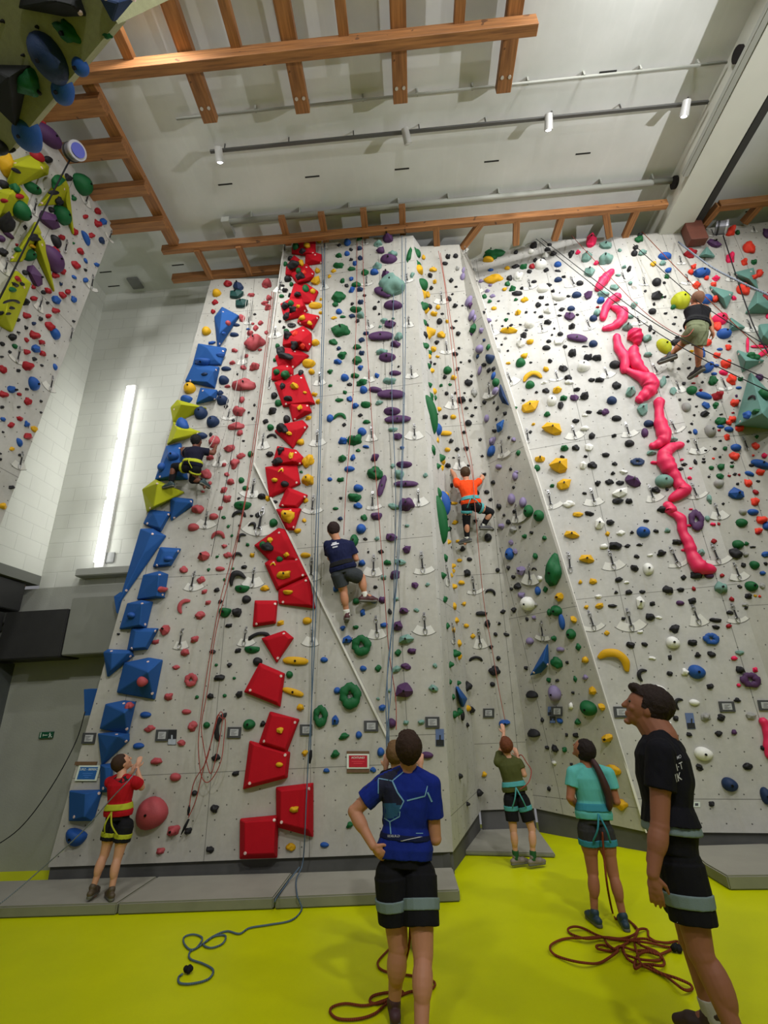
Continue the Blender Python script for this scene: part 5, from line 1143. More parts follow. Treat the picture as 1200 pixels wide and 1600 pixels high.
for i, t in enumerate(tre):
    nm = 'topmost' if i == 0 else (ORD[i + 1] if i < len(tre) - 1 else 'lowest')
    tag(t[1], f'{"long winding" if t[2] > 5 else "short curved"} magenta organic rail hold on the big wall, {nm} in the pink chain', 'climbing hold', 'magenta rail holds on the big wall')

# ---- quickdraws
M_STEEL = mat('brushed_steel', rgb(165, 165, 165), .35, metal=.9); M_SLING = mat('black_sling', rgb(26, 26, 30), .85); M_SLINGB = mat('navy_sling', rgb(40, 40, 96), .85)
def loop(L, wd, z, r=.0065):
    pts = [(wd * .35, 0), (wd * .5, -L * .25), (wd * .42, -L * .75), (0, -L), (-wd * .42, -L * .75), (-wd * .5, -L * .25), (-wd * .35, 0)]
    return [tuple(p) for p in spline([(x, y, z) for x, y in pts], 3, closed=True)]
bm = bmesh.new(); box(bm, (-.018, -.02, 0), (.018, .035, .006)); box(bm, (-.014, -.034, 0), (.014, -.02, .03)); bmesh.ops.create_cone(bm, cap_ends=True, segments=6, radius1=.012, radius2=.012, depth=.03, matrix=Matrix.Translation((0, .012, .01)))
ME_HANG = bm_mesh('hanger', bm); ME_HANG.materials.append(M_STEEL)
bm = bmesh.new(); tube(bm, [(x, y - .02, z) for x, y, z in loop(.075, .05, .025)], .0065, 6, closed=True); ME_CUP = bm_mesh('upper_carabiner', bm, True); ME_CUP.materials.append(M_STEEL)
bm = bmesh.new(); box(bm, (-.011, -.25, .02), (.011, -.08, .03)); box(bm, (-.014, -.25, .018), (.014, -.21, .032)); ME_SL = bm_mesh('sling', bm); ME_SL.materials.append(M_SLING)
bm = bmesh.new(); tube(bm, [(x, y - .235, z) for x, y, z in loop(.10, .058, .025)], .0075, 6, closed=True); ME_CLO = bm_mesh('lower_carabiner', bm, True); ME_CLO.materials.append(M_STEEL)
dr = []; fans = {}
seen = []
for ox, oy, s, ln in blocks(DRAWS):
    for t in ln.split(';'):
        q = [float(a) for a in t.split()]
        if len(q) < 4 or q[0] == q[2] == 0: continue
        x0, y0, x1, y1 = ox + q[0] / s, oy + q[1] / s, ox + q[2] / s, oy + q[3] / s
        if any(math.hypot(x0 - a, y0 - b_) < 9 for a, b_ in seen): continue
        seen.append((x0, y0)); L = look(x0, y0)
        if L is None: continue
        k = L[0]; w = WALLS[k]; a = planehit(x0, y0, w['p'], w['n']); b_ = planehit(x1, y1, w['p'], w['n'])
        d = V(a) - V(b_); ln_ = d.length; v = d.normalized(); n = V(w['n']); u = v.cross(n).normalized()
        if ln_ > .9: ln_ = .9
        sc = ln_ / .335; M = Matrix(((u.x * sc, v.x * sc, n.x * sc, a[0]), (u.y * sc, v.y * sc, n.y * sc, a[1]), (u.z * sc, v.z * sc, n.z * sc, a[2]), (0, 0, 0, 1)))
        e = empty('quickdraw'); e.matrix_world = M
        for nm, me in (('hanger', ME_HANG), ('upper_carabiner', ME_CUP), ('sling', ME_SL), ('lower_carabiner', ME_CLO)):
            c_ = bpy.data.objects.new(nm, me); COL.objects.link(c_); c_.parent = e
        dr.append((k, y0, x0, e)); fans.setdefault(k, []).append((a, v, u, ln_))
for k in set(d[0] for d in dr):
    rows = []
    for d in sorted([d for d in dr if d[0] == k], key=lambda d: d[1]):
        for r in rows:
            if abs(r[0][1] - d[1]) < 13: r.append(d); break
        else: rows.append([d])
    for i, r in enumerate(rows):
        r.sort(key=lambda d: d[2])
        for j, d in enumerate(r):
            pos = '' if len(r) == 1 else f', {["first", "second", "third", "fourth", "fifth", "sixth"][min(j, 5)]} of its row'
            lb = f'quickdraw on the {WN[k]}, {ORD[i + 1]} level from the top{pos}'
            tag(d[3], lb, 'quickdraw', f'quickdraws on the {WN[k]}')
# pale fans rubbed into the paint by the swinging carabiners: part of each wall
M_RUB = mat('rubbed_paint', rgb(208, 207, 200), .8, noise_amt=.12, noise_scale=20); M_RUBD = mat('rub_line', rgb(92, 92, 88), .8)
for k, fl in fans.items():
    bm = bmesh.new(); n = V(WALLS[k]['n'])
    bmd = bmesh.new()
    for a, v, u, L in fl:
        if RND.random() < .12: continue
        r0, r1 = L * RND.choice((.5, .62, .8)), L * RND.uniform(.98, 1.06); h0, h1 = RND.uniform(-.75, -.35), RND.uniform(.35, .75)
        P = lambda r, t, q: V(a) + n * q + (u * math.sin(t) - v * math.cos(t)) * r
        N = 10; A1 = [bm.verts.new(P(r0, h0 + (h1 - h0) * i / N, .003)) for i in range(N + 1)]; A2_ = [bm.verts.new(P(r1, h0 + (h1 - h0) * i / N, .003)) for i in range(N + 1)]
        for i in range(N): bm.faces.new((A1[i], A1[i + 1], A2_[i + 1], A2_[i]))
        D1 = [bmd.verts.new(P(r1, (h0 + (h1 - h0) * i / N) * 1.1, .004)) for i in range(N + 1)]; D2 = [bmd.verts.new(P(r1 + .006, (h0 + (h1 - h0) * i / N) * 1.1, .004)) for i in range(N + 1)]
        for i in range(N): bmd.faces.new((D1[i], D1[i + 1], D2[i + 1], D2[i]))
    for b2, m_, nm in ((bm, M_RUB, 'rub_mark'), (bmd, M_RUBD, 'rub_line')):
        bmesh.ops.transform(b2, matrix=Matrix(CORE[k].matrix_basis).inverted(), verts=b2.verts)
        o = link(nm, bm_mesh(nm, b2), m_, CORE[k]); o['kind'] = 'stuff'
# ================================================================== people
def ellipsoid(bm, c, r, R=None, seg=16, ring=10):
    M = Matrix.Translation(V(c)) @ (R.to_4x4() if R is not None else Matrix.Identity(4)) @ Matrix.Diagonal((*r, 1))
    bmesh.ops.create_uvsphere(bm, u_segments=seg, v_segments=ring, radius=1, matrix=M)
def capsule(bm, a, b, ra, rb, flat=False, seg=16):
    a, b = V(a), V(b); d = (b - a)
    if d.length < 1e-5: return
    z = d.normalized(); x = z.orthogonal().normalized(); y = z.cross(x); rings = []
    st = []
    if flat: st = [(0, ra), (d.length, rb)]
    else:
        for k in range(5): t = math.pi / 2 * (1 - k / 4.0); st.append((-math.sin(t) * ra, max(math.cos(t) * ra, ra * .08)))
        for k in range(5): t = math.pi / 2 * k / 4.0; st.append((d.length + math.sin(t) * rb, max(math.cos(t) * rb, rb * .08)))
    for h_, r in st: rings.append([bm.verts.new(a + z * h_ + (x * math.cos(2 * math.pi * k / seg) + y * math.sin(2 * math.pi * k / seg)) * r) for k in range(seg)])
    for A, B in zip(rings, rings[1:]):
        for k in range(seg): bm.faces.new((A[k], A[(k + 1) % seg], B[(k + 1) % seg], B[k]))
    bm.faces.new(list(reversed(rings[0]))); bm.faces.new(rings[-1])
def loft(bm, rings, seg=24):
    """rings: centre, x axis, y axis, a, b"""
    out = []
    for c, x, y, a, b in rings:
        out.append([bm.verts.new(c + x * (abs(math.cos(t)) ** .85 * math.copysign(1, math.cos(t))) * a + y * (abs(math.sin(t)) ** .9 * math.copysign(1, math.sin(t))) * b) for t in (2 * math.pi * k / seg for k in range(seg))])
    for A, B in zip(out, out[1:]):
        for k in range(seg): bm.faces.new((A[k], A[(k + 1) % seg], B[(k + 1) % seg], B[k]))
    bm.faces.new(list(reversed(out[0]))); bm.faces.new(out[-1])
def remesh(name, bm, m, parent, vox, smooth=4, wrinkle=0, wscale=18, seed=0, cuts=()):
    """grow one continuous skin over overlapping solids"""
    bmesh.ops.recalc_face_normals(bm, faces=bm.faces)
    me = bpy.data.meshes.new(name); bm.to_mesh(me); bm.free()
    o = bpy.data.objects.new('tmp', me); COL.objects.link(o)
    md = o.modifiers.new('r', 'REMESH'); md.mode = 'VOXEL'; md.voxel_size = vox; md.adaptivity = 0
    if smooth:
        sm = o.modifiers.new('s', 'SMOOTH'); sm.iterations = smooth; sm.factor = .5
    dg = bpy.context.evaluated_depsgraph_get(); ev = o.evaluated_get(dg)
    me2 = bpy.data.meshes.new_from_object(ev, depsgraph=dg)
    bpy.data.objects.remove(o); bpy.data.meshes.remove(me)
    me2.name = name
    if wrinkle:
        b2 = bmesh.new(); b2.from_mesh(me2); b2.normal_update(); off = Vector((seed * 3.1, seed * 1.7, 0))
        for v in b2.verts:
            p = v.co.copy(); p.z *= .55
            v.co += v.normal * wrinkle * (noise.noise(p * wscale + off) + .5 * noise.noise(p * wscale * 2.3 + off))
        b2.to_mesh(me2); b2.free()
    for p in me2.polygons: p.use_smooth = True
    inv = Matrix.Translation(-parent.location); me2.transform(inv)
    o = bpy.data.objects.new(name, me2); COL.objects.link(o); me2.materials.clear(); me2.materials.append(m); o.parent = parent
    return o
def skin_mat(n, c): return mat('skin_' + n, rgb(*c), .55, spec=.35, noise_amt=.07, noise_scale=14)
def cloth(n, c, rough=.85): return mat('cloth_' + n, rgb(*c), rough, spec=.2, noise_amt=.08, noise_scale=9, bump=.25, bump_scale=220)
TR = [(0, .088, .060), (.12, .096, .068), (.34, .078, .054), (.58, .090, .064), (.78, .102, .060), (.90, .088, .050), (.97, .052, .040), (1.03, .034, .034)]
def torso(bm, q, t0, t1, grow=(0, 0), k=1.0, hem=0):
    H = q['H']; P, N, Cc = q['pel'], q['neck'], q['mid']; rings = []
    ts = [t for t, a, b in TR if t0 < t < t1]; ts = [t0] + ts + [t1]
    for t in ts:
        p = P * (1 - t) ** 2 + Cc * 2 * t * (1 - t) + N * t * t if t <= 1 else N + (N - Cc).normalized() * (t - 1) * (N - P).length
        tan = ((Cc - P) * (1 - t) + (N - Cc) * t).normalized()
        x = (q['hx'] * (1 - min(1, t)) + q['sx'] * min(1, t)); x = (x - tan * x.dot(tan)).normalized(); y = tan.cross(x)
        a = float(np.interp(t, [r[0] for r in TR], [r[1] for r in TR])) * H * q['w']; b = float(np.interp(t, [r[0] for r in TR], [r[2] for r in TR])) * H * q['w']
        g = grow[0] if t < .85 else grow[0] * .6
        rings.append((p, x, y, a * k + g + (hem * (1 - t / .5) if t < .5 else 0), b * k + grow[1] * (1 if t < .85 else .5)))
    loft(bm, rings)
def hand(bm, w, d, n, side, s, curl=.6, spread=.25, thumb=.8):
    """w wrist, d towards the fingertips, n out of the palm, side = towards the thumb; s = hand length"""
    d = d.normalized(); n = (n - d * n.dot(d)).normalized(); sd = d.cross(n) * side
    pc = w + d * s * .27
    R = Matrix((sd, d, n)).transposed()
    ellipsoid(bm, pc, (s * .20, s * .27, s * .085), R)
    capsule(bm, w - d * s * .08, pc, s * .13, s * .12)
    for i, (of, ln) in enumerate(((.155, .42), (.055, .48), (-.05, .45), (-.15, .35))):
        b0 = w + d * s * .46 + sd * s * of; ang = spread * of
        dd = (d + sd * ang * 1.5).normalized(); L = s * ln * .42; r = s * .050
        p = b0 - dd * s * .05; c = curl * .55
        for j in range(3):
            L_ = L * (1, .78, .62)[j]
            dd = (dd * math.cos(c) + n * math.sin(c)).normalized() if j else (dd * math.cos(c * .7) + n * math.sin(c * .7)).normalized()
            pn = p + dd * L_; capsule(bm, p, pn, r, r * .9, seg=10); p = pn; r *= .9
            nn = n
    tb = w + d * s * .12 + sd * s * .13; td = (sd * .75 + d * .7 + n * .35 * thumb).normalized(); p1 = tb + td * s * .22; td2 = (d * .9 + sd * .25 + n * .45 * thumb).normalized(); p2 = p1 + td2 * s * .20
    capsule(bm, tb, p1, s * .075, s * .06, seg=10); capsule(bm, p1, p2, s * .058, s * .045, seg=10)
def shoe(bm, ank, toe, up, s, k=1.0):
    f = (toe - ank); f = (f - up * f.dot(up)).normalized(); sole = ank - up * s * .26
    heel = sole - f * s * .22; ball = sole + f * s * .42; tip = sole + f * s * .66
    capsule(bm, heel + up * s * .10, ball + up * s * .10, s * .145 * k, s * .17 * k); capsule(bm, ball + up * s * .09, tip + up * s * .06, s * .165 * k, s * .11 * k)
    capsule(bm, ank - f * s * .03 + up * s * .06, sole + f * s * .15 + up * s * .12, s * .17 * k, s * .17 * k)
def make_person(label, H, J, look_v, skin, hairc, hair='short', w=1.0, hs=1.0, vox=.006, shirt=None, sleeve=.6, shirt_wr=.004, tank=False, shorts=None, short_len=.6, long_pants=False,
                shoes=(40, 40, 44), socks=None, sock_h=.3, harness=None, loops=True, hands=None, feet_up=(0, 0, 1), straps=True, nk=1.0, belt=(.16, .30), loopmat=None, loop_t=(.22, .38), lw=1.0, shirt_t0=.02, tw=1.0):
    """J: joints in world coordinates"""
    q = {k: V(v) for k, v in J.items()}
    base = Vector((q['pel'].x, q['pel'].y, min(q['aL'].z, q['aR'].z) - .09))
    root = empty('person', base, label, 'person')
    sx = (q['sR'] - q['sL']).normalized(); hx = (q['hR'] - q['hL']).normalized()
    q['H'] = H; q['w'] = w; q['sx'] = sx; q['hx'] = hx
    q['neck'] = q.get('neck'); q['mid'] = q['mid'] if 'mid' in q else (q['pel'] + q['neck']) / 2
    f = V(look_v).normalized(); up0 = Vector((0, 0, 1)); rt = f.cross(up0)
    rt = rt.normalized() if rt.length > .05 else sx; hup = rt.cross(f).normalized()
    hr = .061 * H * hs; hc = q['head']; HR = Matrix((rt, f, hup)).transposed()
    bm = bmesh.new()
    # head
    ellipsoid(bm, hc, (hr * .80, hr * .96, hr * 1.0), HR, 24, 16)
    ellipsoid(bm, hc + f * hr * .30 - hup * hr * .50, (hr * .55, hr * .58, hr * .58), HR)      # jaw
    ellipsoid(bm, hc + f * hr * .72 - hup * hr * .98, (hr * .22, hr * .20, hr * .16), HR)      # chin
    ellipsoid(bm, hc + f * hr * .72 + hup * hr * .20, (hr * .46, hr * .20, hr * .14), HR)      # brow
    capsule(bm, hc + f * hr * .90 + hup * hr * .08, hc + f * hr * 1.05 - hup * hr * .26, hr * .08, hr * .13)   # nose
    ellipsoid(bm, hc + f * hr * .84 - hup * hr * .56, (hr * .24, hr * .11, hr * .07), HR)      # lips
    ellipsoid(bm, hc + f * hr * .82 - hup * hr * .67, (hr * .20, hr * .11, hr * .07), HR)
    for s_ in (-1, 1):
        ellipsoid(bm, hc + rt * s_ * hr * .42 + f * hr * .62 - hup * hr * .22, (hr * .22, hr * .20, hr * .20), HR)  # cheek
        ellipsoid(bm, hc + rt * s_ * hr * .78 - f * hr * .06 - hup * hr * .12, (hr * .10, hr * .20, hr * .28), HR)  # ear
    capsule(bm, q['neck'] - (hc - q['neck']) * .1, hc - f * hr * .15 - hup * hr * .45, .036 * H * w * nk, .035 * H * w * nk)
    torso(bm, q, 0, 1.0)
    for s_ in 'LR':
        S, E, Wr = q['s' + s_], q['e' + s_], q['w' + s_]; k = w
        capsule(bm, q['neck'] + (S - q['neck']) * .35 - Vector((0, 0, .01)), S, .034 * H * k, .036 * H * k)
        capsule(bm, S, E, .033 * H * k, .025 * H * k); ellipsoid(bm, S.lerp(E, .45), (.032 * H * k, .031 * H * k, .06 * H), (E - S).to_track_quat('Z', 'Y').to_matrix())
        capsule(bm, E, Wr, .0265 * H * k, .0165 * H * k); ellipsoid(bm, E.lerp(Wr, .28), (.029 * H * k, .028 * H * k, .06 * H), (Wr - E).to_track_quat('Z', 'Y').to_matrix())
        hd = (hands or {}).get(s_, {}); d = V(hd['d']) if 'd' in hd else (Wr - E); n = V(hd['n']) if 'n' in hd else Vector((0, 1, 0))
        hand(bm, Wr, d, n, hd.get('side', 1), .105 * H * hd.get('s', 1), hd.get('curl', .7), thumb=hd.get('thumb', .8))
        Hp, K, A = q['h' + s_], q['k' + s_], q['a' + s_]; k = w * lw
        capsule(bm, Hp, K, .054 * H * k, .034 * H * k); ellipsoid(bm, Hp.lerp(K, .3), (.056 * H * k, .056 * H * k, .10 * H), (K - Hp).to_track_quat('Z', 'Y').to_matrix())
        capsule(bm, K, A, .032 * H * k, .0205 * H * k)
        back = ((Hp - K).normalized() + (A - K).normalized()); bk = V(J.get('back', (0, -1, 0))).normalized()
        ellipsoid(bm, K.lerp(A, .30) + bk * .010 * H, (.034 * H * k, .036 * H * k, .075 * H), (A - K).to_track_quat('Z', 'Y').to_matrix())
        ellipsoid(bm, K, (.034 * H * k, .036 * H * k, .04 * H), (A - K).to_track_quat('Z', 'Y').to_matrix())
        T = q['t' + s_]; capsule(bm, A, A.lerp(T, .5) - Vector((0, 0, .02)), .021 * H, .018 * H)
    body = remesh('body', bm, skin, root, vox, 3)
    # eyes
    for s_ in (-1, 1):
        bm = bmesh.new(); ellipsoid(bm, hc + rt * s_ * hr * .33 + f * hr * .80 + hup * hr * .04, (hr * .13, hr * .09, hr * .08), HR); part('eye', bm, mat('eye_dark', rgb(40, 30, 26), .3), root, True, True)
    # hair
    bm = bmesh.new(); hm = mat('hair_' + '_'.join(map(str, hairc)), rgb(*hairc), .7, spec=.25, noise_amt=.35, noise_scale=45, bump=.6, bump_scale=180)
    g = 1.0
    ellipsoid(bm, hc + hup * hr * .16 - f * hr * .16, (hr * .90, hr * .98, hr * .98), HR, 24, 16)
    ellipsoid(bm, hc - f * hr * .40 - hup * hr * .18, (hr * .72, hr * .62, hr * .72), HR)
    if hair in ('short', 'swept'): ellipsoid(bm, hc + f * hr * .34 + hup * hr * .64, (hr * .66, hr * .54, hr * .32), HR)
    if hair == 'swept': ellipsoid(bm, hc + f * hr * .70 + hup * hr * .78, (hr * .56, hr * .36, hr * .26), HR); ellipsoid(bm, hc + hup * hr * .34 - f * hr * .20, (hr * .94, hr * 1.06, hr * .92), HR)
    if hair == 'long': ellipsoid(bm, hc + hup * hr * .02 - f * hr * .24, (hr * .92, hr * 1.02, hr * 1.08), HR)
    bmesh.ops.recalc_face_normals(bm, faces=bm.faces)
    ho = remesh('hair', bm, hm, root, vox * .9, 2, .004 if hair != 'buzz' else .001, 60)
    # keep the face free: take away what lies in front of the hairline
    b2 = bmesh.new(); b2.from_mesh(ho.data); cut = hc - root.location
    dl = [fc for fc in b2.faces if ((fc.calc_center_median() - cut).dot(f) > hr * .28 and (fc.calc_center_median() - cut).dot(hup) < hr * .52) or
          ((fc.calc_center_median() - cut).dot(f) > -hr * .05 and (fc.calc_center_median() - cut).dot(hup) < -hr * .05)]
    bmesh.ops.delete(b2, geom=dl, context='FACES'); b2.to_mesh(ho.data); b2.free()
    if hair == 'long':
        bm = bmesh.new(); t0 = hc - f * hr * .95 - hup * hr * .35
        tail = [t0, t0 + Vector((.02, -.045, -.05)), t0 + Vector((.05, -.06, -.16)), t0 + Vector((.075, -.055, -.28)), t0 + Vector((.07, -.05, -.37)), t0 + Vector((.062, -.05, -.41))]
        sp = spline([tuple(p) for p in tail], 4); rr = [float(np.interp(i / (len(sp) - 1), [0, .15, .5, .8, 1], [.024, .026, .036, .028, .006])) for i in range(len(sp))]
        tube(bm, sp, rr, 12); part('ponytail', bm, mat('hair_tail', rgb(58, 24, 24), .5, noise_amt=.4, noise_scale=60, bump=.5, bump_scale=200), root, True, True)
        bm = bmesh.new(); ellipsoid(bm, t0 + Vector((.008, -.02, -.02)), (.026, .026, .018)); part('hair_tie', bm, mat('tie', rgb(20, 18, 20), .6), root, True, True)
    out = dict(root=root, body=body, q=q, f=f, hup=hup)
    # shirt
    if shirt is not None:
        bm = bmesh.new(); torso(bm, q, shirt_t0 if not tank else .08, .985, (.014 * H / 1.6, .016 * H / 1.6), 1.04 * tw, .016)
        for s_ in 'LR':
            S, E = q['s' + s_], q['e' + s_]
            capsule(bm, q['neck'] + (S - q['neck']) * .30 - Vector((0, 0, .006)), S, .038 * H * w, .041 * H * w) if not tank else None
            if not tank: capsule(bm, S, S.lerp(E, sleeve), .043 * H * w, .044 * H * w, flat=True); ellipsoid(bm, S, (.043 * H * w,) * 3)
        out['shirt'] = remesh('shirt', bm, shirt, root, vox, 3, shirt_wr, 15, H)
    if shorts is not None:
        bm = bmesh.new(); torso(bm, q, -.06, .17, (.004, .004), 1.02)
        for s_ in 'LR':
            Hp, K, A = q['h' + s_], q['k' + s_], q['a' + s_]
            ellipsoid(bm, Hp, (.060 * H * w * lw,) * 3)
            if long_pants:
                capsule(bm, Hp, K, .062 * H * w, .043 * H * w); capsule(bm, K, K.lerp(A, .93), .043 * H * w, .030 * H * w, flat=True)
            else: capsule(bm, Hp, Hp.lerp(K, short_len), .064 * H * w * lw, .061 * H * w * lw if short_len > .5 else .064 * H * w, flat=True)
        out['shorts'] = remesh('trousers' if long_pants else 'shorts', bm, shorts, root, vox, 3, .004, 14, H + 5)
    if harness is not None:
        bm = bmesh.new(); torso(bm, q, belt[0], belt[1], (.026, .027), 1.03); out['belt'] = remesh('harness_belt', bm, harness, root, vox, 2)
        if loops:
            for s_ in 'LR':
                Hp, K = q['h' + s_], q['k' + s_]; a, b = Hp.lerp(K, loop_t[0]), Hp.lerp(K, loop_t[1])
                b_ = bmesh.new(); capsule(b_, a, b, .0675 * H * w * lw, .0655 * H * w * lw, flat=True); remesh('leg_loop', b_, loopmat or harness, root, vox, 2)
                if not straps: continue
                bm = bmesh.new(); bk = V(J.get('back', (0, -1, 0))).normalized(); w0 = q['pel'].lerp(q['neck'], .17) + bk * (.068 * H * w + .035)
                tube(bm, spline([tuple(w0), tuple(w0.lerp(a, .5) + bk * .075 * H), tuple(a + bk * .078 * H)], 5), .008, 6); part('harness_strap', bm, harness, root, True, True)
    for s_ in 'LR':
        A, T, K = q['a' + s_], q['t' + s_], q['k' + s_]; u = (K - A).normalized(); fu = V(feet_up) if feet_up else u
        if isinstance(J.get('fu' + s_), tuple): fu = V(J['fu' + s_])
        fu = fu.normalized(); L = .150 * H
        if socks is not None:
            bm = bmesh.new(); capsule(bm, A - u * .02, A.lerp(K, sock_h), .026 * H, .028 * H, flat=True); remesh('sock', bm, socks, root, vox, 2, .002, 40)
        bm = bmesh.new(); shoe(bm, A, T, fu, L); so = remesh('shoe', bm, mat('shoe_' + '_'.join(map(str, shoes)), rgb(*shoes), .6, noise_amt=.25, noise_scale=14), root, vox, 2)
        bm = bmesh.new(); ff = (T - A); ff = (ff - fu * ff.dot(fu)).normalized(); s0 = A - fu * L * .32
        capsule(bm, s0 - ff * L * .22 + fu * L * .03, s0 + ff * L * .60 + fu * L * .03, L * .135, L * .13)
        r = remesh('sole', bm, mat('rubber_sole', rgb(92, 92, 84), .7), root, vox, 1); 
        for v in r.data.vertices:
            dz = (v.co + root.location - s0).dot(fu)
            if dz < -L * .02: v.co -= fu * (dz + L * .02)
        r.parent = so; 
    return out

def jj(Y, **k):
    """joints: name=(px, py, depth offset)"""
    return {n: tuple(yp(v[0], v[1], Y + v[2])) for n, v in k.items()}
SKIN = skin_mat('light', (186, 130, 100)); SKIN2 = skin_mat('tan', (160, 104, 76)); SKIN3 = skin_mat('pale', (196, 146, 118))
DARKCLOTH = cloth('black', (20, 20, 24)); BLACKH = cloth('harness_black', (26, 26, 28)); TEALH = cloth('harness_teal', (74, 150, 152)); GREYH = cloth('harness_grey', (118, 136, 136)); YELH = cloth('harness_yellow', (170, 176, 46))
PE = {}
# --- teenager in the centre, seen from behind
J = jj(3.80, head=(638, 1168, -.05), neck=(638, 1202, .0), mid=(634, 1262, .04), pel=(632, 1345, .0), sL=(598, 1226, 0), sR=(673, 1226, 0), eL=(553, 1268, .0), wL=(583, 1322, -.10), eR=(680, 1310, .02), wR=(655, 1270, .26),
       hL=(612, 1368, .0), hR=(655, 1368, 0), kL=(622, 1478, .0), kR=(661, 1492, -.12), aL=(616, 1568, .06), aR=(658, 1624, -.30), tL=(612, 1600, -.02), tR=(655, 1560, .0))
z = J['aL']; J['tL'] = (z[0] - .02, z[1] + .16, z[2] - .05); z = J['aR']; J['tR'] = (z[0] + .05, z[1] + .16, z[2] - .05)
PE['teen'] = (J, dict(H=1.64, look_v=(-.12, .85, .60), skin=SKIN, hairc=(52, 34, 24), hair='short', w=1.0, hs=1.06, vox=.005, shirt=None, shorts=DARKCLOTH, short_len=.66, harness=None, shoes=(74, 44, 50),
     hands=dict(L=dict(d=(.45, .1, -.45), n=(.2, 1, .1), side=1, curl=.9), R=dict(d=(-.3, .3, .8), n=(-1, 0, 0), side=1)), sleeve=.62, shirt_wr=.006))
# --- man on the near side in profile
J = jj(3.48, head=(1011, 1106, .05), neck=(1031, 1148, .02), mid=(1038, 1225, .02), pel=(1052, 1318, .0), sL=(1032, 1176, -.16), sR=(1050, 1172, .20), eL=(1031, 1290, -.19), wL=(1020, 1366, -.21), eR=(1030, 1285, .22), wR=(1018, 1345, .20),
       hL=(1063, 1348, -.07), hR=(1056, 1338, .09), kL=(1095, 1490, -.12), kR=(1080, 1470, .12), aL=(1166, 1652, -.22), aR=(1112, 1588, .10))
for s_, dx in (('L', 0), ('R', 0)): z = J['a' + s_]; J['t' + s_] = (z[0] - .17, z[1] + .10, z[2] - .05)
J['back'] = (1, -.3, 0)
PE['man'] = (J, dict(H=1.80, look_v=(-.86, .36, .40), skin=skin_mat('olive', (150, 98, 74)), hairc=(42, 30, 26), hair='swept', w=1.08, hs=1.16, vox=.0055, shorts=DARKCLOTH, short_len=.68, socks=cloth('sock_white', (176, 172, 158)), sock_h=.24, shoes=(60, 40, 36),
     hands=dict(L=dict(d=(-.06, .0, -1), n=(.35, .9, 0), side=1, curl=.55, s=1.0), R=dict(d=(0, 0, -1), n=(0, -1, 0), side=-1)), sleeve=.52, shirt_wr=.006))
# --- girl with the ponytail
J = jj(5.08, head=(912, 1171, .0), neck=(917, 1196, 0), mid=(922, 1235, .03), pel=(929, 1282, 0), sL=(895, 1208, 0), sR=(950, 1209, 0), eL=(891, 1247, -.02), wL=(903, 1262, .18), eR=(963, 1252, -.02), wR=(950, 1258, .20),
       hL=(918, 1295, 0), hR=(943, 1296, 0), kL=(926, 1362, .02), kR=(958, 1366, -.03), aL=(929, 1428, .02), aR=(974, 1434, -.06))
for s_, dx in (('L', -.03), ('R', .02)): z = J['a' + s_]; J['t' + s_] = (z[0] + dx, z[1] + .16, z[2] - .05)
PE['girl'] = (J, dict(H=1.44, look_v=(-.55, .62, .55), skin=SKIN2, hairc=(30, 20, 18), hair='long', w=.96, hs=1.05, vox=.006, shorts=cloth('dark_grey', (48, 48, 48)), short_len=.34, shoes=(30, 56, 70), sleeve=.55, shirt=cloth('aqua', (92, 176, 170)), harness=cloth('harness_aqua', (52, 130, 146)),
     hands=dict(L=dict(d=(.5, .6, .3), n=(0, 0, -1)), R=dict(d=(-.5, .6, .3), n=(0, 0, -1), side=-1))))
# --- small boy in the recess
J = jj(6.62, head=(790, 1164, -.02), neck=(794, 1182, 0), mid=(799, 1208, .02), pel=(805, 1238, 0), sL=(778, 1191, 0), sR=(810, 1192, 0), eL=(785, 1166, .22), wL=(787, 1146, .26), eR=(819, 1210, -.02), wR=(809, 1182, .04),
       hL=(797, 1248, 0), hR=(816, 1249, 0), kL=(802, 1296, .0), kR=(831, 1296, -.02), aL=(806, 1340, .02), aR=(833, 1341, -.04))
for s_, dx in (('L', .13), ('R', .13)): z = J['a' + s_]; J['t' + s_] = (z[0] + dx, z[1] + .04, z[2] - .04)
PE['boy'] = (J, dict(H=1.34, look_v=(-.2, .70, .68), skin=SKIN3, hairc=(104, 56, 32), hair='short', w=.95, hs=1.1, vox=.006, shorts=DARKCLOTH, short_len=.72, shoes=(120, 110, 104), socks=cloth('sock_green', (36, 82, 44)), sock_h=.26, sleeve=.5, shirt=cloth('olive', (74, 78, 40)), harness=TEALH,
     hands=dict(L=dict(d=(.02, .2, 1), n=(0, 1, 0), curl=.3), R=dict(d=(-.2, .1, .8), n=(0, 1, 0), curl=1.0))))
# --- boy in red on the mat
J = jj(5.76, head=(190, 1192, 0), neck=(190, 1213, -.02), mid=(189, 1238, .0), pel=(184, 1276, 0), sL=(172, 1222, .02), sR=(212, 1222, -.02), eL=(182, 1226, .24), wL=(207, 1206, .28), eR=(221, 1230, .06), wR=(214, 1200, .14),
       hL=(176, 1288, 0), hR=(196, 1291, -.02), kL=(163, 1336, .0), kR=(184, 1340, -.03), aL=(145, 1388, -.06), aR=(174, 1392, -.08))
J['tL'] = (J['aL'][0] - .02, J['aL'][1] + .12, J['aL'][2] - .10); J['tR'] = (J['aR'][0] - .10, J['aR'][1] + .10, J['aR'][2] - .05)
PE['red'] = (J, dict(H=1.40, look_v=(.55, .60, .55), skin=SKIN3, hairc=(58, 40, 28), hair='buzz', w=.95, hs=1.08, vox=.006, shorts=DARKCLOTH, short_len=.50, shoes=(78, 66, 50), sleeve=.60, shirt=cloth('red', (172, 18, 30)), harness=YELH,
     hands=dict(L=dict(d=(.4, .1, .8), n=(0, 1, 0), curl=1.0), R=dict(d=(.15, .1, 1), n=(-.5, .8, 0), side=-1, curl=.7))))
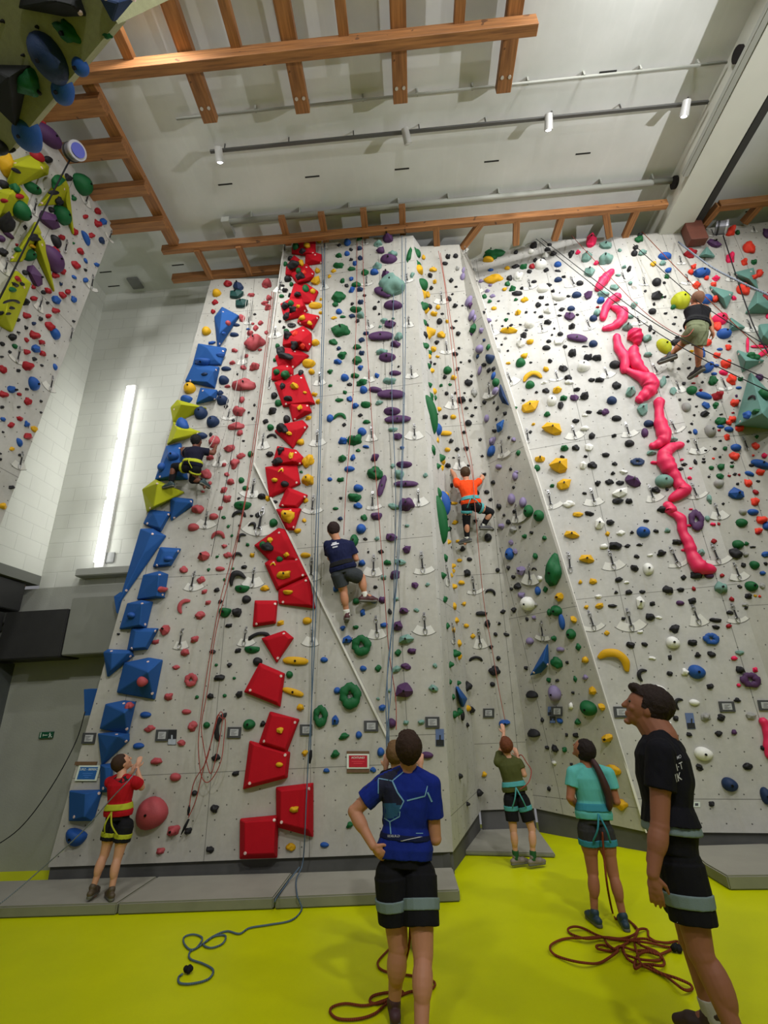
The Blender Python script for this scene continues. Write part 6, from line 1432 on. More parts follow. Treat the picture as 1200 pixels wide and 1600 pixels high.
# --- person hidden behind the teenager
J = jj(4.75, head=(617, 1176, 0), neck=(620, 1204, 0), mid=(622, 1240, .02), pel=(626, 1290, 0), sL=(602, 1214, 0), sR=(648, 1214, 0), eL=(600, 1232, .18), wL=(603, 1200, .06), eR=(656, 1232, .12), wR=(657, 1198, .02),
       hL=(616, 1302, 0), hR=(638, 1302, 0), kL=(622, 1378, 0), kR=(646, 1380, 0), aL=(626, 1452, 0), aR=(650, 1454, 0))
for s_ in 'LR': z = J['a' + s_]; J['t' + s_] = (z[0], z[1] + .16, z[2] - .05)
PE['hidden'] = (J, dict(H=1.46, look_v=(-.1, .75, .65), skin=SKIN3, hairc=(112, 84, 54), hair='short', w=.9, hs=1.05, vox=.008, shorts=DARKCLOTH, short_len=.6, shoes=(40, 40, 44), sleeve=.9, shirt=cloth('black_top', (18, 18, 22)),
     hands=dict(L=dict(d=(.1, .1, 1), n=(0, 1, 0), curl=1.0), R=dict(d=(.1, .1, 1), n=(0, 1, 0), curl=1.0))))
# --- climbers
def wallY(k, x, y): return float(hit(k, x, y)[1])
Yc = wallY('B', 540, 895) - .32
J = jj(Yc, head=(521, 828, -.02), neck=(527, 846, 0), mid=(531, 868, -.04), pel=(537, 892, .0), sL=(513, 852, 0), sR=(546, 852, 0), eL=(516, 872, .16), wL=(524, 856, .26), eR=(556, 873, .06), wR=(550, 858, .25),
       hL=(528, 896, 0), hR=(547, 896, 0), kL=(537, 924, .10), kR=(565, 903, .16), aL=(542, 960, .18), aR=(570, 931, .19))
J['tL'] = (J['aL'][0] - .02, J['aL'][1] + .10, J['aL'][2] - .07); J['tR'] = (J['aR'][0] + .13, J['aR'][1] + .05, J['aR'][2] + .03)
PE['navy'] = (J, dict(H=1.62, look_v=(-.2, .9, -.05), skin=SKIN, hairc=(40, 24, 22), hair='short', w=1.0, hs=1.0, vox=.008, shorts=cloth('slate', (54, 58, 62)), short_len=.72, shoes=(72, 30, 34), socks=cloth('sock_bright', (214, 214, 206)), sock_h=.22, sleeve=.70, shirt=cloth('navy', (20, 26, 60)), shirt_wr=.007,
     hands=dict(L=dict(d=(0, .5, .8), n=(0, 1, -.2)), R=dict(d=(-.2, .4, .8), n=(0, 1, 0)))))
Yc = wallY('C', 735, 785) - .28
J = jj(Yc, head=(727, 739, .0), neck=(729, 753, 0), mid=(733, 768, -.04), pel=(736, 789, .0), sL=(714, 757, 0), sR=(744, 756, 0), eL=(711, 744, .10), wL=(704, 733, .20), eR=(754, 747, .10), wR=(752, 742, .24),
       hL=(729, 792, 0), hR=(744, 792, 0), kL=(729, 818, .12), kR=(767, 800, .10), aL=(730, 841, .20), aR=(755, 821, .18))
J['tL'] = (J['aL'][0] - .08, J['aL'][1] + .05, J['aL'][2] - .12); J['tR'] = (J['aR'][0] + .13, J['aR'][1] + .04, J['aR'][2] - .03)
PE['orange'] = (J, dict(H=1.42, look_v=(0, .9, .3), skin=SKIN, hairc=(70, 52, 34), hair='short', w=.95, hs=1.05, vox=.008, shorts=DARKCLOTH, long_pants=True, shoes=(70, 70, 72), socks=cloth('sock_bright', (214, 214, 206)), sock_h=.16, sleeve=.5, shirt=cloth('orange', (226, 70, 20)), shirt_wr=.007, harness=TEALH,
     hands=dict(L=dict(d=(-.3, .4, .6), n=(0, 1, -.2)), R=dict(d=(.2, .6, .5), n=(0, 1, 0)))))
Yc = wallY('A', 303, 725) - .34
J = jj(Yc, head=(307, 689, .0), neck=(305, 701, 0), mid=(303, 712, -.05), pel=(300, 729, .0), sL=(293, 704, 0), sR=(318, 705, 0), eL=(288, 712, .12), wL=(284, 702, .20), eR=(333, 708, .06), wR=(337, 699, .18),
       hL=(294, 731, 0), hR=(306, 733, 0), kL=(273, 729, .06), kR=(301, 750, .10), aL=(267, 755, .08), aR=(318, 752, .14))
J['tL'] = (J['aL'][0] - .14, J['aL'][1] + .04, J['aL'][2] - .02); J['tR'] = (J['aR'][0] + .02, J['aR'][1] + .06, J['aR'][2] - .14)
PE['dark'] = (J, dict(H=1.36, look_v=(.1, .9, .3), skin=skin_mat('brown', (104, 62, 46)), hairc=(20, 18, 20), hair='short', w=1.0, hs=1.08, vox=.009, shorts=cloth('track', (16, 18, 22)), long_pants=True, shoes=(40, 62, 66), sleeve=.6, shirt=cloth('dark_navy', (20, 20, 40)), harness=YELH,
     hands=dict(L=dict(d=(0, .5, .8), n=(0, 1, 0)), R=dict(d=(-.1, .3, .8), n=(0, 1, 0)))))
Yc = wallY('F', 1090, 520) - .62
J = jj(Yc, head=(1089, 467, -.03), neck=(1089, 479, 0), mid=(1090, 493, .03), pel=(1089, 513, .0), sL=(1081, 482, 0), sR=(1101, 482, 0), eL=(1076, 499, .05), wL=(1073, 513, .02), eR=(1108, 502, .0), wR=(1113, 517, -.02),
       hL=(1084, 516, 0), hR=(1095, 517, 0), kL=(1070, 534, .25), kR=(1091, 546, .16), aL=(1047, 555, .42), aR=(1091, 575, .38))
J['tL'] = (J['aL'][0] - .14, J['aL'][1] + .08, J['aL'][2] - .01); J['tR'] = (J['aR'][0] - .06, J['aR'][1] + .12, J['aR'][2] - .06)
PE['tank'] = (J, dict(H=1.72, look_v=(-.1, .8, .6), skin=SKIN2, hairc=(120, 84, 64), hair='buzz', w=.95, hs=.95, vox=.009, shorts=cloth('sage', (110, 116, 88)), short_len=.80, shoes=(30, 28, 30), shirt=cloth('black_tank', (18, 18, 22)), tank=True, harness=BLACKH, loops=False,
     hands=dict(L=dict(d=(0, .1, -.8), n=(1, 0, 0)), R=dict(d=(0, .1, -.8), n=(-1, 0, 0)))))
for k, (J, a) in PE.items():
    d = lambda p, r: float(np.linalg.norm(np.array(J[p]) - np.array(J[r]))) / a['H']
    print('POSE', k, 'z_ank %.2f %.2f z_head %.2f' % (J['aL'][2], J['aR'][2], J['head'][2]), 'torso %.2f sh %.2f' % (d('pel', 'neck'), d('sL', 'sR')), 'uarm %.2f %.2f farm %.2f %.2f' % (d('sL', 'eL'), d('sR', 'eR'), d('eL', 'wL'), d('eR', 'wR')), 'thigh %.2f %.2f shin %.2f %.2f' % (d('hL', 'kL'), d('hR', 'kR'), d('kL', 'aL'), d('kR', 'aR')), 'neck-head %.2f' % d('neck', 'head'))
LAB = dict(teen='standing teenager seen from behind in blue honeycomb print shirt and black shorts', man='tall young man in black shirt looking up, standing nearest the camera side',
    girl='girl with long dark ponytail in aqua shirt standing on the yellow floor', boy='small boy in olive shirt belaying beside the recessed wall', red='boy in red shirt and yellow harness standing on the grey mat',
    hidden='person in black sleeves mostly hidden behind the teenager in blue', navy='climber in navy shirt and grey shorts on the tall central wall', orange='climber in orange shirt and black trousers on the recessed wall',
    dark='climber in dark clothes and yellow harness on the blue wedges of the slab wall', tank='climber in black tank top hanging before the teal-wedge corner wall')
TEEN_SHIRT = cloth('royal_blue', (20, 40, 128)); MAN_SHIRT = cloth('midnight', (18, 18, 26))
PO = {}
for k, (J, a) in PE.items():
    a = dict(a)
    if k == 'teen': a.update(shirt=TEEN_SHIRT, harness=cloth('harness_navy', (20, 28, 62)), loopmat=GREYH, straps=False, belt=(.21, .27), loop_t=(.30, .46), lw=1.12)
    if k == 'man': a.update(shirt=MAN_SHIRT, harness=GREYH, straps=False, nk=1.42, belt=(.10, .22), loop_t=(.34, .50), shirt_t0=.17, tw=1.10)
    if k == 'navy': a['harness'] = BLACKH; a['loops'] = False
    if k == 'hidden': a['harness'] = BLACKH; a['loops'] = False
    PO[k] = make_person(LAB[k], a.pop('H'), J, a.pop('look_v'), a.pop('skin'), a.pop('hairc'), **a)
# ================================================================== mats
M_MAT = mat('mat_grey', rgb(150, 148, 136), .8, noise_amt=.16, noise_scale=4, bump=.2, bump_scale=90)
M_MATS = mat('mat_edge', rgb(124, 126, 104), .8, noise_amt=.2, noise_scale=6)
def matt(poly, z, label, group=None):
    bm = bmesh.new(); lo = [bm.verts.new((x, y, .002)) for x, y in poly]; hi = [bm.verts.new((x, y, z)) for x, y in poly]
    bm.faces.new(hi); bm.faces.new(list(reversed(lo))); n = len(poly)
    for i in range(n): bm.faces.new((lo[i], lo[(i + 1) % n], hi[(i + 1) % n], hi[i]))
    bmesh.ops.recalc_face_normals(bm, faces=bm.faces); bmesh.ops.bevel(bm, geom=list(bm.edges), offset=.012, segments=2, affect='EDGES')
    o = link('landing_mat', bm_mesh('mat', bm), M_MAT); o.data.materials.append(M_MATS)
    for p in o.data.polygons:
        if abs(p.normal.z) < .5: p.material_index = 1
    return tag(o, label, 'mat', group)
ZM = .10
matt([(-6.6, 5.60), (-3.075, 5.61), (-3.07, 6.39), (-6.6, 6.42)], ZM, 'grey landing mat under the red-shirted boy, reaching beyond the slab wall', 'landing mats')
matt([(-3.06, 5.61), (-1.52, 5.63), (-1.515, 6.36), (-3.055, 6.38)], ZM, 'grey landing mat in the middle, below the lowest red wedges', 'landing mats')
matt([(-1.505, 5.63), (.29, 5.68), (.27, 6.36), (-1.50, 6.36)], ZM, 'grey landing mat behind the standing teenager', 'landing mats')
matt([(.47, 7.16), (1.53, 6.94), (1.60, 8.2), (.80, 8.3)], .05, 'thin grey mat in the recess behind the small boy', 'landing mats')
p = [zp(1100, 1318, .12), zp(1215, 1318, .12), zp(1215, 1367, .12), zp(1135, 1368, .12), zp(1102, 1349, .12), zp(1085, 1335, .12)]
matt([(a[0], a[1]) for a in (p[2], p[3], p[4], p[5])] + [(p[5][0] + .02, p[0][1] - .06), (p[1][0] + 1.2, p[0][1] - .10), (p[1][0] + 1.2, p[2][1])], .12, 'grey mat with a clipped corner below the pink-rail wall', 'landing mats')

# ================================================================== frames, cards and signs on the walls
def patch(k, x0, y0, x1, y1, off, th, m, name, parent=None, skew=0, shape=None):
    """thin board on wall k covering the given corner points; local frame of the wall"""
    w = WALLS[k]; n = V(w['n'])
    px = [(x0, y1), (x1, y1), (x1 + skew, y0), (x0 + skew, y0)]
    P = [V(planehit(x, y, w['p'] + w['n'] * off, w['n'])) for x, y in px]
    bm = bmesh.new(); f = [bm.verts.new(p_ + n * th) for p_ in P]; b_ = [bm.verts.new(p_) for p_ in P]
    bm.faces.new(f); bm.faces.new(list(reversed(b_)))
    for i in range(4): bm.faces.new((f[i], b_[i], b_[(i + 1) % 4], f[(i + 1) % 4]))
    bmesh.ops.recalc_face_normals(bm, faces=bm.faces)
    return part(name, bm, m, parent, wld=parent is not None)
M_FRAME = mat('frame_grey', rgb(62, 64, 66), .5); M_PAPER = mat('paper', rgb(172, 174, 176), .7, noise_amt=.18, noise_scale=60); M_INK = mat('ink', rgb(70, 72, 78), .8)
FR = [('A', 128, 1145, 148, 1162, 3, 'near the outer edge of the slab wall'), ('A', 243, 1140, 262, 1158, 2, 'beside a small dark photo card on the slab wall'), ('A', 355, 1136, 376, 1153, 1.5, 'beside the black horn hold with the red rope'),
      ('A', 469, 1132, 488, 1149, 0, 'behind the hanging blue rope'), ('A', 569, 1126, 591, 1143, 0, 'above the red sign'), ('B', 665, 1120, 687, 1137, -.5, 'above the blue photo card on the tall central wall'),
      ('C', 755, 1107, 772, 1121, 0, 'on the recessed wall above the small boy'), ('D', 862, 1104, 879, 1119, 0, 'on the dark flank wall'), ('E', 960, 1104, 984, 1121, -2, 'on the pink-rail wall behind the young man face'),
      ('E', 1125, 1096, 1149, 1112, -3, 'on the pink-rail wall beyond the young man'), ('E', 1186, 1094, 1210, 1110, -3, 'on the pink-rail wall, farthest one along')]
for k, x0, y0, x1, y1, sk, lb in FR:
    c = V(hit(k, (x0 + x1) / 2, (y0 + y1) / 2)); e = empty('info_frame', c, 'small grey framed route notice ' + lb, 'notice frame', 'framed route notices')
    patch(k, x0, y0, x1, y1, .003, .018, M_FRAME, 'frame', e, sk); w = (x1 - x0) * .19; hh = (y1 - y0) * .19
    pp = patch(k, x0 + w, y0 + hh, x1 - w, y1 - hh, .022, .004, M_PAPER, 'paper', e, sk * .65)
    for i in range(5):
        yy = y0 + hh * 1.6 + (y1 - y0 - 3.2 * hh) * i / 4; patch(k, x0 + w * 1.5, yy, x1 - w * (1.6 + (i % 3) * .5), yy + .5, .0265, .001, M_INK, 'ink_line', e)
def card(k, x0, y0, x1, y1, sk, top, bot, label):
    c = V(hit(k, (x0 + x1) / 2, (y0 + y1) / 2)); e = empty('photo_card', c, label, 'card', 'photo cards by the notices')
    patch(k, x0, y0, x1, y1, .003, .004, top, 'card', e, sk); ym = y0 + (y1 - y0) * .62
    patch(k, x0 + .4, ym, x1 - .4, y1 - .6, .0075, .002, bot, 'picture', e, sk * .3)
    patch(k, x0 + (x1 - x0) * .42, y0 + (y1 - y0) * .35, x0 + (x1 - x0) * .6, ym + 1, .0075, .002, bot, 'picture', e, 0)
CB = mat('card_blue', rgb(92, 112, 156), .5, noise_amt=.3, noise_scale=14); CD = mat('card_dark', rgb(34, 36, 40), .5, noise_amt=.5, noise_scale=50); CW = mat('card_pale', rgb(168, 176, 186), .5, noise_amt=.3, noise_scale=30)
card('A', 262, 1140, 275, 1164, 1.5, CD, CW, 'dark photo card attached beside a grey notice frame on the slab wall')
card('B', 681, 1139, 694, 1166, -.5, CB, CD, 'blue photo card below a notice frame on the tall central wall')
card('D', 856, 1104, 863, 1118, 0, CB, CD, 'small blue card hanging beside the notice frame of the dark flank wall')
card('D', 859, 1119, 868, 1130, 0, CD, CB, 'small dark card hanging below the notice frame of the dark flank wall')
card('E', 1074, 1114, 1087, 1139, -4, CB, CD, 'blue photo card on the pink-rail wall beyond the young man')
def stroke_text(txt, place, size, m, name, parent, thick=.002):
    """letters laid onto a surface: place(u, v) gives the world point of text coordinates, v up"""
    cu = bpy.data.curves.new('t', 'FONT'); cu.body = txt; cu.align_x = 'CENTER'; cu.align_y = 'CENTER'; cu.size = 1.0; cu.offset = .012
    to = bpy.data.objects.new('t', cu); COL.objects.link(to); dg = bpy.context.evaluated_depsgraph_get()
    me = bpy.data.meshes.new_from_object(to.evaluated_get(dg), depsgraph=dg); bpy.data.objects.remove(to); bpy.data.curves.remove(cu)
    bm = bmesh.new(); bm.from_mesh(me); bpy.data.meshes.remove(me); bmesh.ops.triangulate(bm, faces=bm.faces)
    bad = []
    for v in bm.verts:
        p_ = place(v.co.x * size, v.co.y * size)
        if p_ is None: bad.append(v)
        else: v.co = p_
    if bad: bmesh.ops.delete(bm, geom=bad, context='VERTS')
    return part(name, bm, m, parent, wld=True)
def wall_place(k, cx, cy, off, sk=0):
    w = WALLS[k]
    return lambda u, v: V(planehit(cx + u + sk * v, cy - v, w['p'] + w['n'] * off, w['n']))
def sign(k, x0, y0, x1, y1, sk, col, label, title, sub, planks, tsz):
    e = empty('wall_sign', V(hit(k, (x0 + x1) / 2, (y0 + y1) / 2)), label, 'sign')
    wd = mat('sign_wood', rgb(104, 78, 54), .7, noise_amt=.35, noise_scale=20)
    for a, b_ in planks: patch(k, x0, a, x1, b_, .002, .014, wd, 'wooden_plank', e, sk * (b_ - a) / (y1 - y0))
    patch(k, x0, y0, x1, y1, .016, .006, mat('sign_white', rgb(210, 220, 210), .5), 'board', e, sk)
    w = (x1 - x0) * .09; hh = (y1 - y0) * .10
    patch(k, x0 + w, y0 + hh, x1 - w, y1 - hh, .0225, .003, col, 'print_field', e, sk * .8)
    q = (y1 - y0)
    stroke_text(title, wall_place(k, (x0 + x1) / 2 + sk * .72, y0 + q * .26, .0265, sk / q), tsz, mat('sign_white', rgb(210, 220, 210), .5), 'title', e)
    cx_ = (x0 + x1) / 2
    for i, hw in enumerate(sub): yy = y0 + q * (.50 + i * .13); patch(k, cx_ - hw + sk * (.45 - i * .13), yy, cx_ + hw + sk * (.45 - i * .13), yy + .7, .0262, .001, mat('sign_soft_' + col.name, tuple(min(1, c_ * 1.8 + .06) for c_ in col.node_tree.nodes['Principled BSDF'].inputs['Base Color'].default_value[:3]) + (1,), .6), 'small_print', e)
sign('A', 117, 1196, 151, 1220, 7, mat('sign_blue', rgb(34, 92, 160), .5), 'blue sign in a white border hung from a wooden strip beside the red-shirted boy', 'KURZ - BEREICH', (8, 6, 3), ((1190, 1195.5),), 4.6)
sign('A', 542, 1178, 577, 1201, 0, mat('sign_red', rgb(176, 14, 42), .5), 'red sign in a white border between wooden strips below the notice frame', 'ACHTUNG!', (10, 7), ((1173.5, 1178), (1201.5, 1207)), 4.0)
e = empty('wall_sign', V(hit('E', 1060, 1160)), 'white sign on a wooden strip half hidden behind the young man', 'sign')
patch('E', 1040, 1148, 1060, 1151.5, .002, .014, mat('sign_wood', rgb(104, 78, 54), .7), 'wooden_plank', e); patch('E', 1038, 1152, 1060, 1172, .016, .006, mat('sign_white', rgb(210, 220, 210), .5), 'board', e, -4)
e = empty('floor_label', V(hit('E', 1089, 1257)), 'small white label low on the pink-rail wall beside the young man', 'label'); patch('E', 1080, 1253, 1094, 1261, .003, .003, mat('sign_white', rgb(210, 220, 210), .5), 'sticker', e); patch('E', 1086, 1255, 1091, 1259, .0065, .001, M_INK, 'mark', e)

# ================================================================== prints and lettering on clothes
def bvh_of(o):
    M = Matrix.Translation(o.parent.location); return BVHTree.FromPolygons([M @ v.co for v in o.data.vertices], [tuple(p.vertices) for p in o.data.polygons])
def cloth_place(bv, off=.0025):
    def f(x, y):
        d = V(ray(x, y)).normalized(); r = bv.ray_cast(V(CAM), d)
        return None if r[0] is None else r[0] - d * off
    return f
def cloth_line(bv, pts, w, m, name, parent):
    f = cloth_place(bv); sp = []
    for a, b_ in zip(pts, pts[1:]):
        n_ = max(2, int(math.dist(a, b_) / 2)); sp += [(a[0] + (b_[0] - a[0]) * i / n_, a[1] + (b_[1] - a[1]) * i / n_) for i in range(n_)]
    sp.append(pts[-1]); L = [];
    for i, p_ in enumerate(sp):
        a = sp[max(0, i - 1)]; b_ = sp[min(len(sp) - 1, i + 1)]; dx, dy = b_[0] - a[0], b_[1] - a[1]; q = math.hypot(dx, dy) or 1
        A_, B_ = f(p_[0] - dy / q * w / 2, p_[1] + dx / q * w / 2), f(p_[0] + dy / q * w / 2, p_[1] - dx / q * w / 2)
        L.append((A_, B_))
    bm = bmesh.new(); pr = None
    for A_, B_ in L:
        if A_ is None or B_ is None: pr = None; continue
        c_ = (bm.verts.new(A_), bm.verts.new(B_))
        if pr: bm.faces.new((pr[0], pr[1], c_[1], c_[0]))
        pr = c_
    if len(bm.faces): part(name, bm, m, parent, wld=True)
    else: bm.free()
bv = bvh_of(PO['teen']['shirt']); rt_ = PO['teen']['root']; HX = mat('print_pale_blue', rgb(112, 160, 190), .6); HT = mat('print_teal', rgb(30, 84, 120), .7); HN = mat('print_navy', rgb(10, 16, 48), .8)
def hexfill(pts, m, off):
    """filled cell of the honeycomb print"""
    f = cloth_place(bv, off); xs = [p_[0] for p_ in pts]; ys = [p_[1] for p_ in pts]; g = 3.0
    def inside(x, y):
        c_ = False
        for i in range(len(pts)):
            (x0, y0), (x1, y1) = pts[i], pts[i - 1]
            if (y0 > y) != (y1 > y) and x < (x1 - x0) * (y - y0) / (y1 - y0) + x0: c_ = not c_
        return c_
    bm = bmesh.new(); V_ = {}
    def gv(i, j):
        if (i, j) not in V_: p_ = f(min(xs) + i * g, min(ys) + j * g); V_[(i, j)] = None if p_ is None else bm.verts.new(p_)
        return V_[(i, j)]
    for i in range(int((max(xs) - min(xs)) / g) + 1):
        for j in range(int((max(ys) - min(ys)) / g) + 1):
            if inside(min(xs) + (i + .5) * g, min(ys) + (j + .5) * g):
                q = [gv(i, j), gv(i + 1, j), gv(i + 1, j + 1), gv(i, j + 1)]
                if all(q) and max((a.co - b_.co).length for a in q for b_ in q) < .06: bm.faces.new(q)
    part('print_cell', bm, m, rt_, wld=True)
hexfill([(592, 1216), (613, 1221), (626, 1243), (630, 1255), (623, 1270), (607, 1277), (592, 1270)], HN, .0020)
hexfill([(592, 1255), (628, 1257), (623, 1273), (610, 1281), (594, 1274)], HT, .0024)
hexfill([(580, 1205), (600, 1190), (628, 1198), (613, 1220), (590, 1216), (570, 1232)], HN, .0022)
for pts, w_ in (([(591, 1216), (613, 1220)], 1.6), ([(613, 1220), (630, 1206)], 1.6), ([(613, 1220), (621, 1238), (631, 1252)], 2.2), ([(631, 1252), (625, 1264)], 1.6), ([(636, 1251), (664, 1244)], 2.2), ([(664, 1244), (668, 1228)], 1.6), ([(668, 1238), (675, 1253)], 2.6),
                ([(591, 1217), (591, 1240)], 1.4), ([(591, 1272), (609, 1284), (624, 1276)], 1.8), ([(609, 1284), (611, 1306)], 1.8), ([(624, 1276), (625, 1268)], 1.4), ([(650, 1302), (661, 1302)], 1.2)):
    cloth_line(bv, pts, w_, HX, 'print_line', rt_)
bb_ = bvh_of(PO['teen']['belt']); BT = mat('lettering_grey', rgb(176, 178, 182), .6)
f = cloth_place(bb_); stroke_text('EDELRID', lambda u, v: f(615 + u, 1306.5 - v), 5.0, BT, 'belt_lettering', rt_)
cloth_line(bb_, [(602, 1313), (628, 1314), (636, 1312), (660, 1307)], 1.3, BT, 'belt_webbing', rt_)
bm_ = bvh_of(PO['man']['shirt']); f = cloth_place(bm_); rm = PO['man']['root']; WT = mat('lettering_white', rgb(206, 206, 210), .6)
def skew(cx, cy, s, a): return lambda u, v: f(cx + u * .62 + v * a, cy - v - u * .28)
stroke_text('MO', skew(1061, 1183, 1, -.2), 7, BT, 'shirt_lettering', rm); stroke_text('I·T', skew(1062, 1198, 1, -.22), 15, WT, 'shirt_lettering', rm); stroke_text('IK', skew(1060, 1215, 1, -.22), 17, WT, 'shirt_lettering', rm)
bn = bvh_of(PO['navy']['shirt']); f2 = cloth_place(bn); rn = PO['navy']['root']
cloth_line(bn, [(519, 849.5), (526, 847.5)], 2.6, BT, 'shirt_lettering', rn); cloth_line(bn, [(518, 851), (529, 848.5)], .7, WT, 'shirt_lettering', rn); cloth_line(bn, [(517.5, 852), (529.5, 849)], 1.6, WT, 'shirt_lettering', rn); cloth_line(bn, [(519.5, 855.5), (527.5, 853.5)], 2.2, BT, 'shirt_lettering', rn)
bs = bvh_of(PO['man']['shorts']); f = cloth_place(bs); stroke_text('il', lambda u, v: f(1058 + u + v * .5, 1444 - v + u * .5), 8, WT, 'shorts_mark', rm)
# dark panels on the red shirt
br_ = bvh_of(PO['red']['shirt']); cloth_line(br_, [(178, 1212), (190, 1220), (202, 1213)], 8, mat('panel_black', rgb(14, 14, 18), .9), 'collar_panel', PO['red']['root']); cloth_line(br_, [(208, 1234), (207, 1252)], 6, mat('panel_black', rgb(14, 14, 18), .9), 'side_panel', PO['red']['root'])

# ================================================================== ropes
def rope_mat(n, c): 
    m = mat('rope_' + n, rgb(*c), .8, spec=.2); nt = m.node_tree
    if nt.nodes.get('twill'): return m
    h = NB(m); tc = h.new('ShaderNodeTexCoord'); w = h.new('ShaderNodeTexWave'); w.name = 'twill'; w.inputs['Scale'].default_value = 28; w.inputs['Distortion'].default_value = 2; nt.links.new(tc.outputs['Object'], w.inputs['Vector'])
    nt.links.new(h.mix(w.outputs['Fac'], rgb(*[x * .7 for x in c]), rgb(*[min(255, x * 1.15) for x in c])), nt.nodes['Principled BSDF'].inputs['Base Color']); return m
RB = rope_mat('blue', (84, 104, 122)); RR = rope_mat('red', (150, 70, 62)); RBR = rope_mat('brown', (122, 56, 30)); RK = rope_mat('black', (30, 30, 32)); RW = rope_mat('white', (170, 168, 162)); RG = rope_mat('grey_blue', (120, 128, 140))
def on(k, x, y, off): w = WALLS[k]; return tuple(planehit(x, y, w['p'] + w['n'] * off, w['n']))
def fl(x, y, z=.012): return tuple(zp(x, y, z))
def rope(label, pts, r, m, sub=8, knot=None, extra=(), cat='rope', group=None):
    o = None; allp = [pts] + list(extra); c0 = V(pts[len(pts) // 2]); e = empty('climbing_rope' if cat == 'rope' else 'hanging_cable', c0, label, cat, group)
    for P_ in allp:
        bm = bmesh.new(); tube(bm, spline(P_, sub), r, 6); part('strand', bm, m, e, True, True)
    if knot is not None:
        bm = bmesh.new(); kx = V(knot)
        for i in range(5):
            a = i * 1.3; bmesh.ops.create_uvsphere(bm, u_segments=10, v_segments=6, radius=r * 2.6, matrix=Matrix.Translation(kx + Vector((math.cos(a), math.sin(a) * .6, .3 * math.sin(2 * a))) * r * 2.6))
        part('knot', bm, RK, e, True, True)
    return e
# blue double rope of the central wall down to the heap on the floor
up1 = [on('B', 503, 386, .06), on('B', 504, 470, .10), on('B', 501, 600, .14), on('B', 497, 740, .16), on('B', 492, 870, .16), on('B', 488, 1000, .16), on('A', 487, 1090, .14), on('A', 485, 1185, .12)]
up2 = [on('B', 507, 382, .06), on('B', 507, 480, .10), on('B', 503, 620, .14), on('B', 498, 800, .16), on('B', 494, 940, .16), on('A', 489, 1060, .14), on('A', 481, 1200, .22), on('A', 477, 1290, .24), tuple(zp(473, 1348, .2)), tuple(zp(463, 1374, .113)), tuple(zp(464, 1398, .113)), tuple(yp(468, 1409, 5.60)), fl(471, 1422), fl(455, 1438), fl(420, 1445), fl(390, 1450), fl(374, 1459), fl(355, 1455), fl(335, 1462), fl(318, 1475), fl(330, 1481), fl(348, 1474), fl(352, 1462), fl(335, 1463), fl(318, 1474), fl(300, 1484), fl(288, 1475), fl(288, 1464), fl(303, 1460), fl(316, 1466), fl(308, 1480), fl(297, 1487), fl(297, 1498), fl(318, 1506), fl(333, 1516), fl(325, 1530), fl(300, 1537), fl(281, 1536), fl(279, 1527), fl(285, 1522)]
rope('long blue rope hanging down the tall central wall to loose loops on the yellow floor', up2, .0075, RB, 8, fl(294, 1514, .03), extra=[up1, [tuple(zp(468, 1355, .2)), tuple(zp(450, 1378, .12)), tuple(zp(431, 1405, .115)), tuple(yp(430, 1412, 5.60))]])
e = empty('rope_end', on('A', 485, 1180, .14), 'black rope end tied off on the blue rope above the lower red wedge', 'rope end'); bm = bmesh.new(); tube(bm, [on('A', 486, 1172, .13), on('A', 485, 1182, .13), on('A', 484, 1193, .13)], [.016, .022, .010], 8); part('knot', bm, RK, e, True, True)
# ropes gathered at the teenager
ht = tuple(yp(608, 1185, 4.7))
rope('pair of blue ropes running from the central wall top to the teenager', [on('B', 628, 368, .08), on('B', 629, 480, .14), on('B', 630, 620, .2), on('B', 626, 760, .24), on('B', 619, 900, .30), on('B', 611, 1000, .40), on('B', 603, 1090, .7), ht], .006, RB, 8, extra=[[on('B', 634, 372, .08), on('B', 633, 560, .16), on('B', 628, 760, .24), on('B', 621, 900, .30), on('B', 606, 1040, .6), tuple(yp(607, 1110, 5.0)), ht], [on('B', 615, 460, .1), on('B', 612, 600, .16), on('B', 618, 760, .2), on('B', 616, 900, .25), on('B', 612, 1060, .4), tuple(yp(604, 1150, 5.0)), ht]])
rope('thin red rope running past the purple holds of the central wall', [on('B', 566, 372, .05), on('B', 570, 480, .10), on('B', 580, 640, .14), on('B', 590, 780, .18), on('B', 599, 900, .22), on('B', 607, 1010, .28), on('B', 618, 1090, .34), tuple(yp(619, 1140, 5.3))], .005, RR, 8, extra=[[on('B', 558, 380, .05), on('B', 556, 520, .10), on('B', 550, 640, .16), on('B', 541, 760, .22), tuple(yp(537, 836, wallY('B', 540, 840) - .25))]])
# red rope of the slab wall with loops over the black horn
horn = on('A', 346, 1122, .14)
A_ = [on('A', 425, 455, .1), on('A', 408, 600, .14), on('A', 396, 690, .16), on('A', 382, 785, .16), on('A', 365, 860, .16), on('A', 346, 930, .16), on('A', 334, 990, .16), on('A', 322, 1060, .16), on('A', 315, 1110, .16), on('A', 310, 1160, .16), on('A', 313, 1205, .17), on('A', 321, 1222, .18), on('A', 332, 1216, .18), on('A', 345, 1190, .17), on('A', 350, 1155, .16), on('A', 352, 1125, .15), horn, on('A', 340, 1118, .14), on('A', 332, 1150, .15), on('A', 322, 1190, .17), on('A', 305, 1218, .16), on('A', 298, 1245, .15), on('A', 295, 1275, .14)]
B_ = [on('A', 428, 455, .1), on('A', 399, 690, .18), on('A', 368, 860, .18), on('A', 338, 985, .18), on('A', 324, 1080, .18), on('A', 315, 1130, .18), on('A', 318, 1165, .18), on('A', 328, 1208, .18), on('A', 336, 1190, .18), on('A', 344, 1150, .18), on('A', 348, 1118, .15), on('A', 342, 1116, .15), on('A', 330, 1160, .17), on('A', 318, 1200, .17), on('A', 306, 1250, .15), on('A', 294, 1278, .14)]
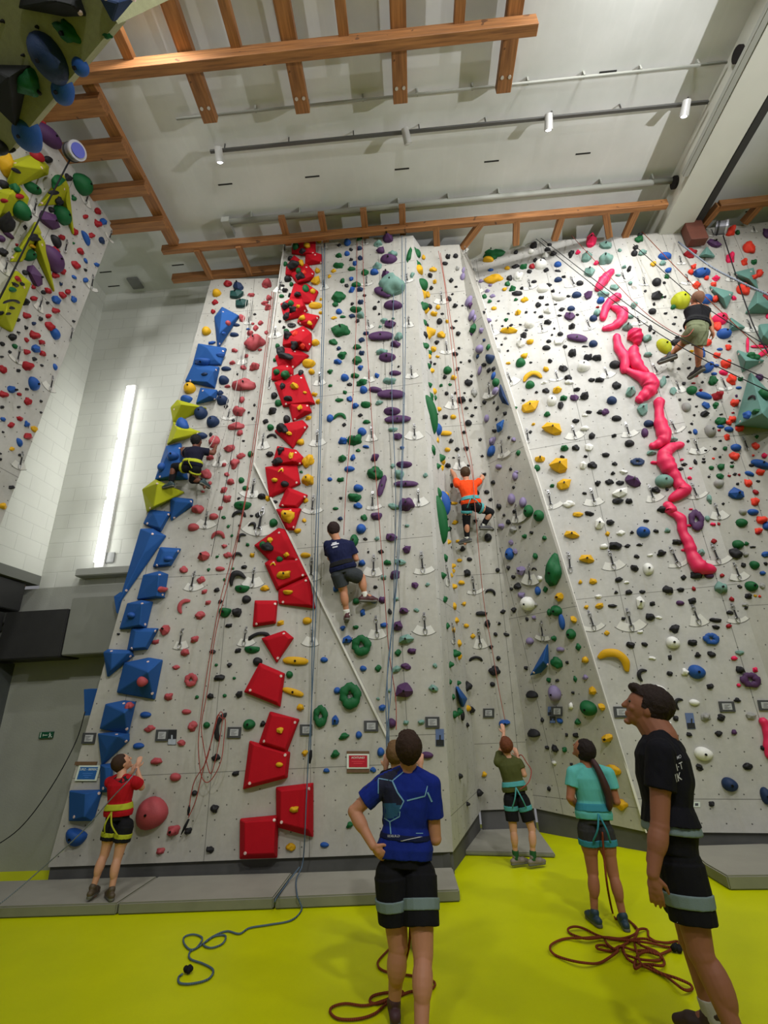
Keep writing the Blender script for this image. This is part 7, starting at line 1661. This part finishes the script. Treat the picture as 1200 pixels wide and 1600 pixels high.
rope('thin red rope looped over the black horn hold of the slab wall', A_, .0055, RR, 7, extra=[B_])
e = empty('rope_end', on('A', 288, 1292, .13), 'black rope end dangling at the end of the red rope beside a round black hold', 'rope end'); bm = bmesh.new(); tube(bm, [on('A', 295, 1280, .13), on('A', 289, 1292, .13), on('A', 283, 1304, .10)], [.012, .018, .006], 8); part('knot', bm, RK, e, True, True); bm = bmesh.new(); tube(bm, [on('A', 296, 1258, .14), on('A', 295, 1266, .14), on('A', 294, 1274, .14)], [.010, .018, .010], 8); part('clip', bm, RK, e, True, True)
# white strands of the slab wall to the dark climber
rope('pale thin ropes running up from the climber on the slab wall', [on('A', 386, 462, .12), on('A', 374, 540, .2), on('A', 362, 600, .26), on('A', 348, 650, .3), on('A', 332, 690, .34), tuple(yp(316, 712, wallY('A', 310, 715) - .36))], .005, RW, 8, extra=[[on('A', 389, 462, .12), on('A', 380, 540, .2), on('A', 366, 620, .24), on('A', 345, 700, .2), on('A', 322, 800, .1)]])
rope('dark thin rope hanging straight down the middle of the slab wall', [on('A', 395, 470, .06), on('A', 383, 560, .08), on('A', 372, 640, .08), on('A', 360, 720, .08), on('A', 330, 870, .05)], .004, RK, 8)
# rope of the boy in red
hr_ = tuple(PE['red'][0]['wR'])
rope('pale blue rope passing from the hands of the boy in red down beyond the mat', [hr_, tuple(yp(204, 1216, 5.42)), tuple(yp(172, 1250, 5.44)), tuple(yp(128, 1300, 5.5)), tuple(yp(62, 1360, 5.6)), tuple(yp(0, 1412, 5.5)), tuple(yp(-60, 1450, 5.3))], .006, RG, 8)
rope('dark cable hanging from behind the slab wall to the floor beyond', [tuple(yp(133, 1112, 6.3)), tuple(yp(118, 1160, 6.3)), tuple(yp(80, 1230, 6.2)), tuple(yp(30, 1295, 6.1)), tuple(yp(-30, 1335, 6.0))], .006, RK, 8, cat='cable')
# recess rope
oc = Yo = wallY('C', 735, 785) - .40
rope('thin red rope of the climber in orange, running up the recessed wall', [on('C', 685, 392, .08), on('C', 694, 440, .10), on('C', 703, 520, .16), on('C', 714, 620, .22), on('C', 724, 690, .26), tuple(yp(738, 742, oc)), tuple(yp(742, 790, oc)), on('C', 748, 860, .22), on('C', 756, 940, .16), on('C', 768, 1010, .12), on('C', 780, 1080, .12), on('C', 789, 1125, .16)], .0055, rope_mat('rose', (168, 104, 92)), 8, extra=[[on('C', 688, 395, .08), on('C', 707, 520, .12), on('C', 722, 640, .14), on('C', 738, 730, .14), on('C', 745, 800, .12)]])
hb = tuple(PE['boy'][0]['wR'])
rope('dark red rope held by the small boy', [hb, tuple(yp(815, 1180, 6.6)), tuple(yp(823, 1192, 6.55)), tuple(yp(830, 1204, 6.5)), tuple(yp(826, 1222, 6.35)), tuple(yp(812, 1234, 6.36))], .006, RR, 8)
# ropes spanning out from the corner wall
for i, (P_, r_, m_, lb) in enumerate((
        ([on('E', 836, 372, .05), tuple(yp(920, 440, 6.0)), tuple(yp(1010, 508, 5.7)), tuple(yp(1100, 562, 5.3)), tuple(yp(1230, 625, 4.8))], .006, RK, 'black rope stretching from the pink-rail wall top outwards, lowest of the black bundle'),
        ([on('E', 845, 372, .05), tuple(yp(930, 438, 6.0)), tuple(yp(1020, 503, 5.7)), tuple(yp(1110, 552, 5.3)), tuple(yp(1230, 605, 4.8))], .006, RK, 'second black rope stretching outwards from the pink-rail wall top'),
        ([on('F', 990, 382, .05), tuple(yp(1050, 436, 6.0)), tuple(yp(1110, 485, 5.7)), tuple(yp(1230, 560, 5.3))], .006, RK, 'black rope stretching outwards from the start of the corner wall'),
        ([on('F', 1003, 362, .05), tuple(yp(1070, 432, 6.0)), tuple(yp(1130, 490, 5.7)), tuple(yp(1230, 585, 5.2))], .006, RBR, 'brown rope stretching outwards from the corner wall top'),
        ([on('F', 1060, 378, .05), tuple(yp(1110, 416, 6.0)), tuple(yp(1160, 442, 5.8)), tuple(yp(1230, 474, 5.5))], .014, RG, 'broad grey strap stretching outwards below the concrete beam'),
        ([on('E', 893, 368, .05), tuple(yp(960, 440, 6.1)), tuple(yp(1010, 490, 5.9)), tuple(yp(1065, 525, 5.75)), tuple(yp(1084, 514, 5.75))], .005, RR, 'thin reddish rope running from the pink-rail wall top to the tank-top climber'),
        ([tuple(zp(1130, 368, 9.1)), tuple(yp(1150, 430, 6.0)), tuple(yp(1166, 478, 5.8)), tuple(yp(1185, 525, 5.6)), tuple(yp(1225, 590, 5.3))], .009, RK, 'thick black strap hanging from the belay drum by the corner wall'))):
    rope(lb, P_, r_, m_, 8)
rope('thin black strap running down from the belay drum of the overhanging side wall', [tuple(zp(110, 248, 8.85)), tuple(planehit(60, 345, WALLS['L']['p'] + WALLS['L']['n'] * .35, WALLS['L']['n'])), tuple(planehit(0, 465, WALLS['L']['p'] + WALLS['L']['n'] * .45, WALLS['L']['n'])), tuple(planehit(-60, 580, WALLS['L']['p'] + WALLS['L']['n'] * .6, WALLS['L']['n']))], .010, RK, 8)
# heaps on the floor
gh = tuple(yp(941, 1300, 4.95))
def s3(pts): return [fl(840 + x / 4.615, 1420 + y / 4.615, .012 + .012 * ((i * 7) % 3)) for i, (x, y) in enumerate(pts)]
heap = s3([(560, 70), (545, 20)]) 
hp = s3([(690, 110), (720, 150), (690, 190), (600, 215), (480, 205), (350, 215), (240, 180), (220, 145), (270, 128), (340, 145), (430, 190), (520, 215), (640, 225), (760, 215), (850, 235), (930, 245), (1010, 235), (1010, 270), (930, 275), (830, 250), (720, 235), (600, 225), (450, 205), (330, 210), (200, 215), (110, 250), (90, 290), (130, 335), (230, 370), (340, 390), (440, 392), (520, 350), (580, 300), (520, 305), (440, 290), (425, 268), (480, 262), (550, 290), (600, 270), (700, 300), (800, 300), (880, 335), (880, 370), (780, 370), (690, 350), (620, 320), (615, 270), (640, 350), (720, 400), (800, 400), (900, 410), (910, 370), (860, 310), (760, 270), (700, 240), (720, 330), (750, 400), (820, 440), (930, 490), (1050, 580), (1110, 580), (1100, 545), (1000, 500), (880, 460), (780, 400), (700, 430), (720, 340), (790, 310), (870, 330), (930, 310), (980, 285)])
rope('tangled dark red rope heap on the yellow floor behind the girl', hp, .0085, RBR, 5, fl(1057, 1481, .03), extra=[[gh, tuple(yp(944, 1340, 4.95)), tuple(yp(949, 1385, 4.93)), fl(957, 1425), fl(963, 1436), fl(968, 1430), fl(985, 1440), fl(993, 1450)],
     s3([(480, 205), (500, 250), (560, 290), (620, 260), (700, 210), (730, 150), (790, 150), (800, 200), (850, 235)])])
tp_ = tuple(yp(641, 1425, 3.75))
rope('brown rope lying in flat loops around the feet of the teenager', [fl(607, 1484), fl(592, 1500), fl(591, 1510), fl(600, 1517), fl(620, 1522), fl(640, 1524), fl(665, 1529), fl(679, 1535), fl(676, 1544), fl(660, 1548), fl(640, 1550), fl(615, 1560), fl(590, 1568), fl(578, 1565), fl(583, 1556), fl(605, 1551), fl(630, 1550), fl(600, 1563), fl(570, 1571), fl(540, 1568), fl(520, 1573), fl(516, 1582), fl(530, 1592), fl(560, 1592), fl(585, 1584), fl(602, 1570), fl(620, 1560)], .008, RBR, 7, extra=[[tp_, tuple(yp(640, 1470, 3.8)), tuple(yp(634, 1500, 3.9)), fl(624, 1528)]])
